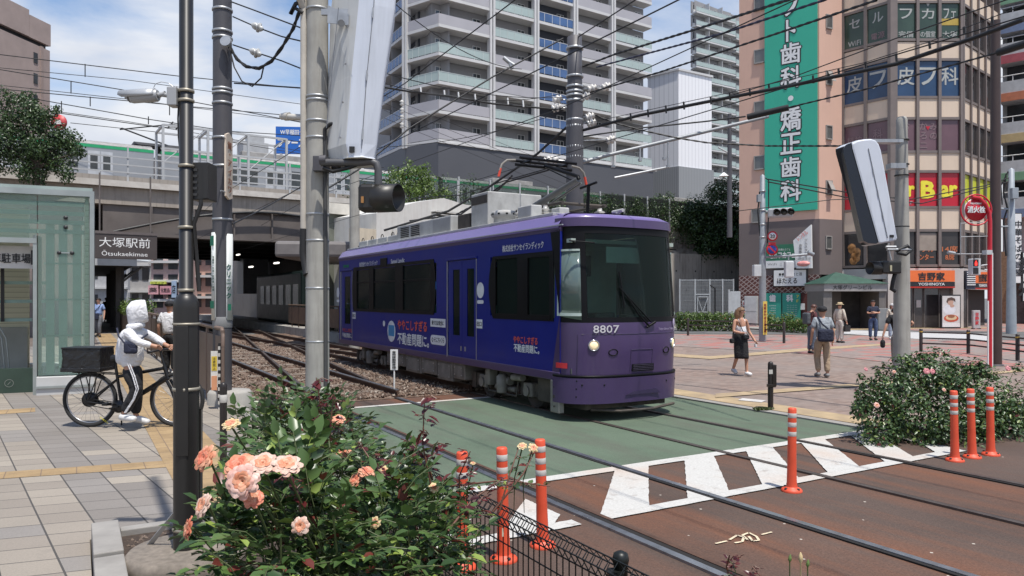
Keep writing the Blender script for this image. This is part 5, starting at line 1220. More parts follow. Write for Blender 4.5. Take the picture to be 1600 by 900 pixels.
def train():
 M =XF(V((-24.5,43.3,0)),BD);iv =M.inverted()
 t =thing('commuter_train','silver commuter train with a green stripe passing on the bridge','train',(-24.5,43.3,7.6))
 SIL =M_('train_silver',(.36,.37,.38),.35,.5,var=.06,scale=.6);GRS =M_('train_green',(.02,.32,.13),.4);ROOFG =M_('train_roof',(.30,.29,.28),.8,var=.2,dirt=.4)
 DG =M_('train_glass',(.03,.035,.035),.08,var=.4,spec=.9);DKG =M_('train_grey',(.10,.10,.105),.6)
 z0 =7.9
 for k in range(5):
  x0 =-16+k*19.6;x1 =x0+19.2
  c =MB(M).box(x0,x1,0,2.9,z0+.35,z0+3.0).build('car_body',SIL,t,bev=.05)
  MB(M).box(x0,x1,-.02,2.92,z0+2.80,z0+2.98).build('green_stripe',GRS,c)
  n =10;pr =[(x0+.05,.1+2.7*i/n,z0+3.02+.38*math.sin(PI*i/n)**.6) for i in range(n+1)]+[(x1-.05,.1+2.7*i/n,z0+3.02+.38*math.sin(PI*i/n)**.6) for i in range(n+1)]
  MB(M).add(pr,[(i,n+1+i,n+2+i,i+1) for i in range(n)],sm=True).build('roof',ROOFG,c)
  for j in range(4):
   xd =x0+1.6+j*4.7
   MB(M).box(xd,xd+.62,-.03,.0,z0+.5,z0+2.6).box(xd+.66,xd+1.28,-.03,.0,z0+.5,z0+2.6).build('door',M_('door_silver',(.52,.53,.54),.35,.4),c)
   MB(M).box(xd+.12,xd+.5,-.045,-.03,z0+1.5,z0+2.42).box(xd+.78,xd+1.16,-.045,-.03,z0+1.5,z0+2.42).build('door_glass',DG,c)
   if j < 3: MB(M).box(xd+1.75,xd+4.2,-.02,.0,z0+1.4,z0+2.5).build('window',DG,c)
  MB(M).box(x0+5,x0+9,.8,2.1,z0+3.2,z0+3.7).build('roof_unit',ROOFG,c,bev=.04)
  MB(M).box(x0+.5,x1-.5,.3,2.6,z0-.2,z0+.34).build('underframe',DKG,c)
 xp =-16+15.0+5.2
 MB(M).tube([(4.6,1.4,z0+3.5),(1.6,1.4,z0+4.4)],.05,6).tube([(1.6,1.4,z0+4.4),(1.5,1.4,z0+4.3),(4.4,1.4,z0+5.0)],.04,6).tube([(4.3,.7,z0+4.85),(4.4,.8,z0+5.02),(4.4,2.0,z0+5.02),(4.3,2.1,z0+4.85)],.045,6).tube([(4.8,.7,z0+4.85),(4.9,.8,z0+5.02),(4.9,2.0,z0+5.02),(4.8,2.1,z0+4.85)],.045,6).tube([(4.3,1.4,z0+5.0),(4.9,1.4,z0+5.0)],.035,6).build('pantograph',BKL,t)
 MB(M).box(2.2,5.2,.8,2.0,z0+3.4,z0+3.55).build('pantograph_base',DKG,t)
train()
def cage():
 t =thing('steel_cage','open white steel frame standing on the bridge deck behind the camera pole','frame',tuple(B(4,4)))
 m =MB(XF(B0,BD));zt =10.9
 x0,x1,y0,y1 =4.2,10.6,3.0,5.2
 for x in (x0,x0+2.2,x0+4.3,x1):
  for y in (y0,y1): m.box(x-.06,x+.06,y-.06,y+.06,7.3,zt)
  m.box(x-.05,x+.05,y0,y1,zt-.1,zt)
 for y in (y0,y1):
  for z in (zt-.08,9.6,8.9): m.box(x0,x1,y-.05,y+.05,z,z+.1)
 for x in (x0,x0+2.2,x0+4.3): m.tube([(x,y0,8.9),(x+2.1,y0,zt)],.03,5)
 m.build('steel_frame',WHR,t)
cage()
t =thing('cross_girder','grey steel cross girder with a rounded end projecting under the bridge','girder',tuple(P(440,395,27)))
mb =MB();
a =P(428,376,27);b =P(500,376,27.5)
mb.prism([(a.x,a.y),(b.x+2.2,b.y),(b.x+2.2,b.y+6),(a.x,a.y+6)],zat(402,27),zat(376,27));mb.build('beam',M_('girder_grey',(.16,.145,.14),.6,var=.1),t,bev=.12)
t =thing('tram_platform','concrete tram stop platform with a brown railing under the bridge','platform',tuple(T(32,9.6)))
MB().prism([(p.x,p.y) for p in (T(23.5,9.3),T(23.5,11.5),T(70,11.5),T(70,9.3))],0,.42).build('platform_slab',CONC,t)
BRL =M_('railing_brown',(.13,.085,.06),.6,.2,var=.2)
mb =MB();pm =MB()
for i in range(12):
 s =24.0+i*1.3;mb.tube([T(s,9.5,.4),T(s,9.5,1.5)],.03,6)
mb.tube([T(23.6,9.5,.4),T(23.6,9.5,1.35),T(23.9,9.5,1.52),T(39,9.5,1.52)],.035,6);mb.build('railing',BRL,t)
pm.prism([(p.x,p.y) for p in (T(23.8,9.49),T(23.8,9.51),T(39,9.51),T(39,9.49))],.6,1.42);pm.build('railing_panel',M_('panel_brown',(.20,.13,.09),.7,var=.2),t)
mb =MB().prism([(p.x,p.y) for p in (T(21,9.0),T(21,9.4),T(23.4,9.4),T(23.4,9.0))],0,.32);mb.build('ramp_block',CONC,t)
def dark_tram():
 t =thing('waiting_tram','dark green tram waiting in the shade of the bridge at its platform','tram',tuple(T(38,10.6)))
 mb =Matrix(((-TE.x,TN.x,0),(-TE.y,TN.y,0),(0,0,1))).to_4x4();mb.translation =T(38,11.0,0)
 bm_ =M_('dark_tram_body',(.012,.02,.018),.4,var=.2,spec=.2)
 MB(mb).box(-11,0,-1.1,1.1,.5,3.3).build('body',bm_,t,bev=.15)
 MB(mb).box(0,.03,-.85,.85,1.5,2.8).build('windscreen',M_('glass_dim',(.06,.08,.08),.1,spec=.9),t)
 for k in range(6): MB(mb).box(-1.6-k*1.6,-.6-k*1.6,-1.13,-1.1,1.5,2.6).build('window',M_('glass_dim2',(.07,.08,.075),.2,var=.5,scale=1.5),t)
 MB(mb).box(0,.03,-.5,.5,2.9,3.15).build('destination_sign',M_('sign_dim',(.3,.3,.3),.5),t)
dark_tram()
LAMPM =emis('lit_tube',(1,.96,.85),1.3)
for i,(u,v,Y) in enumerate(((432,411,32),(392,417,36),(372,398,40))):
 p =P(u,v,Y);o =one(MB(XF(p,TE)).box(-.32,.32,-.05,.05,-.03,.03),'ceiling_light',LAMPM,['lit tube light under the bridge nearest the concrete pole','small lit tube light under the bridge, middle of three','faint lit tube light under the bridge farthest in'][i],'light',group='tube lights under the bridge')
def back_shop(u0,u1,v0,Y,col,lb,seed,sign=None,floors=3):
 x0,x1 =(u0-800)/1155*Y,(u1-800)/1155*Y;z1 =zat(v0,Y);t =thing('street_building',lb,'building',((x0+x1)/2,Y,0));rnd =random.Random(seed)
 MB().box(x0,x1,Y,Y+8,0,z1).build('wall',M_('backwall%d' % seed,col,.8,var=.1),t)
 h =z1/floors
 for k in range(floors):
  n =max(2,int((x1-x0)/2.2))
  for i in range(n):
   a =x0+(x1-x0)*(i+.18)/n;b =x0+(x1-x0)*(i+.82)/n
   MB().box(a,b,Y-.05,Y,k*h+.9,k*h+2.3).build('window',TWIN,t)
  MB().box(x0,x1,Y-.5,Y-.0,(k+1)*h-.4,(k+1)*h-.15).build('ledge',TWH,t)
 if sign:
  for (a,b,c,d_,col2,tx) in sign:
   xa,xb =(a-800)/1155*Y,(b-800)/1155*Y
   MB().box(xa,xb,Y-.7,Y-.52,zat(d_,Y),zat(c,Y)).build('shop_board',M_('board_'+tx[0],col2,.5),t)
   lettering(tx[1],face(V(((xa+xb)/2,Y-.72,(zat(c,Y)+zat(d_,Y))/2)),(1,0,0)),BKL,t,w=(xb-xa)*.8,h=(zat(c,Y)-zat(d_,Y))*.5,bold=.02)
 return t
back_shop(120,200,405,95,(.42,.42,.43),'pale grey building at the end of the covered walk',1,floors=2)
back_shop(203,236,410,80,(.38,.37,.36),'grey building seen under the bridge, left of the pink shops',2,floors=2)
back_shop(236,282,405,74,(.50,.36,.34),'pinkish shop building with a yellow sign seen under the bridge',3,sign=[(240,264,440,444,(.55,.6,.1),('y','ドラッグ')),(237,252,446,460,(.65,.35,.38),('p','薬')),(255,272,447,460,(.62,.30,.34),('q','化粧品')),(273,280,439,465,(.35,.45,.6),('b','店'))],floors=3)
back_shop(300,336,395,78,(.52,.33,.27),'salmon coloured building under the bridge right of the camera pole',4,floors=3)
back_shop(336,420,395,110,(.30,.30,.30),'dim grey building at the far end of the tram tunnel',5,floors=3)
back_shop(-60,118,400,110,(.36,.36,.36),'low grey building hidden behind the glass bicycle park',6,floors=2)
def walkway():
 t =thing('walkway_canopy','flat dark canopy over the station walk with grey steel columns','canopy',tuple(T(40,0)))
 MB().prism([(p.x,p.y) for p in (T(40,-6),T(40,2.4),T(62,2.4),T(62,-6))],3.45,3.62).build('roof',M_('canopy_dark',(.10,.095,.09),.7),t)
 MB().prism([(p.x,p.y) for p in (T(39.8,-6),T(39.8,2.5),T(40,2.5),T(40,-6))],3.42,3.80).build('edge_trim',WHR,t)
 CG =M_('column_grey',(.16,.15,.145),.6)
 for i in range(3):
  p =T(42.5+i*7,1.9);MB().box(p.x-.14,p.x+.14,p.y-.14,p.y+.14,.18,3.45).build('column',CG,t)
  MB().tube([T(42.5+i*7,1.9,2.6),T(42.5+i*7,2.9,3.5)],.06,6).build('strut',CG,t)
 for k in range(2): p =T(44+k*6,-.5,3.44);MB(XF(p,TE)).box(-.6,.6,-.06,.06,-.05,0).build('tube_light',LAMPM,t)
walkway()
sheet('walkway_paving',[T(31,-8),T(31,.7),T(62,.7),T(62,-8)],PZ+.004,M_('walk_brown',(.12,.095,.08),.8,var=.2,scale=1.5))
def hung_sign():
 Y =27.0;a =P(146,384,Y-.6);b =P(245.5,384,Y+.6);d =b-a;d.z =0
 t =thing('station_name_sign','brown station name sign with white characters and letters hanging under the bridge','sign',tuple((a+b)/2))
 c =(a+b)/2;c.z =zat(385.5,Y);w_ =d.length;h_ =38/1155*Y;M =XF(c,d)
 MB(M).box(-w_/2,w_/2,0,.25,-h_/2,h_/2).build('board',M_('sign_brown',(.060,.048,.045),.5,var=.05),t,bev=.01)
 MB(M).box(-w_/2-.02,w_/2+.02,-.02,.27,h_/2,h_/2+.10).build('top_trim',M_('trim_brown',(.12,.10,.095),.5),t)
 lettering('大塚駅前',face(c+V((-.04,0,.17*h_)),d,off=.02),WLT,t,w=w_*.80,h=h_*.40,bold=.022)
 lettering('Ōtsukaekimae',face(c+V((-.04,0,-.27*h_)),d,off=.02),WLT,t,w=w_*.72,h=h_*.22,bold=.02)
 for x in (-w_*.4,w_*.4): MB(M).tube([(x,.12,h_/2),(x,.12,h_/2+2.2)],.03,6).build('hanger',STEEL,t)
hung_sign()
def machine_house():
 t =thing('machine_house','low white building with a sloping roof and louvres behind the tram roof','building',tuple(P(640,400,34)))
 WH_ =M_('house_white',(.56,.55,.52),.7,var=.06,dirt=.3,tint=(.35,.3,.25),streak=True);CRM =M_('house_cream',(.55,.48,.37),.7,var=.08,dirt=.3,streak=True)
 p0 =P(588,465,31.5);p1 =P(800,465,38);p0.z =p1.z =0;d =(p1-p0);w_ =d.length;M =XF(p0,d)
 prof =[(0,0),(w_,0),(w_,zat(326,38)),(w_*.62,zat(322,36)),(w_*.45,zat(312,35)),(w_*.25,zat(318,33.5)),(0,zat(333,31.5))]
 MB(M @ Matrix.Rotation(R(90),4,'X')).prism(prof,-4.5,0).build('wall',WH_,t)
 MB(M).box(w_*.40,w_*.62,-.05,0,5.3,5.9).build('louvre',M_('louvre_dark',(.10,.095,.085),.7),t)
 for k in range(6): MB(M).box(w_*.36,w_*.64,-.3,.0,5.22+.12*k,5.25+.12*k).build('louvre_blade',WH_,t)
 q0 =P(556,465,30.5);q0.z =0;dd =p0-q0;M2 =XF(q0,dd)
 MB(M2).box(0,dd.length,0,.4,0,zat(357,31)).build('side_block',CRM,t)
 MB(M2).box(.7,1.15,-.03,0,1.2,3.3).build('window',TWIN,t)
 MB(M).tube([(w_*.10,-.1,4.4),(w_*.10,-.1,4.9)],.05,6).tube([(w_*.13,-.1,4.4),(w_*.13,-.1,4.9)],.05,6).build('vent_pipe',WH_,t)
machine_house()
t =thing('olive_block','olive grey station block with a white eave left of the white building','building',tuple(P(525,430,33)))
a =P(500,465,33);b =P(560,465,34.5)
MB().prism([(a.x,a.y),(b.x,b.y),(b.x,b.y+5),(a.x,a.y+5)],0,zat(335,33.5)).build('wall',M_('olive_wall',(.16,.17,.14),.7,var=.15,dirt=.3),t)
MB().prism([(a.x-.3,a.y-.5),(b.x,b.y-.5),(b.x,b.y+5),(a.x-.3,a.y+5)],zat(335,33.5)+.004,zat(318,33.5)).build('eave',M_('eave_pale',(.55,.52,.46),.7),t)
MB().box(a.x+1.0,a.x+1.45,a.y-.02,a.y+.3,1.8,4.2).build('window',TWIN,t)
def far_left():
 Y =70;a =P(-30,465,Y-6);b =P(78,465,Y+2);a.z =b.z =0;d =b-a;M =XF(a,d);w_ =d.length
 t =thing('brown_block','brown tiled apartment block at the left edge behind the tree','building',tuple(a))
 TIL =M_('brown_tile',(.38,.30,.27),.8,var=.08,scale=1.0)
 zt =zat(58,b.y);MB(M).box(0,w_,0,12,0,zt-1.35).build('wall',TIL,t);MB(M).box(.2,w_-.2,.3,11,zt-1.36,zt-.9).build('parapet_gap',BKL,t)
 MB(M).box(-.1,w_*.66,-.1,12,zt-.9,zt+1.6).box(w_*.67,w_+.05,-.05,12,zt-.9,zt+1.2).build('parapet',TIL,t)
 for v in (95,127,160): MB(M).box(w_*.74,w_*.80,-.05,0,zat(v+8,71),zat(v-8,71)).build('window',TWIN,t)
 MB(M).box(w_*.84,w_*.88,-.12,0,5,zt-1.3).build('pilaster',M_('tile_pale',(.34,.26,.23),.8),t)
far_left()
c =P(91,191,72);t =thing('round_sign','round red sign with a white peak-shaped emblem beyond the tree','sign',tuple(c));M =face(c,(1,0,0))
MB(M).lathe([(.01,-.2),(.76,-.2),(.76,0),(.01,0)],28).build('disc',M_('disc_red',(.50,.05,.06),.5),t)
MB(M).add([(-.42,-.18,.01),(.42,-.18,.01),(.18,.26,.01),(.06,.18,.01),(-.04,.30,.01),(-.14,.18,.01),(-.22,.24,.01)],[(0,1,2,3,4,5,6)]).build('emblem',WLT,t)
MB().tube([c-V((0,-.1,.7)),c-V((0,-.1,16))],.12,6).build('post',WHR,t)
c =P(455,219,66);t =thing('blue_billboard','blue rooftop billboard with white writing between the two poles','billboard',tuple(c));M =face(c,(1,.1,0))
MB(M).box(-1.35,1.6,-1.2,1.2,-.25,0).build('board',M_('billboard_blue',(.012,.12,.47),.5,var=.05),t)
lettering('W早稲田ゼミ',M @ Matrix.Translation((.25,.72,.01)),WLT,t,w=2.4,h=.44,bold=.03);lettering('ファースト',M @ Matrix.Translation((.3,-.25,.01)),WLT,t,w=2.9,h=.78,bold=.05)
MB(M).box(-1.0,-.8,-9,-1.2,-.2,0).box(.8,1.0,-9,-1.2,-.2,0).build('post',WHR,t)
c =P(400,228,60);one(MB(XF(c,BD)).box(-1,1,0,2,-12,.3).box(-.7,.7,.1,.6,.3,.9),'rooftop_tank',WHR,'white rooftop tank house behind the train, left of the blue billboard','tank house')
# ---------------------------------------------------------------- glass bicycle park on the left
def bike_park():
 C0 =V((-7.60,13.4,0));d =V((.914,.407,0));
 def W(x,y,z=0): return C0-d*x+V((-.407,.914,0))*y+V((0,0,z))
 M =XF(C0-d*6.0,d);w_ =6.0                  # local x 0..6 (6 = right corner), y into the building
 t =thing('bicycle_park','green glass bicycle park building with steel channels and a white plinth','building',tuple(C0))
 GG =glassm('green_glass',(.90,.98,.94),.18,.05,(.42,.56,.50));STL =M_('park_steel',(.34,.37,.36),.4,.5,var=.1);GRB =M_('green_beam',(.30,.45,.40),.4,var=.15)
 top =3.72
 xc =w_-.86                                   # where the recessed doorway begins (local x)
 MB(M).box(0,w_+.03,-.05,.06,top,top+.10).box(w_-.04,w_+.03,-.05,.05,.5,top).build('frame',STL,t)
 MB(M).box(xc+.02,w_-.05,0,.015,.52,top).build('glass_panel',GG,t);MB(M).box(0,xc,0,.015,2.95,top).build('glass_panel',GG,t)
 Ms =XF(C0,TE)
 MB(Ms).box(.06,9,-.01,.01,.52,top).build('glass_panel',GG,t)
 MB(M).prism([(xc,-.08),(w_+.04,-.08),(w_-1.6,3.4),(xc,3.4)],.10,.5).build('plinth',M_('plinth_white',(.50,.50,.49),.6,var=.06,dirt=.3,tint=(.3,.3,.28)),t,bev=.01)
 MB(M).box(xc,w_+.02,-.11,-.08,.30,.34).build('plinth_groove',STL,t)
 for z in (3.55,3.38,3.22,3.05): MB(M).box(0,w_-.15,.12,.2,z,z+.07).build('glazing_beam',GRB,t)
 for x in (xc+.10,xc+.30,xc+.52): MB(M).box(x,x+.13,.25,.3,.52,3.3).build('glazing_fin',M_('fin_green',(.42,.58,.52),.3),t)
 for z in (1.2,1.85,2.5): MB(M).box(xc+.08,w_-.16,.18,.22,z,z+.03).build('glazing_beam',GRB,t)
 for (x,z) in ((w_-.42,3.33),(w_-.42,3.16),(w_-.52,2.70),(w_-.32,2.70)):
  MB(M).lathe([(.035,0),(.035,.02),(.001,.022)],12,Matrix.Translation((x,-.0,z)) @ Matrix.Rotation(R(90),4,'X')).build('glass_clamp',BKL,t)
 MB(M).box(w_-.53,w_-.31,-.02,-.005,2.69,2.71).build('clamp_bar',STL,t)
 m,nt,b =nmat('yellow_louvre');tcn =nt.nodes.new('ShaderNodeTexCoord');sp =nt.nodes.new('ShaderNodeSeparateXYZ');nt.links.new(tcn.outputs['Object'],sp.inputs[0])
 f =math2(nt,'FRACT',math2(nt,'MULTIPLY',sp.outputs[2],9.5));rr =ramp(nt,f,[(.0,(.40,.37,.24)),(.2,(.70,.67,.50)),(1,(.76,.73,.56))]);nt.links.new(rr.outputs[0],b.inputs['Base Color']);b.inputs['Roughness'].default_value =.6
 MB(M).box(-1,w_-1.4,2.6,2.7,.4,top).build('louvre_wall',m,t);MB(Ms).box(.1,9,.06,.12,.5,top).build('louvre_wall',m,t)
 MB(M).box(-1,w_-1.4,2.45,2.6,.1,1.3).build('inner_wall',M_('inner_white',(.42,.43,.40),.6),t)
 MB(M).box(-1,xc,.5,.6,.10,.62).build('base_panel',M_('base_dark_green',(.03,.055,.04),.5),t)
 lettering('⊘',M @ Matrix.Translation((xc-.5,.49,.36)) @ Matrix.Rotation(R(90),4,'X'),M_('dim_mark',(.2,.22,.2),.5),t,w=.14,h=.14)
 MB(M).box(xc-.06,xc,.0,.5,.1,3.0).build('door_jamb',STL,t)
 MB(M).box(0,xc,-.01,.05,2.86,2.95).build('door_head',STL,t)
 sb =MB(M).box(xc-2.0,xc-.05,.30,.33,2.42,2.82).build('sign_board',M_('banner_pale',(.62,.60,.57),.5),t)
 lettering('自転車駐車場',M @ Matrix.Translation((xc-.57,.285,2.60)) @ Matrix.Rotation(R(90),4,'X'),BKL,sb,w=.86,h=.17,bold=.03)
 lettering('■',M @ Matrix.Translation((xc-.09,.285,2.62)) @ Matrix.Rotation(R(90),4,'X'),BKL,sb,w=.09,h=.26)
 for k in range(5):
  x =xc-1.25+k*.07;MB(M).tube([(x-.35,.9,2.6),(x+.35,.9,1.15),(x+.42,.9,.35)],.016,6).build('stair_rail',STL,t)
 for z in (2.15,1.8,1.45): MB(M).box(-1,xc,1.2,1.25,z,z+.06).build('bike_rack_rail',GRB,t)
 for k in range(4): MB(M).box(xc-.25-k*.5,xc-.2-k*.5,1.15,1.2,1.35+.1*k,2.5).build('rack_post',BKL,t)
 MB(M).prism([(-1,0),(w_,0),(w_-1.9,4),(-1,4)],top+.10,top+.16).build('roof',M_('roof_glass',(.30,.36,.34),.2),t)
bike_park()
c =T(15.5,-.9,0)
# ---------------------------------------------------------------- poles, signals, bollards, fences
BLKP =M_('black_painted_steel',(.018,.017,.016),.38,.1,var=.15,scale=2,spec=.5,dirt=.25,tint=(.05,.045,.04))
GRYP =M_('grey_painted_steel',(.072,.070,.078),.5,.1,var=.12,scale=2,dirt=.4,tint=(.11,.10,.10),streak=True)
CPOL =M_('concrete_pole',(.34,.33,.30),.85,var=.14,scale=3,bmp=.3,dirt=.55,tint=(.17,.155,.14),streak=True)
BOX =M_('signal_case',(.62,.65,.71),.45,.15,var=.05,scale=1.2,dirt=.22,tint=(.30,.31,.33),streak=True)
BOXW =M_('signal_case_side',(.60,.60,.58),.5,.1,var=.08,scale=1.2,dirt=.5,tint=(.30,.29,.27),streak=True)
CABLE =M_('cable_black',(.012,.012,.013),.6);ZINC =M_('zinc',(.40,.41,.42),.45,.6,var=.15,scale=6,dirt=.3);PVC =M_('pvc_beige',(.50,.46,.40),.6,dirt=.3)
BANDM =M_('steel_band',(.33,.30,.24),.5,.5)
def bands(t,x,y,zs,r,m=None,h=.03):
 for z in zs: MB(Matrix.Translation((x,y,0))).lathe([(r,z),(r+.006,z+.002),(r+.006,z+h),(r,z+h+.002)],20).build('clamp_band',m or BANDM,t)
def lamp_pole():
 c =P(291,868,4.78);x,y =c.x,c.y;z0 =.27
 t =thing('lamp_pole','black lamp pole with a thick domed lower tube on a round concrete base','lamp pole',(x,y,.2))
 zr =zat(522,4.78)+.19;zr =zat(474,4.78)
 MB(Matrix.Translation((x,y,0))).lathe([(.078,z0),(.078,zr-.03),(.076,zr+.005),(.066,zr+.035),(.050,zr+.055),(.043,zr+.06),(.043,7.5)],32).build('tube',BLKP,t)
 bands(t,x,y,(z0+.13,zat(610,4.78)),.079,h=.02);bands(t,x,y,(zat(508,4.78),),.079,h=.014);bands(t,x,y,(zat(456,4.78),zat(358,4.78),zat(262,4.78),zat(160,4.78),zat(145,4.78)),.044,h=.018)
 MB(Matrix.Translation((x,y,0))).lathe([(.36,.16),(.37,.17),(.37,.25),(.34,.285),(.0,.285)],40).build('concrete_foot',M_('exposed_concrete',(.20,.17,.14),.9,var=.25,scale=25,bmp=.5,dirt=.5),t)
 d =V((0.32,-.95,0)).normalized();M =face(V((x,y,0))+d*.0785,V((-d.y,d.x,0)))
 MB(XF(V((x,y,0)),V((.98,.2,0)))).box(-.045,.03,-.084,-.06,z0+.62,z0+1.45).build('access_door',BLKP,t,bev=.003)
 MB().tube([(x+.062,y+.05,1.0),(x+.062,y+.05,z0+.9),(x+.062,y+.05,z0)],.022,10).build('conduit',BLKP,t)
 MB().tube([(x+.075,y+.02,zat(455,4.78)),(x+.06,y+.02,zat(405,4.78)),(x+.05,y+.0,zat(350,4.78)),(x+.095,y,zat(320,4.78)),(x+.095,y,zat(312,4.78))],.014,8).build('conduit',BLKP,t)
 a =P(274,800,4.76);b =P(228,858,4.85)
 one(MB().add([a+V((-.012,0,0)),a+V((.012,.01,0)),b+V((.02,.01,0)),b+V((-.02,0,0))],[(0,3,2,1)]),'brace_strap',ZINC,'flat grey steel strap leaning from the lamp pole to the soil','strap',solid=.008)
 tb =thing('switch_box','black ribbed cabinet fixed to the right of the lamp pole at bridge height','box',tuple(P(318,283,4.9)))
 Y =4.85;x0,x1 =(303-800)/1155*Y,(332-800)/1155*Y
 MB().box(x0,x1,Y-.06,Y+.08,zat(314,Y),zat(256,Y)).build('case',BLKP,tb,bev=.006)
 for k in range(5): MB().box(x0+.012,x0+.05,Y-.068,Y-.06,zat(308-k*9.5,Y),zat(304-k*9.5,Y)).build('fin',M_('fin_dark',(.035,.035,.035),.5),tb)
 MB().box(x1-.03,x1,Y-.075,Y-.06,zat(312,Y),zat(258,Y)).build('door_edge',BLKP,tb)
 tcam =thing('security_camera','grey bullet security camera with a sunshield on the lamp pole, aimed left','camera',tuple(P(235,150,4.8)))
 Yc =4.78;P_ =lambda u,v,dy=0: P(u,v,Yc+dy)
 CAMG =M_('camera_grey',(.36,.365,.37),.45,.2,var=.05,scale=4)
 a,b =P_(205,152),P_(247,149);d =(b-a).normalized()
 q =d.to_track_quat('Z','Y').to_matrix().to_4x4();q.translation =a
 L0 =(b-a).length
 MB(q).lathe([(.036,.0),(.040,.01),(.040,L0-.01),(.034,L0)],20).build('camera_body',CAMG,tcam)
 MB(q).lathe([(.034,-.012),(.036,.0)],20).build('lens',M_('lens_black',(.01,.01,.012),.08,spec=1),tcam)
 pts =[];
 n =10;mb =MB(q);vs =[]
 for zz,rr in ((-.065,.047),(L0*.62,.047),(L0*.92,.044)):
  for i in range(n+1): ang =-PI*.05+PI*1.1*i/n;vs.append((rr*math.cos(ang),rr*math.sin(ang),zz+(.025 if (zz < 0 and i in (0,n)) else 0)))
 upl =q.to_3x3().inverted() @ V((0,0,1));ang0 =math.atan2(upl.y,upl.x)-PI/2;vs =[tuple(Matrix.Rotation(ang0,3,'Z') @ V(v_)) for v_ in vs]
 mb.add(vs,[(j*(n+1)+i,j*(n+1)+i+1,(j+1)*(n+1)+i+1,(j+1)*(n+1)+i) for j in range(2) for i in range(n)],sm=True);mb.build('sunshield',M_('shield_grey',(.42,.43,.44),.4,.3),tcam,solid=.004)
 MB().tube([P_(248,149),P_(254,147),P_(266,150)],[.018,.014,.014],10).tube([P_(256,147),P_(258,147)],.02,10).build('swivel',CAMG,tcam)
 MB().box(P_(265,0).x,P_(280,0).x,Yc-.045,Yc+.04,zat(167,Yc),zat(138,Yc)).build('junction_box',CAMG,tcam,bev=.006)
 MB().tube([P_(240,137),P_(243,131),P_(252,128),P_(264,130),P_(272,137)],.0025,5).build('cable',CAMG,tcam)
 MB().tube([P_(279,165),P_(278,185),P_(279,215),P_(281,235)],.005,6).build('cable',CABLE,tcam)
lamp_pole()
def grey_mast():
 Y =12.0;c =P(347.5,465,Y);x,y =c.x,c.y;r =.151
 t =thing('utility_mast','dark grey steel mast with vertical clinic signs at the edge of the tracks','mast',(x,y,0))
 MB(Matrix.Translation((x,y,0))).lathe([(r-.005,.3),(r-.005,zat(395,Y)),(r,zat(380,Y)),(r*.97,zat(100,Y)),(r*.93,8.4)],32).build('tube',GRYP,t)
 MB(Matrix.Translation((x+.12,y,0))).lathe([(.34,-.05),(.34,.36),(.31,.40),(.0,.40)],32).build('concrete_foot',CONC,t)
 bands(t,x,y,[zat(v,Y) for v in (18,52,62,142,148,164,218,262,345)],r+.004,ZINC,.035)
 MB(Matrix.Translation((x,y,0))).lathe([(r,zat(512,Y)),(r+.004,zat(511,Y)),(r+.004,zat(496,Y)),(r,zat(495,Y))],24).build('tag_plate',M_('plate_dim',(.22,.22,.22),.6),t)
 WS =M_('mast_sign_white',(.60,.62,.60),.5,var=.05);DG =M_('writing_dark_green',(.02,.10,.07),.5)
 def curved(name,label,a0,a1,v0,v1,txt,tm,cap=None):
  tt =thing(name,label,'sign',(x,y,zat(v1,Y)));n =8;vs =[]
  z0,z1 =zat(v1,Y),zat(v0,Y);rr =r+.012
  for i in range(n+1):
   a =R(a0+(a1-a0)*i/n);k =.05 if i in (0,n) else 0
   vs += [(x+rr*math.sin(a),y-rr*math.cos(a),z0+k),(x+rr*math.sin(a),y-rr*math.cos(a),z1-k)]
  MB().add(vs,[(2*i,2*i+2,2*i+3,2*i+1) for i in range(n)],sm=True).build('board',WS,tt,solid=.008)
  for (s_,aa,zc,h_,m_) in txt:
   a =R(aa);c_ =V((x+(rr+.008)*math.sin(a),y-(rr+.008)*math.cos(a),zc));lettering(s_,face(c_,V((math.cos(a),math.sin(a),0))),m_,tt,h=h_,vertical=len(s_) > 1,bold=.03)
  for aa,zc,w_,h_ in (cap or []):
   a =R(aa);c_ =V((x+(rr+.006)*math.sin(a),y-(rr+.006)*math.cos(a),zc));M =face(c_,V((math.cos(a),math.sin(a),0)));MB(M).box(-w_/2,w_/2,-h_/2,h_/2,0,.003).build('green_panel',M_('panel_green',(.02,.17,.10),.5),tt)
 curved('clinic_sign','white vertical clinic sign with green lettering round the left side of the dark grey mast',-92,-15,364,500,[('胃腸科・外科・肛門科・内科',-32,zat(428,Y),.56,DG),('こころクリニック',-60,zat(415,Y),.75,DG)],DG,[(-45,zat(377,Y),.13,.16),(-45,zat(476,Y),.13,.12)])
 curved('clinic_sign','narrow white vertical clinic sign wrapped round the right side of the dark grey mast',42,98,366,500,[('クリニック',55,zat(440,Y),.55,DG)],DG,[(60,zat(480,Y),.06,.10)])
 tt =thing('orange_blade_sign','cream blade sign with orange lettering projecting right of the dark grey mast','sign',tuple(P(359,258,Y)))
 Yb =11.75;a,b =P(353.5,258,Yb-.1),P(363.5,258,Yb+.25);d =b-a;d.z =0;w_ =d.length;M =XF(V((a.x,a.y,zat(311,Yb))),d);h_ =zat(206,Yb)-zat(311,Yb)
 MB(M @ Matrix.Rotation(R(90),4,'X')).prism([(0,.04),(w_*.5,0),(w_,.04),(w_,h_-.06),(w_*.5,h_),(0,h_-.06)],-.03,.0).build('board',M_('blade_cream',(.60,.50,.40),.5),tt)
 lettering('質・アイカワ',M @ Matrix.Translation((w_*.5,-.006,h_*.48)) @ Matrix.Rotation(R(90),4,'X'),M_('writing_brown',(.30,.10,.05),.5),tt,w=w_*.62,h=h_*.76,vertical=True,bold=.03)
 for zz in (.1,h_-.12): MB(M).tube([(0,.02,zz),(-.12,.05,zz)],.012,6).build('bracket',ZINC,tt)
grey_mast()
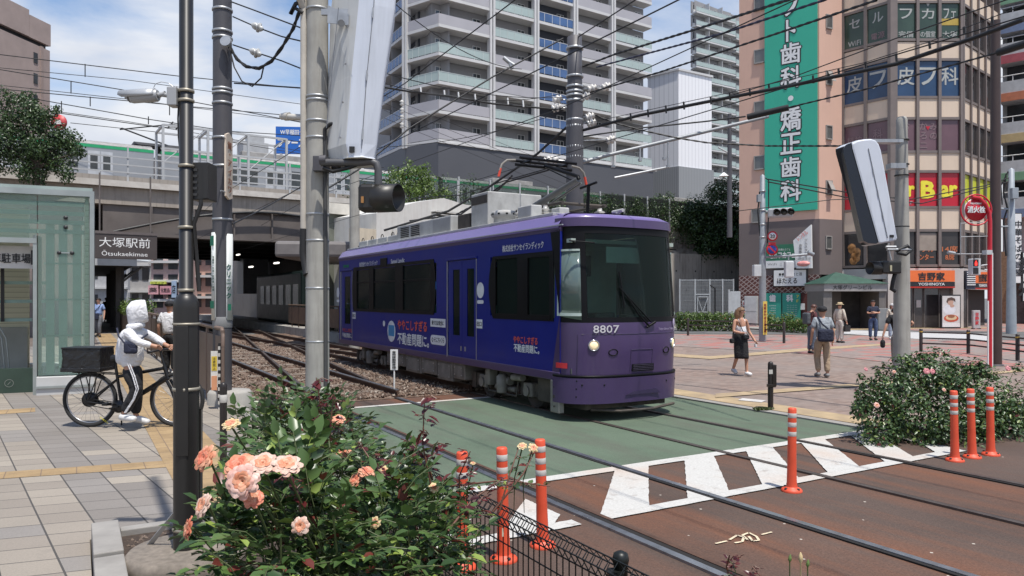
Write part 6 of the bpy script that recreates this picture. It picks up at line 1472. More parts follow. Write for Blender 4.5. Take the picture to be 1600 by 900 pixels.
def concrete_pole_left():
 Y =11.0;c =P(496,465,Y);x,y =c.x,c.y
 t =thing('concrete_pole','weathered concrete pole between the rose bushes and the tram, carrying the big signal case','pole',(x,y,0))
 MB(Matrix.Translation((x,y,0))).lathe([(.175,-.1),(.165,4),(.150,8.2)],32).build('shaft',CPOL,t)
 bands(t,x,y,[zat(v,Y) for v in (18,154,160,192,218,337,378,452,535)],.168,ZINC,.03)
 MB().tube([(x-.19,y-.05,8.2),(x-.19,y-.05,zat(358,Y))],.05,12).build('pvc_pipe',PVC,t);MB().tube([(x-.19,y-.05,zat(358,Y)),(x-.20,y-.05,zat(395,Y)),(x-.16,y-.05,zat(420,Y)),(x-.13,y-.1,zat(430,Y))],.055,12).build('pvc_elbow',CABLE,t)
 MB().tube([(x-.2,y-.05,zat(14,Y)),(x-.22,y-.1,zat(2,Y)),(x-.3,y-.15,zat(-8,Y))],[.06,.07,.09],10).build('pipe_elbow',PVC,t)
 MB().tube([(x+.14,y-.11,zat(215,Y)),(x+.145,y-.11,zat(330,Y)),(x+.15,y-.11,.4)],.032,10).build('conduit',M_('conduit_dark',(.055,.055,.055),.6),t)
 MB().tube([(x+.14,y-.12,zat(222,Y)),(x+.14,y-.12,zat(205,Y)),(x+.22,y-.15,zat(198,Y)),(x+.42,y-.15,zat(194,Y))],.028,10).build('conduit',CABLE,t)
 tb =thing('signal_case','large pale blue-grey metal signal case tilted on the concrete pole near the camera pole','signal case',tuple(P(562,120,10.5)))
 Yn =10.5
 back =[(514,-60),(529,12-6),(508,232),(514,249)]
 fr =P;
 n0 =[P(558,-75,Yn),P(616,-75,Yn+.12),P(618,10,Yn+.12),P(584,250,Yn+.05),P(560,248,Yn),P(540,240,Yn)]
 secs =[]
 for v,(a,b,c_,d_) in ((-70,(524,566,590,622)),(10,(516,560,585,617)),(120,(513,549,574,601)),(225,(509,540,565,589)),(247,(514,545,566,585))):
  z =zat(v,Yn)
  pa,pb,pc,pd =P(a,465,Yn+.45),P(b,465,Yn-.02),P(c_,465,Yn-.05),P(d_,465,Yn+.10)
  pe,pf =P(d_-1,465,Yn+.75),P(a+2,465,Yn+.95)
  secs.append([V((p.x,p.y,z)) for p in (pa,pb,pc,pd,pe,pf)])
 vs =[p for s_ in secs for p in s_];n =6;fs =[];mi =[]
 mbs =MB()
 for i in range(len(secs)-1):
  for j in range(n):
   f =(i*n+j,(i+1)*n+j,(i+1)*n+(j+1) % n,i*n+(j+1) % n)[::-1];fs.append(f);mi.append(1 if j in (0,5) else 0)
 fs.append([j for j in range(n)]);mi.append(0);fs.append([(len(secs)-1)*n+j for j in range(n)][::-1]);mi.append(1)
 mbs.v =[tuple(p) for p in vs];mbs.f =[list(f) for f in fs];mbs.mi =mi;mbs.sm =[False]*len(fs)
 mbs.build('case',[BOX,BOXW],tb,bev=.025)
 MB().tube([P(588,-60,Yn-.01),P(584,10,Yn-.06),P(573,120,Yn-.06),P(565,232,Yn-.06)],.006,5).build('door_seam',M_('seam_grey',(.17,.18,.2),.6),tb)
 for v,u in ((20,583),(118,573.5),(210,567)): MB().tube([P(u,v-8,Yn-.065),P(u-1,v+8,Yn-.065)],.014,6).build('hinge',ZINC,tb)
 for v in (-20,40,100,160,215):
  uu =524-(v-10)*.07;MB().tube([P(uu+22,v,Yn+.02),P(uu+22,v,Yn-.02)],.016,8).build('bolt',ZINC,tb)
 MB().tube([P(530,242,Yn+.3),P(530,262,Yn+.3),P(520,262,Yn+.4)],.03,8).build('cable_entry',CABLE,tb)
 MB().tube([P(529,12,Yn-.0),P(510,200,Yn+.1)],.006,5).build('panel_seam',M_('seam_grey',(.17,.18,.2),.6),tb)
 MB().box(P(547,0,Yn).x,P(555,0,Yn).x,Yn-.06,Yn-.0,zat(239,Yn),zat(230,Yn)).build('type_plate',CABLE,tb)
 MB().box(P(512,0,Y).x,P(545,0,Yn).x,Yn+.15,Yn+.20,zat(16,Yn),zat(8,Yn)).add([P(512,8,Yn+.1),P(545,24,Yn+.1),P(545,40,Yn+.1),P(512,36,Yn+.1)],[(0,3,2,1)]).build('bracket',ZINC,tb,solid=.02)
 MB().tube([P(533,36,Yn+.06),P(533,36,Yn+.1)],.05,10).build('bracket_bolt',ZINC,tb)
 ts =thing('tram_signal','black hooded signal lamp hanging from a bent pipe beside the concrete pole','signal',tuple(P(597,308,10.6)))
 A =lambda u,v: P(u,v,10.6)
 MB().tube([A(502,254),A(560,254),A(580,252),A(588,256),A(591,266),A(591,292)],.055,14).build('pipe_arm',M_('pipe_dark',(.085,.085,.09),.5,.2),ts)
 MB().tube([A(505,262),A(520,268),A(545,262),A(560,256)],.03,8).build('flex_cable',CABLE,ts)
 MB().box(A(484,0).x,A(506,0).x,10.75,10.95,zat(268,10.8),zat(244,10.8)).tube([A(500,250),A(510,250)],.07,10).build('arm_clamp',GRYP,ts,bev=.01)
 MB().box(A(562,0).x,A(590,0).x,10.45,10.78,zat(331,10.6),zat(289,10.6)).build('housing',BLKP,ts,bev=.05)
 hd =V((1,-.35,-.02)).normalized();q =hd.to_track_quat('Z','Y').to_matrix().to_4x4();q.translation =A(588,310)
 MB(q).lathe([(.20,0),(.205,.02),(.200,.36),(.185,.36),(.185,.05),(.0,.05)],28).build('hood',BLKP,ts)
 MB(q).lathe([(.17,.045),(.15,.07),(.0,.085)],24).build('lens',M_('signal_lens_dark',(.03,.03,.03),.15,spec=.9),ts)
 MB().box(A(568,0).x,A(572,0).x,10.42,10.44,zat(318,10.5),zat(308,10.5)).build('padlock',M_('brass',(.45,.22,.08),.4,.6),ts);MB().tube([A(568,305),A(578,303)],.02,8).build('latch',ZINC,ts)
concrete_pole_left()
c =P(554,465,27);one(MB(Matrix.Translation((c.x,c.y,0))).lathe([(.20,0),(.17,8)],18),'concrete_pole',CPOL,'thin weathered pole standing behind the rear end of the tram','pole',loc=(c.x,c.y,0))
def centre_mast():
 Y =17.0;c =P(898,465,Y);x,y =c.x,c.y;t =thing('overhead_line_mast','tall dark grey mast behind the tram roof, wrapped in clamps and insulators','mast',(x,y,0))
 MB(Matrix.Translation((x,y,0))).lathe([(.205,0),(.20,zat(190,Y)),(.17,zat(125,Y)),(.165,zat(58,Y)),(.0,zat(56,Y))],28).build('tube',GRYP,t)
 bands(t,x,y,[zat(v,Y) for v in (78,122,138,146,152,160,190,200,232,248)],.195,ZINC,.05)
 INS =M_('porcelain',(.62,.60,.57),.2)
 for i,(u,v) in enumerate(((916,150),(926,138),(872,155),(870,168),(922,182),(925,192),(948,135),(955,218),(858,250),(866,250))):
  p =P(u,v,Y);M =Matrix.Translation(p) @ Matrix.Rotation(R(70),4,'Y')
  MB(M).lathe([(.03,-.12),(.09,-.10),(.09,-.07),(.04,-.05),(.10,-.02),(.10,.02),(.04,.05),(.08,.08),(.03,.1)],12).build('insulator',INS,t)
  MB().tube([p,P(898,v+2,Y)],.015,5).build('insulator_arm',ZINC,t)
 MB().tube([P(900,256,Y),P(960,240,Y+.3),P(1105,205,Y+1.2),P(1200,182,Y+1.7)],.045,10).build('cantilever_pipe',M_('pipe_pale',(.27,.28,.29),.5,.4),t)
 for u,v,v2 in ((958,238,262),(1000,232,252),(1038,224,250),(1044,222,262)):
  MB().tube([P(u,v,Y+.5),P(u,v2,Y+.5)],.02,6).tube([P(u,v2-4,Y+.5),P(u,v2,Y+.5)],.05,8).build('dropper',ZINC,t)
 MB().tube([P(960,278,Y+.4),P(1010,268,Y+.6),P(1040,262,Y+.8)],.03,6).build('steady_arm',ZINC,t)
centre_mast()
c =P(1140,465,38);t =thing('lighting_pole','thin grey pole with a white lampshade before the second tower','pole',(c.x,c.y,5.2));MB(Matrix.Translation((c.x,c.y,0))).lathe([(.14,5),(.10,zat(178,38))],12).build('tube',GRYP,t)
MB(Matrix.Translation(P(1131,274,38))).lathe([(.26,-.05),(.05,.13),(.0,.16)],16).build('lamp_shade',WLT,t);MB().tube([P(1140,240,38),P(1122,230,38)],.04,6).build('arm',WHR,t)
def right_pole():
 Y =15.0;c =P(1409,465,Y);x,y =c.x,c.y
 t =thing('concrete_pole','pale concrete pole rising behind the right rose bush with the leaning signal case','pole',(x,y,0))
 MB(Matrix.Translation((x,y,0))).lathe([(.165,-.1),(.150,zat(420,Y)),(.105,zat(200,Y)),(.105,zat(187,Y)),(.08,zat(183,Y)),(0,zat(182,Y))],28).build('shaft',CPOL,t)
 bands(t,x,y,[zat(v,Y) for v in (220,258,275,355,390,418,433,468,475,534)],.135,CABLE,.02)
 MB().box(P(1355,0,14.6).x,P(1410,0,14.6).x,14.55,14.75,zat(223,14.6),zat(218,14.6)).box(P(1388,0,14.6).x,P(1412,0,14.6).x,14.5,14.7,zat(264,14.6),zat(256,14.6)).build('bracket',ZINC,t)
 tb =thing('signal_case','leaning pale grey signal case with a dark front on the right concrete pole','signal case',tuple(P(1360,380,14.2)))
 Yc =14.3
 side =[(1331,224),(1340,219),(1352,217),(1362,216.5),(1369,219),(1374,225),(1377.5,235),(1403,372),(1401,376),(1376,381),(1373,379),(1332,232)]
 pts =[P(u,v,Yc) for u,v in side];cen =sum(pts,V())/len(pts)
 off =V((-.16,.40,-.03));vs =pts+[p+off for p in pts];n =len(pts)
 mb =MB();mb.add(vs,[list(range(n))[::-1],[n+i for i in range(n)]]+[(i,(i+1) % n,n+(i+1) % n,n+i) for i in range(n)])
 mb.mi =[0,0]+[1 if i in (10,11) else 0 for i in range(n)]
 o =mb.build('case',[BOX,CABLE],tb,bev=.03)
 dk =[(1318,240),(1318.5,232),(1322,226),(1331,222.5),(1335,234),(1373,378),(1369,381),(1357,380),(1349,376)]
 pd =[P(u,v,Yc+.02) for u,v in dk];n =len(pd);off2 =V((.10,.42,0))
 MB().add(pd+[p+off2 for p in pd],[list(range(n))[::-1],[n+i for i in range(n)]]+[(i,(i+1) % n,n+(i+1) % n,n+i) for i in range(n)]).build('dark_front',M_('front_navy',(.008,.012,.022),.3),tb)
 MB().tube([P(1357,232,Yc-.01),P(1387,372,Yc-.01)],.006,5).build('door_seam',M_('seam_grey',(.17,.18,.2),.6),tb)
 for k in (.25,.5,.75): MB().tube([P(1357+30*k-.8,232+140*k-5,Yc-.012),P(1357+30*k+.8,232+140*k+5,Yc-.012)],.010,6).build('hinge',ZINC,tb)
 MB().box(P(1390,0,Yc).x,P(1396,0,Yc).x,Yc-.02,Yc,zat(371,Yc),zat(367,Yc)).build('type_plate',CABLE,tb)
 ts =thing('tram_signal','black horizontal signal lamp on the right concrete pole under the leaning case','signal',tuple(P(1380,418,14.6)))
 A =lambda u,v,dy=0: P(u,v,14.6+dy)
 MB().box(A(1374,0).x,A(1403,0).x,14.45,14.8,zat(428,14.6),zat(408,14.6)).build('housing',BLKP,ts,bev=.03)
 q =V((-1,-.25,0)).normalized().to_track_quat('Z','Y').to_matrix().to_4x4();q.translation =A(1376,419)
 MB(q).lathe([(.13,0),(.13,.25),(.115,.25),(.115,.03),(0,.03)],20).build('hood',BLKP,ts)
 MB().tube([A(1388,380),A(1388,388),A(1392,406)],.02,6).tube([A(1386,390),A(1425,390)],.03,6).tube([A(1384,386),A(1400,386)],.03,6).build('arm',ZINC,ts)
 MB().tube([A(1400,392),A(1418,384),A(1425,390),A(1415,398),A(1402,395)],.035,6).tube([A(1399,425),A(1395,440),A(1393,452),A(1399,455)],.04,8).build('cable_loop',CABLE,ts)
 MB().box(A(1384,0).x,A(1387,0).x,14.43,14.45,zat(424,14.6),zat(415,14.6)).build('padlock',M_('brass_pale',(.5,.45,.3),.4,.5),ts)
right_pole()
def brown_pole():
 Y =20.3;c =P(1555.5,465,Y);x,y =c.x,c.y
 t =thing('brown_pole','tall dark brown steel pole at the right side, behind the rose bush','pole',(x,y,.03));MB(Matrix.Translation((x,y,0))).lathe([(.155,.03),(.150,zat(445,Y)),(.135,zat(440,Y)),(.12,9.5)],24).build('tube',M_('brown_steel',(.055,.034,.030),.45,.1,var=.1),t)
 MB(Matrix.Translation((x,y,0))).lathe([(.2,.03),(.2,.07),(.15,.075)],20).build('foot_plate',GRYP,t)
 Y =19.6;c =P(1546.5,465,Y);x,y =c.x,c.y
 t =thing('hydrant_sign','red pole with a round red fire hydrant sign, left of the brown pole','sign',(x,y,.03))
 RED =M_('hydrant_red',(.50,.015,.03),.4,var=.05);p =lambda u,v: P(u,v,Y)
 MB().tube([(x,y,.03),(x,y,zat(345,Y)),p(1545,332),p(1540,320),p(1530,310),p(1518,308)],.055,12).build('pole',RED,t)
 MB().tube([(x+.075,y+.03,.03),(x+.075,y+.03,zat(395,Y))],.03,8).build('white_pipe',WLT,t);MB().tube([(x-.06,y-.02,.03),(x-.06,y-.02,zat(470,Y))],.022,8).build('white_pipe',WLT,t)
 cc =p(1525,328);M =face(cc,(1,0,0))
 MB().tube([cc+V((.42*math.cos(a),0,.42*math.sin(a)))*.97 for a in [R(i*12) for i in range(31)]],.022,6,cap=False).build('ring',RED,t)
 MB(M).lathe([(.31,-.02),(.31,0),(0,.002)],32).build('rim',WLT,t);MB(M).lathe([(.295,.0),(.295,.006),(0,.007)],32).build('disc',RED,t)
 lettering('消火栓',M @ Matrix.Translation((0,.01,.014)),WLT,t,w=.46,h=.17,bold=.05);lettering('FIRE HYDRANT',M @ Matrix.Translation((0,.17,.014)),WLT,t,w=.30,h=.045,bold=.03)
 for k in range(4): a =R(45+90*k);MB().tube([cc+V((.3*math.cos(a),0,.3*math.sin(a))),cc+V((.41*math.cos(a),0,.41*math.sin(a)))],.01,5).build('spoke',RED,t)
 MB().tube([p(1501,348),p(1501,398)],.012,6).tube([p(1549,346),p(1549,398)],.012,6).tube([p(1501,349),p(1549,347)],.012,6).tube([p(1501,370),p(1549,369)],.012,6).build('advert_frame',ZINC,t)
brown_pole()
def grey_pole_right():
 Y =38;c =P(1580,465,Y);x,y =c.x,c.y;t =thing('utility_pole','pale grey utility pole with a transformer box before the balcony building','pole',(x,y,0))
 PG =M_('pale_grey_pole',(.30,.33,.36),.5,.1,var=.1)
 MB(Matrix.Translation((x,y,0))).lathe([(.24,0),(.2,3),(.14,zat(265,Y)),(0,zat(262,Y))],20).build('tube',PG,t)
 MB(Matrix.Translation((x-.05,y-.3,0))).box(-.18,.14,-.14,.1,zat(312,Y),zat(295,Y)).build('box',PG,t,bev=.02)
 MB().tube([P(1572,272,Y),P(1568,300,Y),P(1574,326,Y),P(1568,345,Y),P(1572,400,Y)],.04,6).tube([P(1575,268,Y),P(1564,290,Y),P(1566,320,Y)],.03,6).build('cable',CABLE,t)
 MB().tube([P(1580,327,Y),P(1545,325,Y)],.06,8).tube([P(1580,354,Y),P(1562,354,Y)],.05,6).build('arm',PG,t)
grey_pole_right()
t =thing('pedestrian_signal','white pedestrian signal box showing a red standing figure near the red pole','signal',tuple(P(1525,420,30)))
Y =30;MB().box(P(1519,0,Y).x,P(1533,0,Y).x,Y,Y+.3,zat(430,Y),zat(404,Y)).build('housing',M_('signal_white',(.52,.54,.55),.5),t,bev=.04)
for i,(v0,v1) in enumerate(((406.5,416),(418.5,428))):
 o =MB().box(P(1520.5,0,Y).x,P(1528.5,0,Y).x,Y-.02,Y,zat(v1,Y),zat(v0,Y)).build('face',BKL,t)
 if i == 0:
  cx =P(1524.5,0,Y).x;zc =zat(411,Y)
  MB().box(cx-.045,cx+.045,Y-.03,Y-.021,zc-.10,zc+.03).lathe([(.03,0),(.0,.001)],10,Matrix.Translation((cx,Y-.03,zc+.065)) @ Matrix.Rotation(R(90),4,'X')).build('red_figure',emis('signal_red',(1,.04,.03),1.4),o)
MB().box(P(1520,0,Y).x,P(1529,0,Y).x,Y-.15,Y,zat(405.5,Y),zat(404,Y)).build('visor',M_('signal_white',(.52,.54,.55),.5),t)
MB().tube([P(1533,415,Y+.1),P(1555,412,Y+.1)],.03,6).build('arm',ZINC,t)
t =thing('street_lamp','thin horizontal lamp arm reaching left from the red pole above the orange corner sign','lamp',tuple(P(1515,396,20)))
MB().tube([P(1547,397,19.7),P(1495,397,19.7),P(1486,394,19.7)],.02,6).build('arm',ZINC,t);MB().tube([P(1481,394,19.7),P(1492,396,19.7)],.045,8).build('lamp_head',ZINC,t)
MB().box(P(1538,0,19.6).x,P(1547,0,19.6).x,19.5,19.7,zat(398,19.6),zat(391,19.6)).build('small_camera',M_('signal_white',(.52,.54,.55),.5),t)
def signal_pole():
 Y =31.3;g =P(1191.5,465,Y);x,y =g.x,g.y;PG =M_('signal_pole_grey',(.27,.29,.31),.5,.2,var=.12,dirt=.3)
 t =thing('signal_pole','grey pole with traffic lights and cables before the peach wall','pole',(x,y,.05))
 MB(Matrix.Translation((x,y,0))).lathe([(.15,.05),(.14,zat(430,Y)),(.10,zat(275,Y)),(0,zat(272,Y))],18).build('tube',PG,t)
 for v in (300,330,352,372): bands(t,x,y,[zat(v,Y)],.13,ZINC,.06)
 MB().tube([P(1196,278,Y),P(1201,282,Y),P(1201,330,Y),P(1199,380,Y)],.025,6).tube([P(1187,300,Y),P(1184,330,Y),P(1188,372,Y)],.03,6).build('cable',CABLE,t)
 MB().box(P(1183,0,Y).x,P(1188,0,Y).x,Y-.1,Y+.1,zat(316,Y),zat(304,Y)).build('box',PG,t,bev=.01)
 MB().box(P(1176,0,Y).x,P(1187.5,0,Y).x,Y-.2,Y+.1,zat(432,Y),zat(414,Y)).build('box',M_('case_white',(.50,.52,.53),.5),t,bev=.02)
 ts =thing('traffic_light','horizontal traffic light head with three hoods on an arm of the grey signal pole','traffic light',tuple(P(1222,332,Y-.3)))
 c =P(1222,332.5,Y-.4);d =V((1,-.5,0)).normalized();M =XF(c,d)
 MB(M).box(-.56,.42,-.16,.16,-.20,.20).build('housing',M_('light_housing',(.42,.43,.44),.45,.2),ts,bev=.07)
 for k in range(3):
  MM =M @ Matrix.Translation((-.18+.28*k,-.16,0)) @ Matrix.Rotation(R(90),4,'X') @ Matrix.Rotation(R(0),4,'Z')
  n =10;vs =[]
  for zz,sc in ((0,1),(.26,1)):
   for i in range(n+1): a =R(-25+230*i/n);vs.append((.135*math.cos(a),.135*math.sin(a)-(0 if zz == 0 else .0),zz*(1 if 2 < i < 8 else .55)))
  MB(MM).add(vs,[(i,i+1,n+2+i,n+1+i) for i in range(n)],sm=True).build('hood',M_('hood_pair',(.03,.03,.03),.5),ts,solid=.01)
  MB(MM).lathe([(.125,0),(.1,.02),(0,.03)],16).build('lens',emis('lens_green',(.05,.55,.35),.5) if False else M_('lens_unlit',(.04,.045,.04),.2),ts)
 MB().tube([P(1194,330,Y),P(1210,333,Y-.3)],.05,8).build('arm',ZINC,ts)
 def disc(u,v,r_,ring,inner,lb,txt=None,slash=False):
  c =P(u,v,Y-.3);tt =thing('road_sign',lb,'road sign',tuple(c));M =face(c,(1,-.1,0))
  MB(M).lathe([(r_,-.02),(r_,0),(0,.002)],24).build('rim',ring,tt);MB(M).lathe([(r_*.72,.0),(r_*.72,.008),(0,.009)],24).build('disc',inner,tt)
  if txt: lettering(txt,M @ Matrix.Translation((0,0,.014)),BKL,tt,w=r_*.9,h=r_*.7,bold=.03)
  if slash: MB(M @ Matrix.Rotation(R(-45),4,'Z')).box(-r_*.72,r_*.72,-.03,.03,.01,.014).build('slash',ring,tt)
 RD =M_('sign_red',(.55,.02,.03),.4)
 disc(1207,369,.21,RD,WLT,'round white road sign with a red ring, upper of two on the grey signal pole','20');disc(1206.5,390,.24,RD,M_('sign_blue',(.03,.07,.35),.4),'round blue no parking sign with a red ring, lower on the grey signal pole',slash=True)
 c =P(1206.5,380.5,Y-.3);one(MB(face(c,(1,0,0))).box(-.15,.15,-.05,.05,-.01,.01),'sign_plate',RD,'small red plate between the two round road signs','plate')
 ta =thing('box_lamp','white box lamp hanging from the long arm of the grey signal pole','lamp',tuple(P(1232,410,Y-.3)))
 MB().tube([P(1192,402,Y),P(1232,400,Y-.3),P(1268,397,Y-.4)],.05,8).tube([P(1262,394,Y-.4),P(1271,398,Y-.4)],.09,8).build('arm',PG,ta)
 MB().box(P(1225.5,0,Y-.4).x,P(1239,0,Y-.4).x,Y-.55,Y-.3,zat(434,Y),zat(409,Y)).build('case',M_('case_white',(.50,.52,.53),.5),ta,bev=.04);MB().tube([P(1232,400,Y-.4),P(1232,410,Y-.4)],.03,6).build('stem',PG,ta)
 ty =thing('yellow_notice','narrow yellow notice with red writing strapped low on the grey signal pole','notice',tuple(P(1195,497,Y-.2)))
 c =P(1195.5,497,Y-.22);w_,h_ =.17,zat(471,Y)-zat(523,Y);M =face(c,(1,0,0));MB(M).box(-w_/2,w_/2,-h_/2,h_/2,-.01,0).build('board',M_('notice_yellow',(.68,.50,.10),.5),ty)
 lettering('危険歩行者注意大塚',M @ Matrix.Translation((0,0,.006)),M_('writing_dark_red',(.3,.05,.03),.5),ty,w=w_*.62,h=h_*.86,vertical=True,bold=.04)
signal_pole()
ORG_ =M_('delineator_orange',(.68,.085,.035),.5,var=.10,scale=5,dirt=.35,tint=(.30,.05,.03));REFL =M_('reflective_grey',(.52,.50,.46),.4,var=.08)
def post(u,v,label,lean=(0,0),base=True):
 g =G(u,v,.02)
 t =thing('delineator_post',label,'delineator post',tuple(g),group='orange delineator posts')
 M =Matrix.Translation(g) @ Matrix.Rotation(lean[0],4,'X') @ Matrix.Rotation(lean[1],4,'Y')
 MB(M).lathe([(.055,.02),(.047,.08),(.042,.30),(.040,.72),(.040,.79),(.034,.80),(0,.80)],22).build('tube',ORG_,t)
 for z in (.705,.615,.525): MB(M).lathe([(.0405,z),(.0415,z+.002),(.0415,z+.043),(.0405,z+.045)],22).build('reflective_band',REFL,t)
 MB(Matrix.Translation(g)).lathe([(.10,-.015),(.10,.0),(.085,.016),(.055,.028),(.05,.04)],26).build('base',ORG_,t)
 for k in range(4): a =k*PI/2+.5;MB(Matrix.Translation(g)).lathe([(.014,.012),(.014,.026),(0,.028)],8,Matrix.Translation((.08*math.cos(a),.08*math.sin(a),0))).build('bolt',CABLE,t)
post(848,850,'orange post behind the mesh fence, rightmost of the near three',(0,R(-1.5)));post(787,872,'orange post behind the mesh fence, middle of the near three',(0,R(-1)));post(722,884,'orange post half hidden by the rose bush and mesh fence')
post(1237,765,'single orange post standing on the edge of the hatched markings',(0,R(.4)));post(1492,718,'orange post before the right rose bush, leftmost of its three',(0,R(-1)));post(1519,713,'orange post before the right rose bush, middle of its three',(0,R(-1.5)));post(1548,709,'orange post before the right rose bush, rightmost of its three',(0,R(-.8)))
def bollard(u,v,z,h,r,lb,box=True,s=1):
 g =G(u,v,z);t =thing('bollard',lb,'bollard',tuple(g));M =Matrix.Translation(g)
 BR =M_('bollard_brown',(.022,.017,.015),.4,.1)
 MB(M).lathe([(r,0),(r,h-.05),(r*.9,h-.02),(r*.5,h-.005),(0,h)],20).build('tube',BR,t)
 MB(M).lathe([(r*1.35,-.01),(r*1.35,.012),(r,.016)],20).build('foot',BR,t)
 if box:
  MB(M).box(r*.4,r*1.9,-r*1.1,r*1.1,h*.48,h*.93).box(-r*1.15,r*1.6,-r*1.12,r*1.1,h*.46,h*.52).build('lock_box',BR,t,bev=.006);MB(M).box(-r*.9,r*.7,-r*1.06,-r*1.0,h*.74,h*.83).build('label_plate',REFL,t)
 else: MB(M).lathe([(r+.001,h*.78),(r+.003,h*.785),(r+.003,h*.86),(r+.001,h*.865)],20).build('white_band',REFL,t)
bollard(1204,639,.03,.80,.045,'black bollard with a lock box on the plaza edge beyond the green crossing');bollard(349,742,PZ,.90,.034,'thin black bollard with a white band behind the peach roses',box=False)
bollard(397,700,.02,.62,.03,'short black post with a white tip among the roses, beside the tram track',box=False)
FB =M_('guard_fence_brown',(.035,.026,.024),.45,.1)
def guard(pts,h,rails,label,capz=True):
 gs =[G(u,v,.05) for u,v in pts];t =thing('guard_fence',label,'fence',tuple(gs[0]))
 for g in gs:
  MB(Matrix.Translation(g)).lathe([(.055,0),(.055,h-.03),(.04,h),(0,h)],12).build('post',FB,t)
  if capz: MB(Matrix.Translation(g)).lathe([(.058,h-.12),(.058,h-.08)],12).build('yellow_band',M_('band_yellow',(.5,.33,.05),.4),t)
 for z in rails:
  MB().tube([g+V((0,0,z)) for g in gs],.026,8).build('rail',FB,t)
guard([(1439,549),(1513,552),(1590,563),(1700,578)],.78,(.66,.46,.28),'dark brown guard fence with yellow-banded posts beyond the right rose bush');guard([(1147,530),(1225,536)],.85,(.72,.5),'dark brown guard rail behind the woman, left of the grey-shirted man',False)
guard([(1075,524),(1147,526)],.85,(.72,.5),'dark brown guard rail in front of the hedge beside the tram nose',False)
t =thing('clearance_marker','small white post with a vertical name board beside the tram','marker',tuple(G(616,614,.05)));g =G(616,614,.05)
MB().tube([g,g+V((0,0,.5))],.016,8).build('stake',WLT,t);hh =zat(546,g.y)-zat(578,g.y);c =V((g.x,g.y-.02,zat(562,g.y)));MB(face(c,(1,0,0))).box(-.072,.072,-hh/2,hh/2,-.02,0).build('board',WLT,t)
lettering('車両接触限界標',face(c+V((0,-.006,0)),(1,0,0)),BKL,t,w=.075,h=hh*.86,vertical=True,bold=.03)
def track_fence():
 t =thing('track_fence','brown panel fence with a rail along the left pavement, ending at the dark grey mast','fence',tuple(T(12,1.95)))
 PB =M_('fence_panel_brown',(.20,.15,.125),.6,.1,var=.1,scale=1.5);RB =M_('fence_rail_brown',(.17,.12,.095),.5,.2)
 o =1.93
 for i in range(12):
  s =12.0+i*1.55;mb =MB().prism([(T(a,b).x,T(a,b).y) for a,b in ((s+.04,o-.012),(s+.04,o+.012),(s+1.5,o+.012),(s+1.5,o-.012))],PZ+.12,1.30);mb.build('panel',PB,t)
  MB().tube([T(s,o,PZ),T(s,o,1.40)],.028,8).build('post',RB,t)
 MB().tube([T(12,o,1.15),T(12,o,1.34),T(12.08,o,1.42),T(30.6,o,1.42)],.032,8).build('handrail',RB,t)
 te =thing('notice_plate','white notice with yellow and orange panels at the end of the brown fence','notice',tuple(T(11.9,1.92)))
 a =P(335.5,465,11.35);M =XF(V((a.x,a.y,0)),V((1,.25,0)));z0,z1 =zat(640,11.4)+.1,zat(536,11.4)
 MB(M).box(-.055,.045,-.01,.01,z0+.25,z1-.12).build('board',M_('plate_white',(.62,.60,.56),.5),te);MB(M).box(-.045,.035,-.015,-.011,z1-.42,z1-.2).build('yellow_panel',M_('panel_yellow',(.62,.45,.05),.5),te);MB(M).box(-.045,.035,-.015,-.011,z1-.72,z1-.5).build('orange_panel',M_('panel_orange',(.60,.28,.15),.5),te)
 lettering('注意禁止',M @ Matrix.Translation((-.005,-.018,z1-.31)) @ Matrix.Rotation(R(90),4,'X'),BKL,te,h=.19,vertical=True)
 for k in range(10): MB(M).box(.05,.085,-.02,.02,z1-.1-k*.105,z1-.1-k*.105+.0525).build('chequer_white',REFL,te)
 MB(M).box(.086,.12,-.02,.02,z0,z1).box(.05,.085,-.019,.019,z0,z1).build('chequered_post',CABLE,te)
track_fence()
t =thing('planter_wall','brown sided planter wall with a clipped hedge on top under the bridge','planter',tuple(T(30,2.6)))
MB().prism([(p.x,p.y) for p in (T(31,1.9),T(31,2.5),T(46,2.5),T(46,1.9))],PZ,1.25).build('planter_box',M_('planter_brown',(.11,.085,.07),.7,var=.15),t)
def mesh_fence():
 t =thing('mesh_fence','low black wire mesh fence with a rolled top along the rose bed','fence',tuple(T(3,1.92)))
 o =1.92;zt =.80;MF =M_('fence_black_green',(.010,.012,.011),.4,.2);
 s0,s1 =.0,6.6;r =.0033
 n =int((s1-s0)/.05);mb =MB()
 for i in range(n+1):
  s =s0+i*.05
  mb.tube([T(s,o,.2),T(s,o,zt-.09),T(s,o-.035,zt-.03),T(s,o,zt+.012),T(s,o+.035,zt-.03),T(s,o,zt-.085)],r,4,cap=False)
 mb.build('wire',MF,t)
 mb =MB()
 for z,do in ((zt-.03,-.038),(zt+.014,0),(zt-.03,.038),(zt-.09,0),(.62,0),(.42,0),(.25,0)): mb.tube([T(s0,o+do,z),T(s1,o+do,z)],.0038,5)
 mb.build('line_wire',MF,t)
 for s in (.445,2.445,4.445):
  MB(Matrix.Translation(T(s,o+.05,0))).lathe([(.030,.15),(.030,zt-.02),(.032,zt-.02),(.036,zt),(.030,zt+.025),(.012,zt+.035),(0,zt+.036)],16).build('post',MF,t)
  MB(Matrix.Translation(T(s,o+.02,zt-.06))).box(-.03,.03,-.04,.03,-.02,.02).build('clip',MF,t)
 TIE =M_('pale_tie',(.55,.48,.36),.6)
 random.seed(8)
 for k in range(9):
  s =1.2+random.random()*4.6;p =T(s,o-.04,zt-.08);MB().tube([p,p+V((random.uniform(-.02,.02),-.01,-.04))],.004,5).build('cable_tie',TIE,t)
mesh_fence()
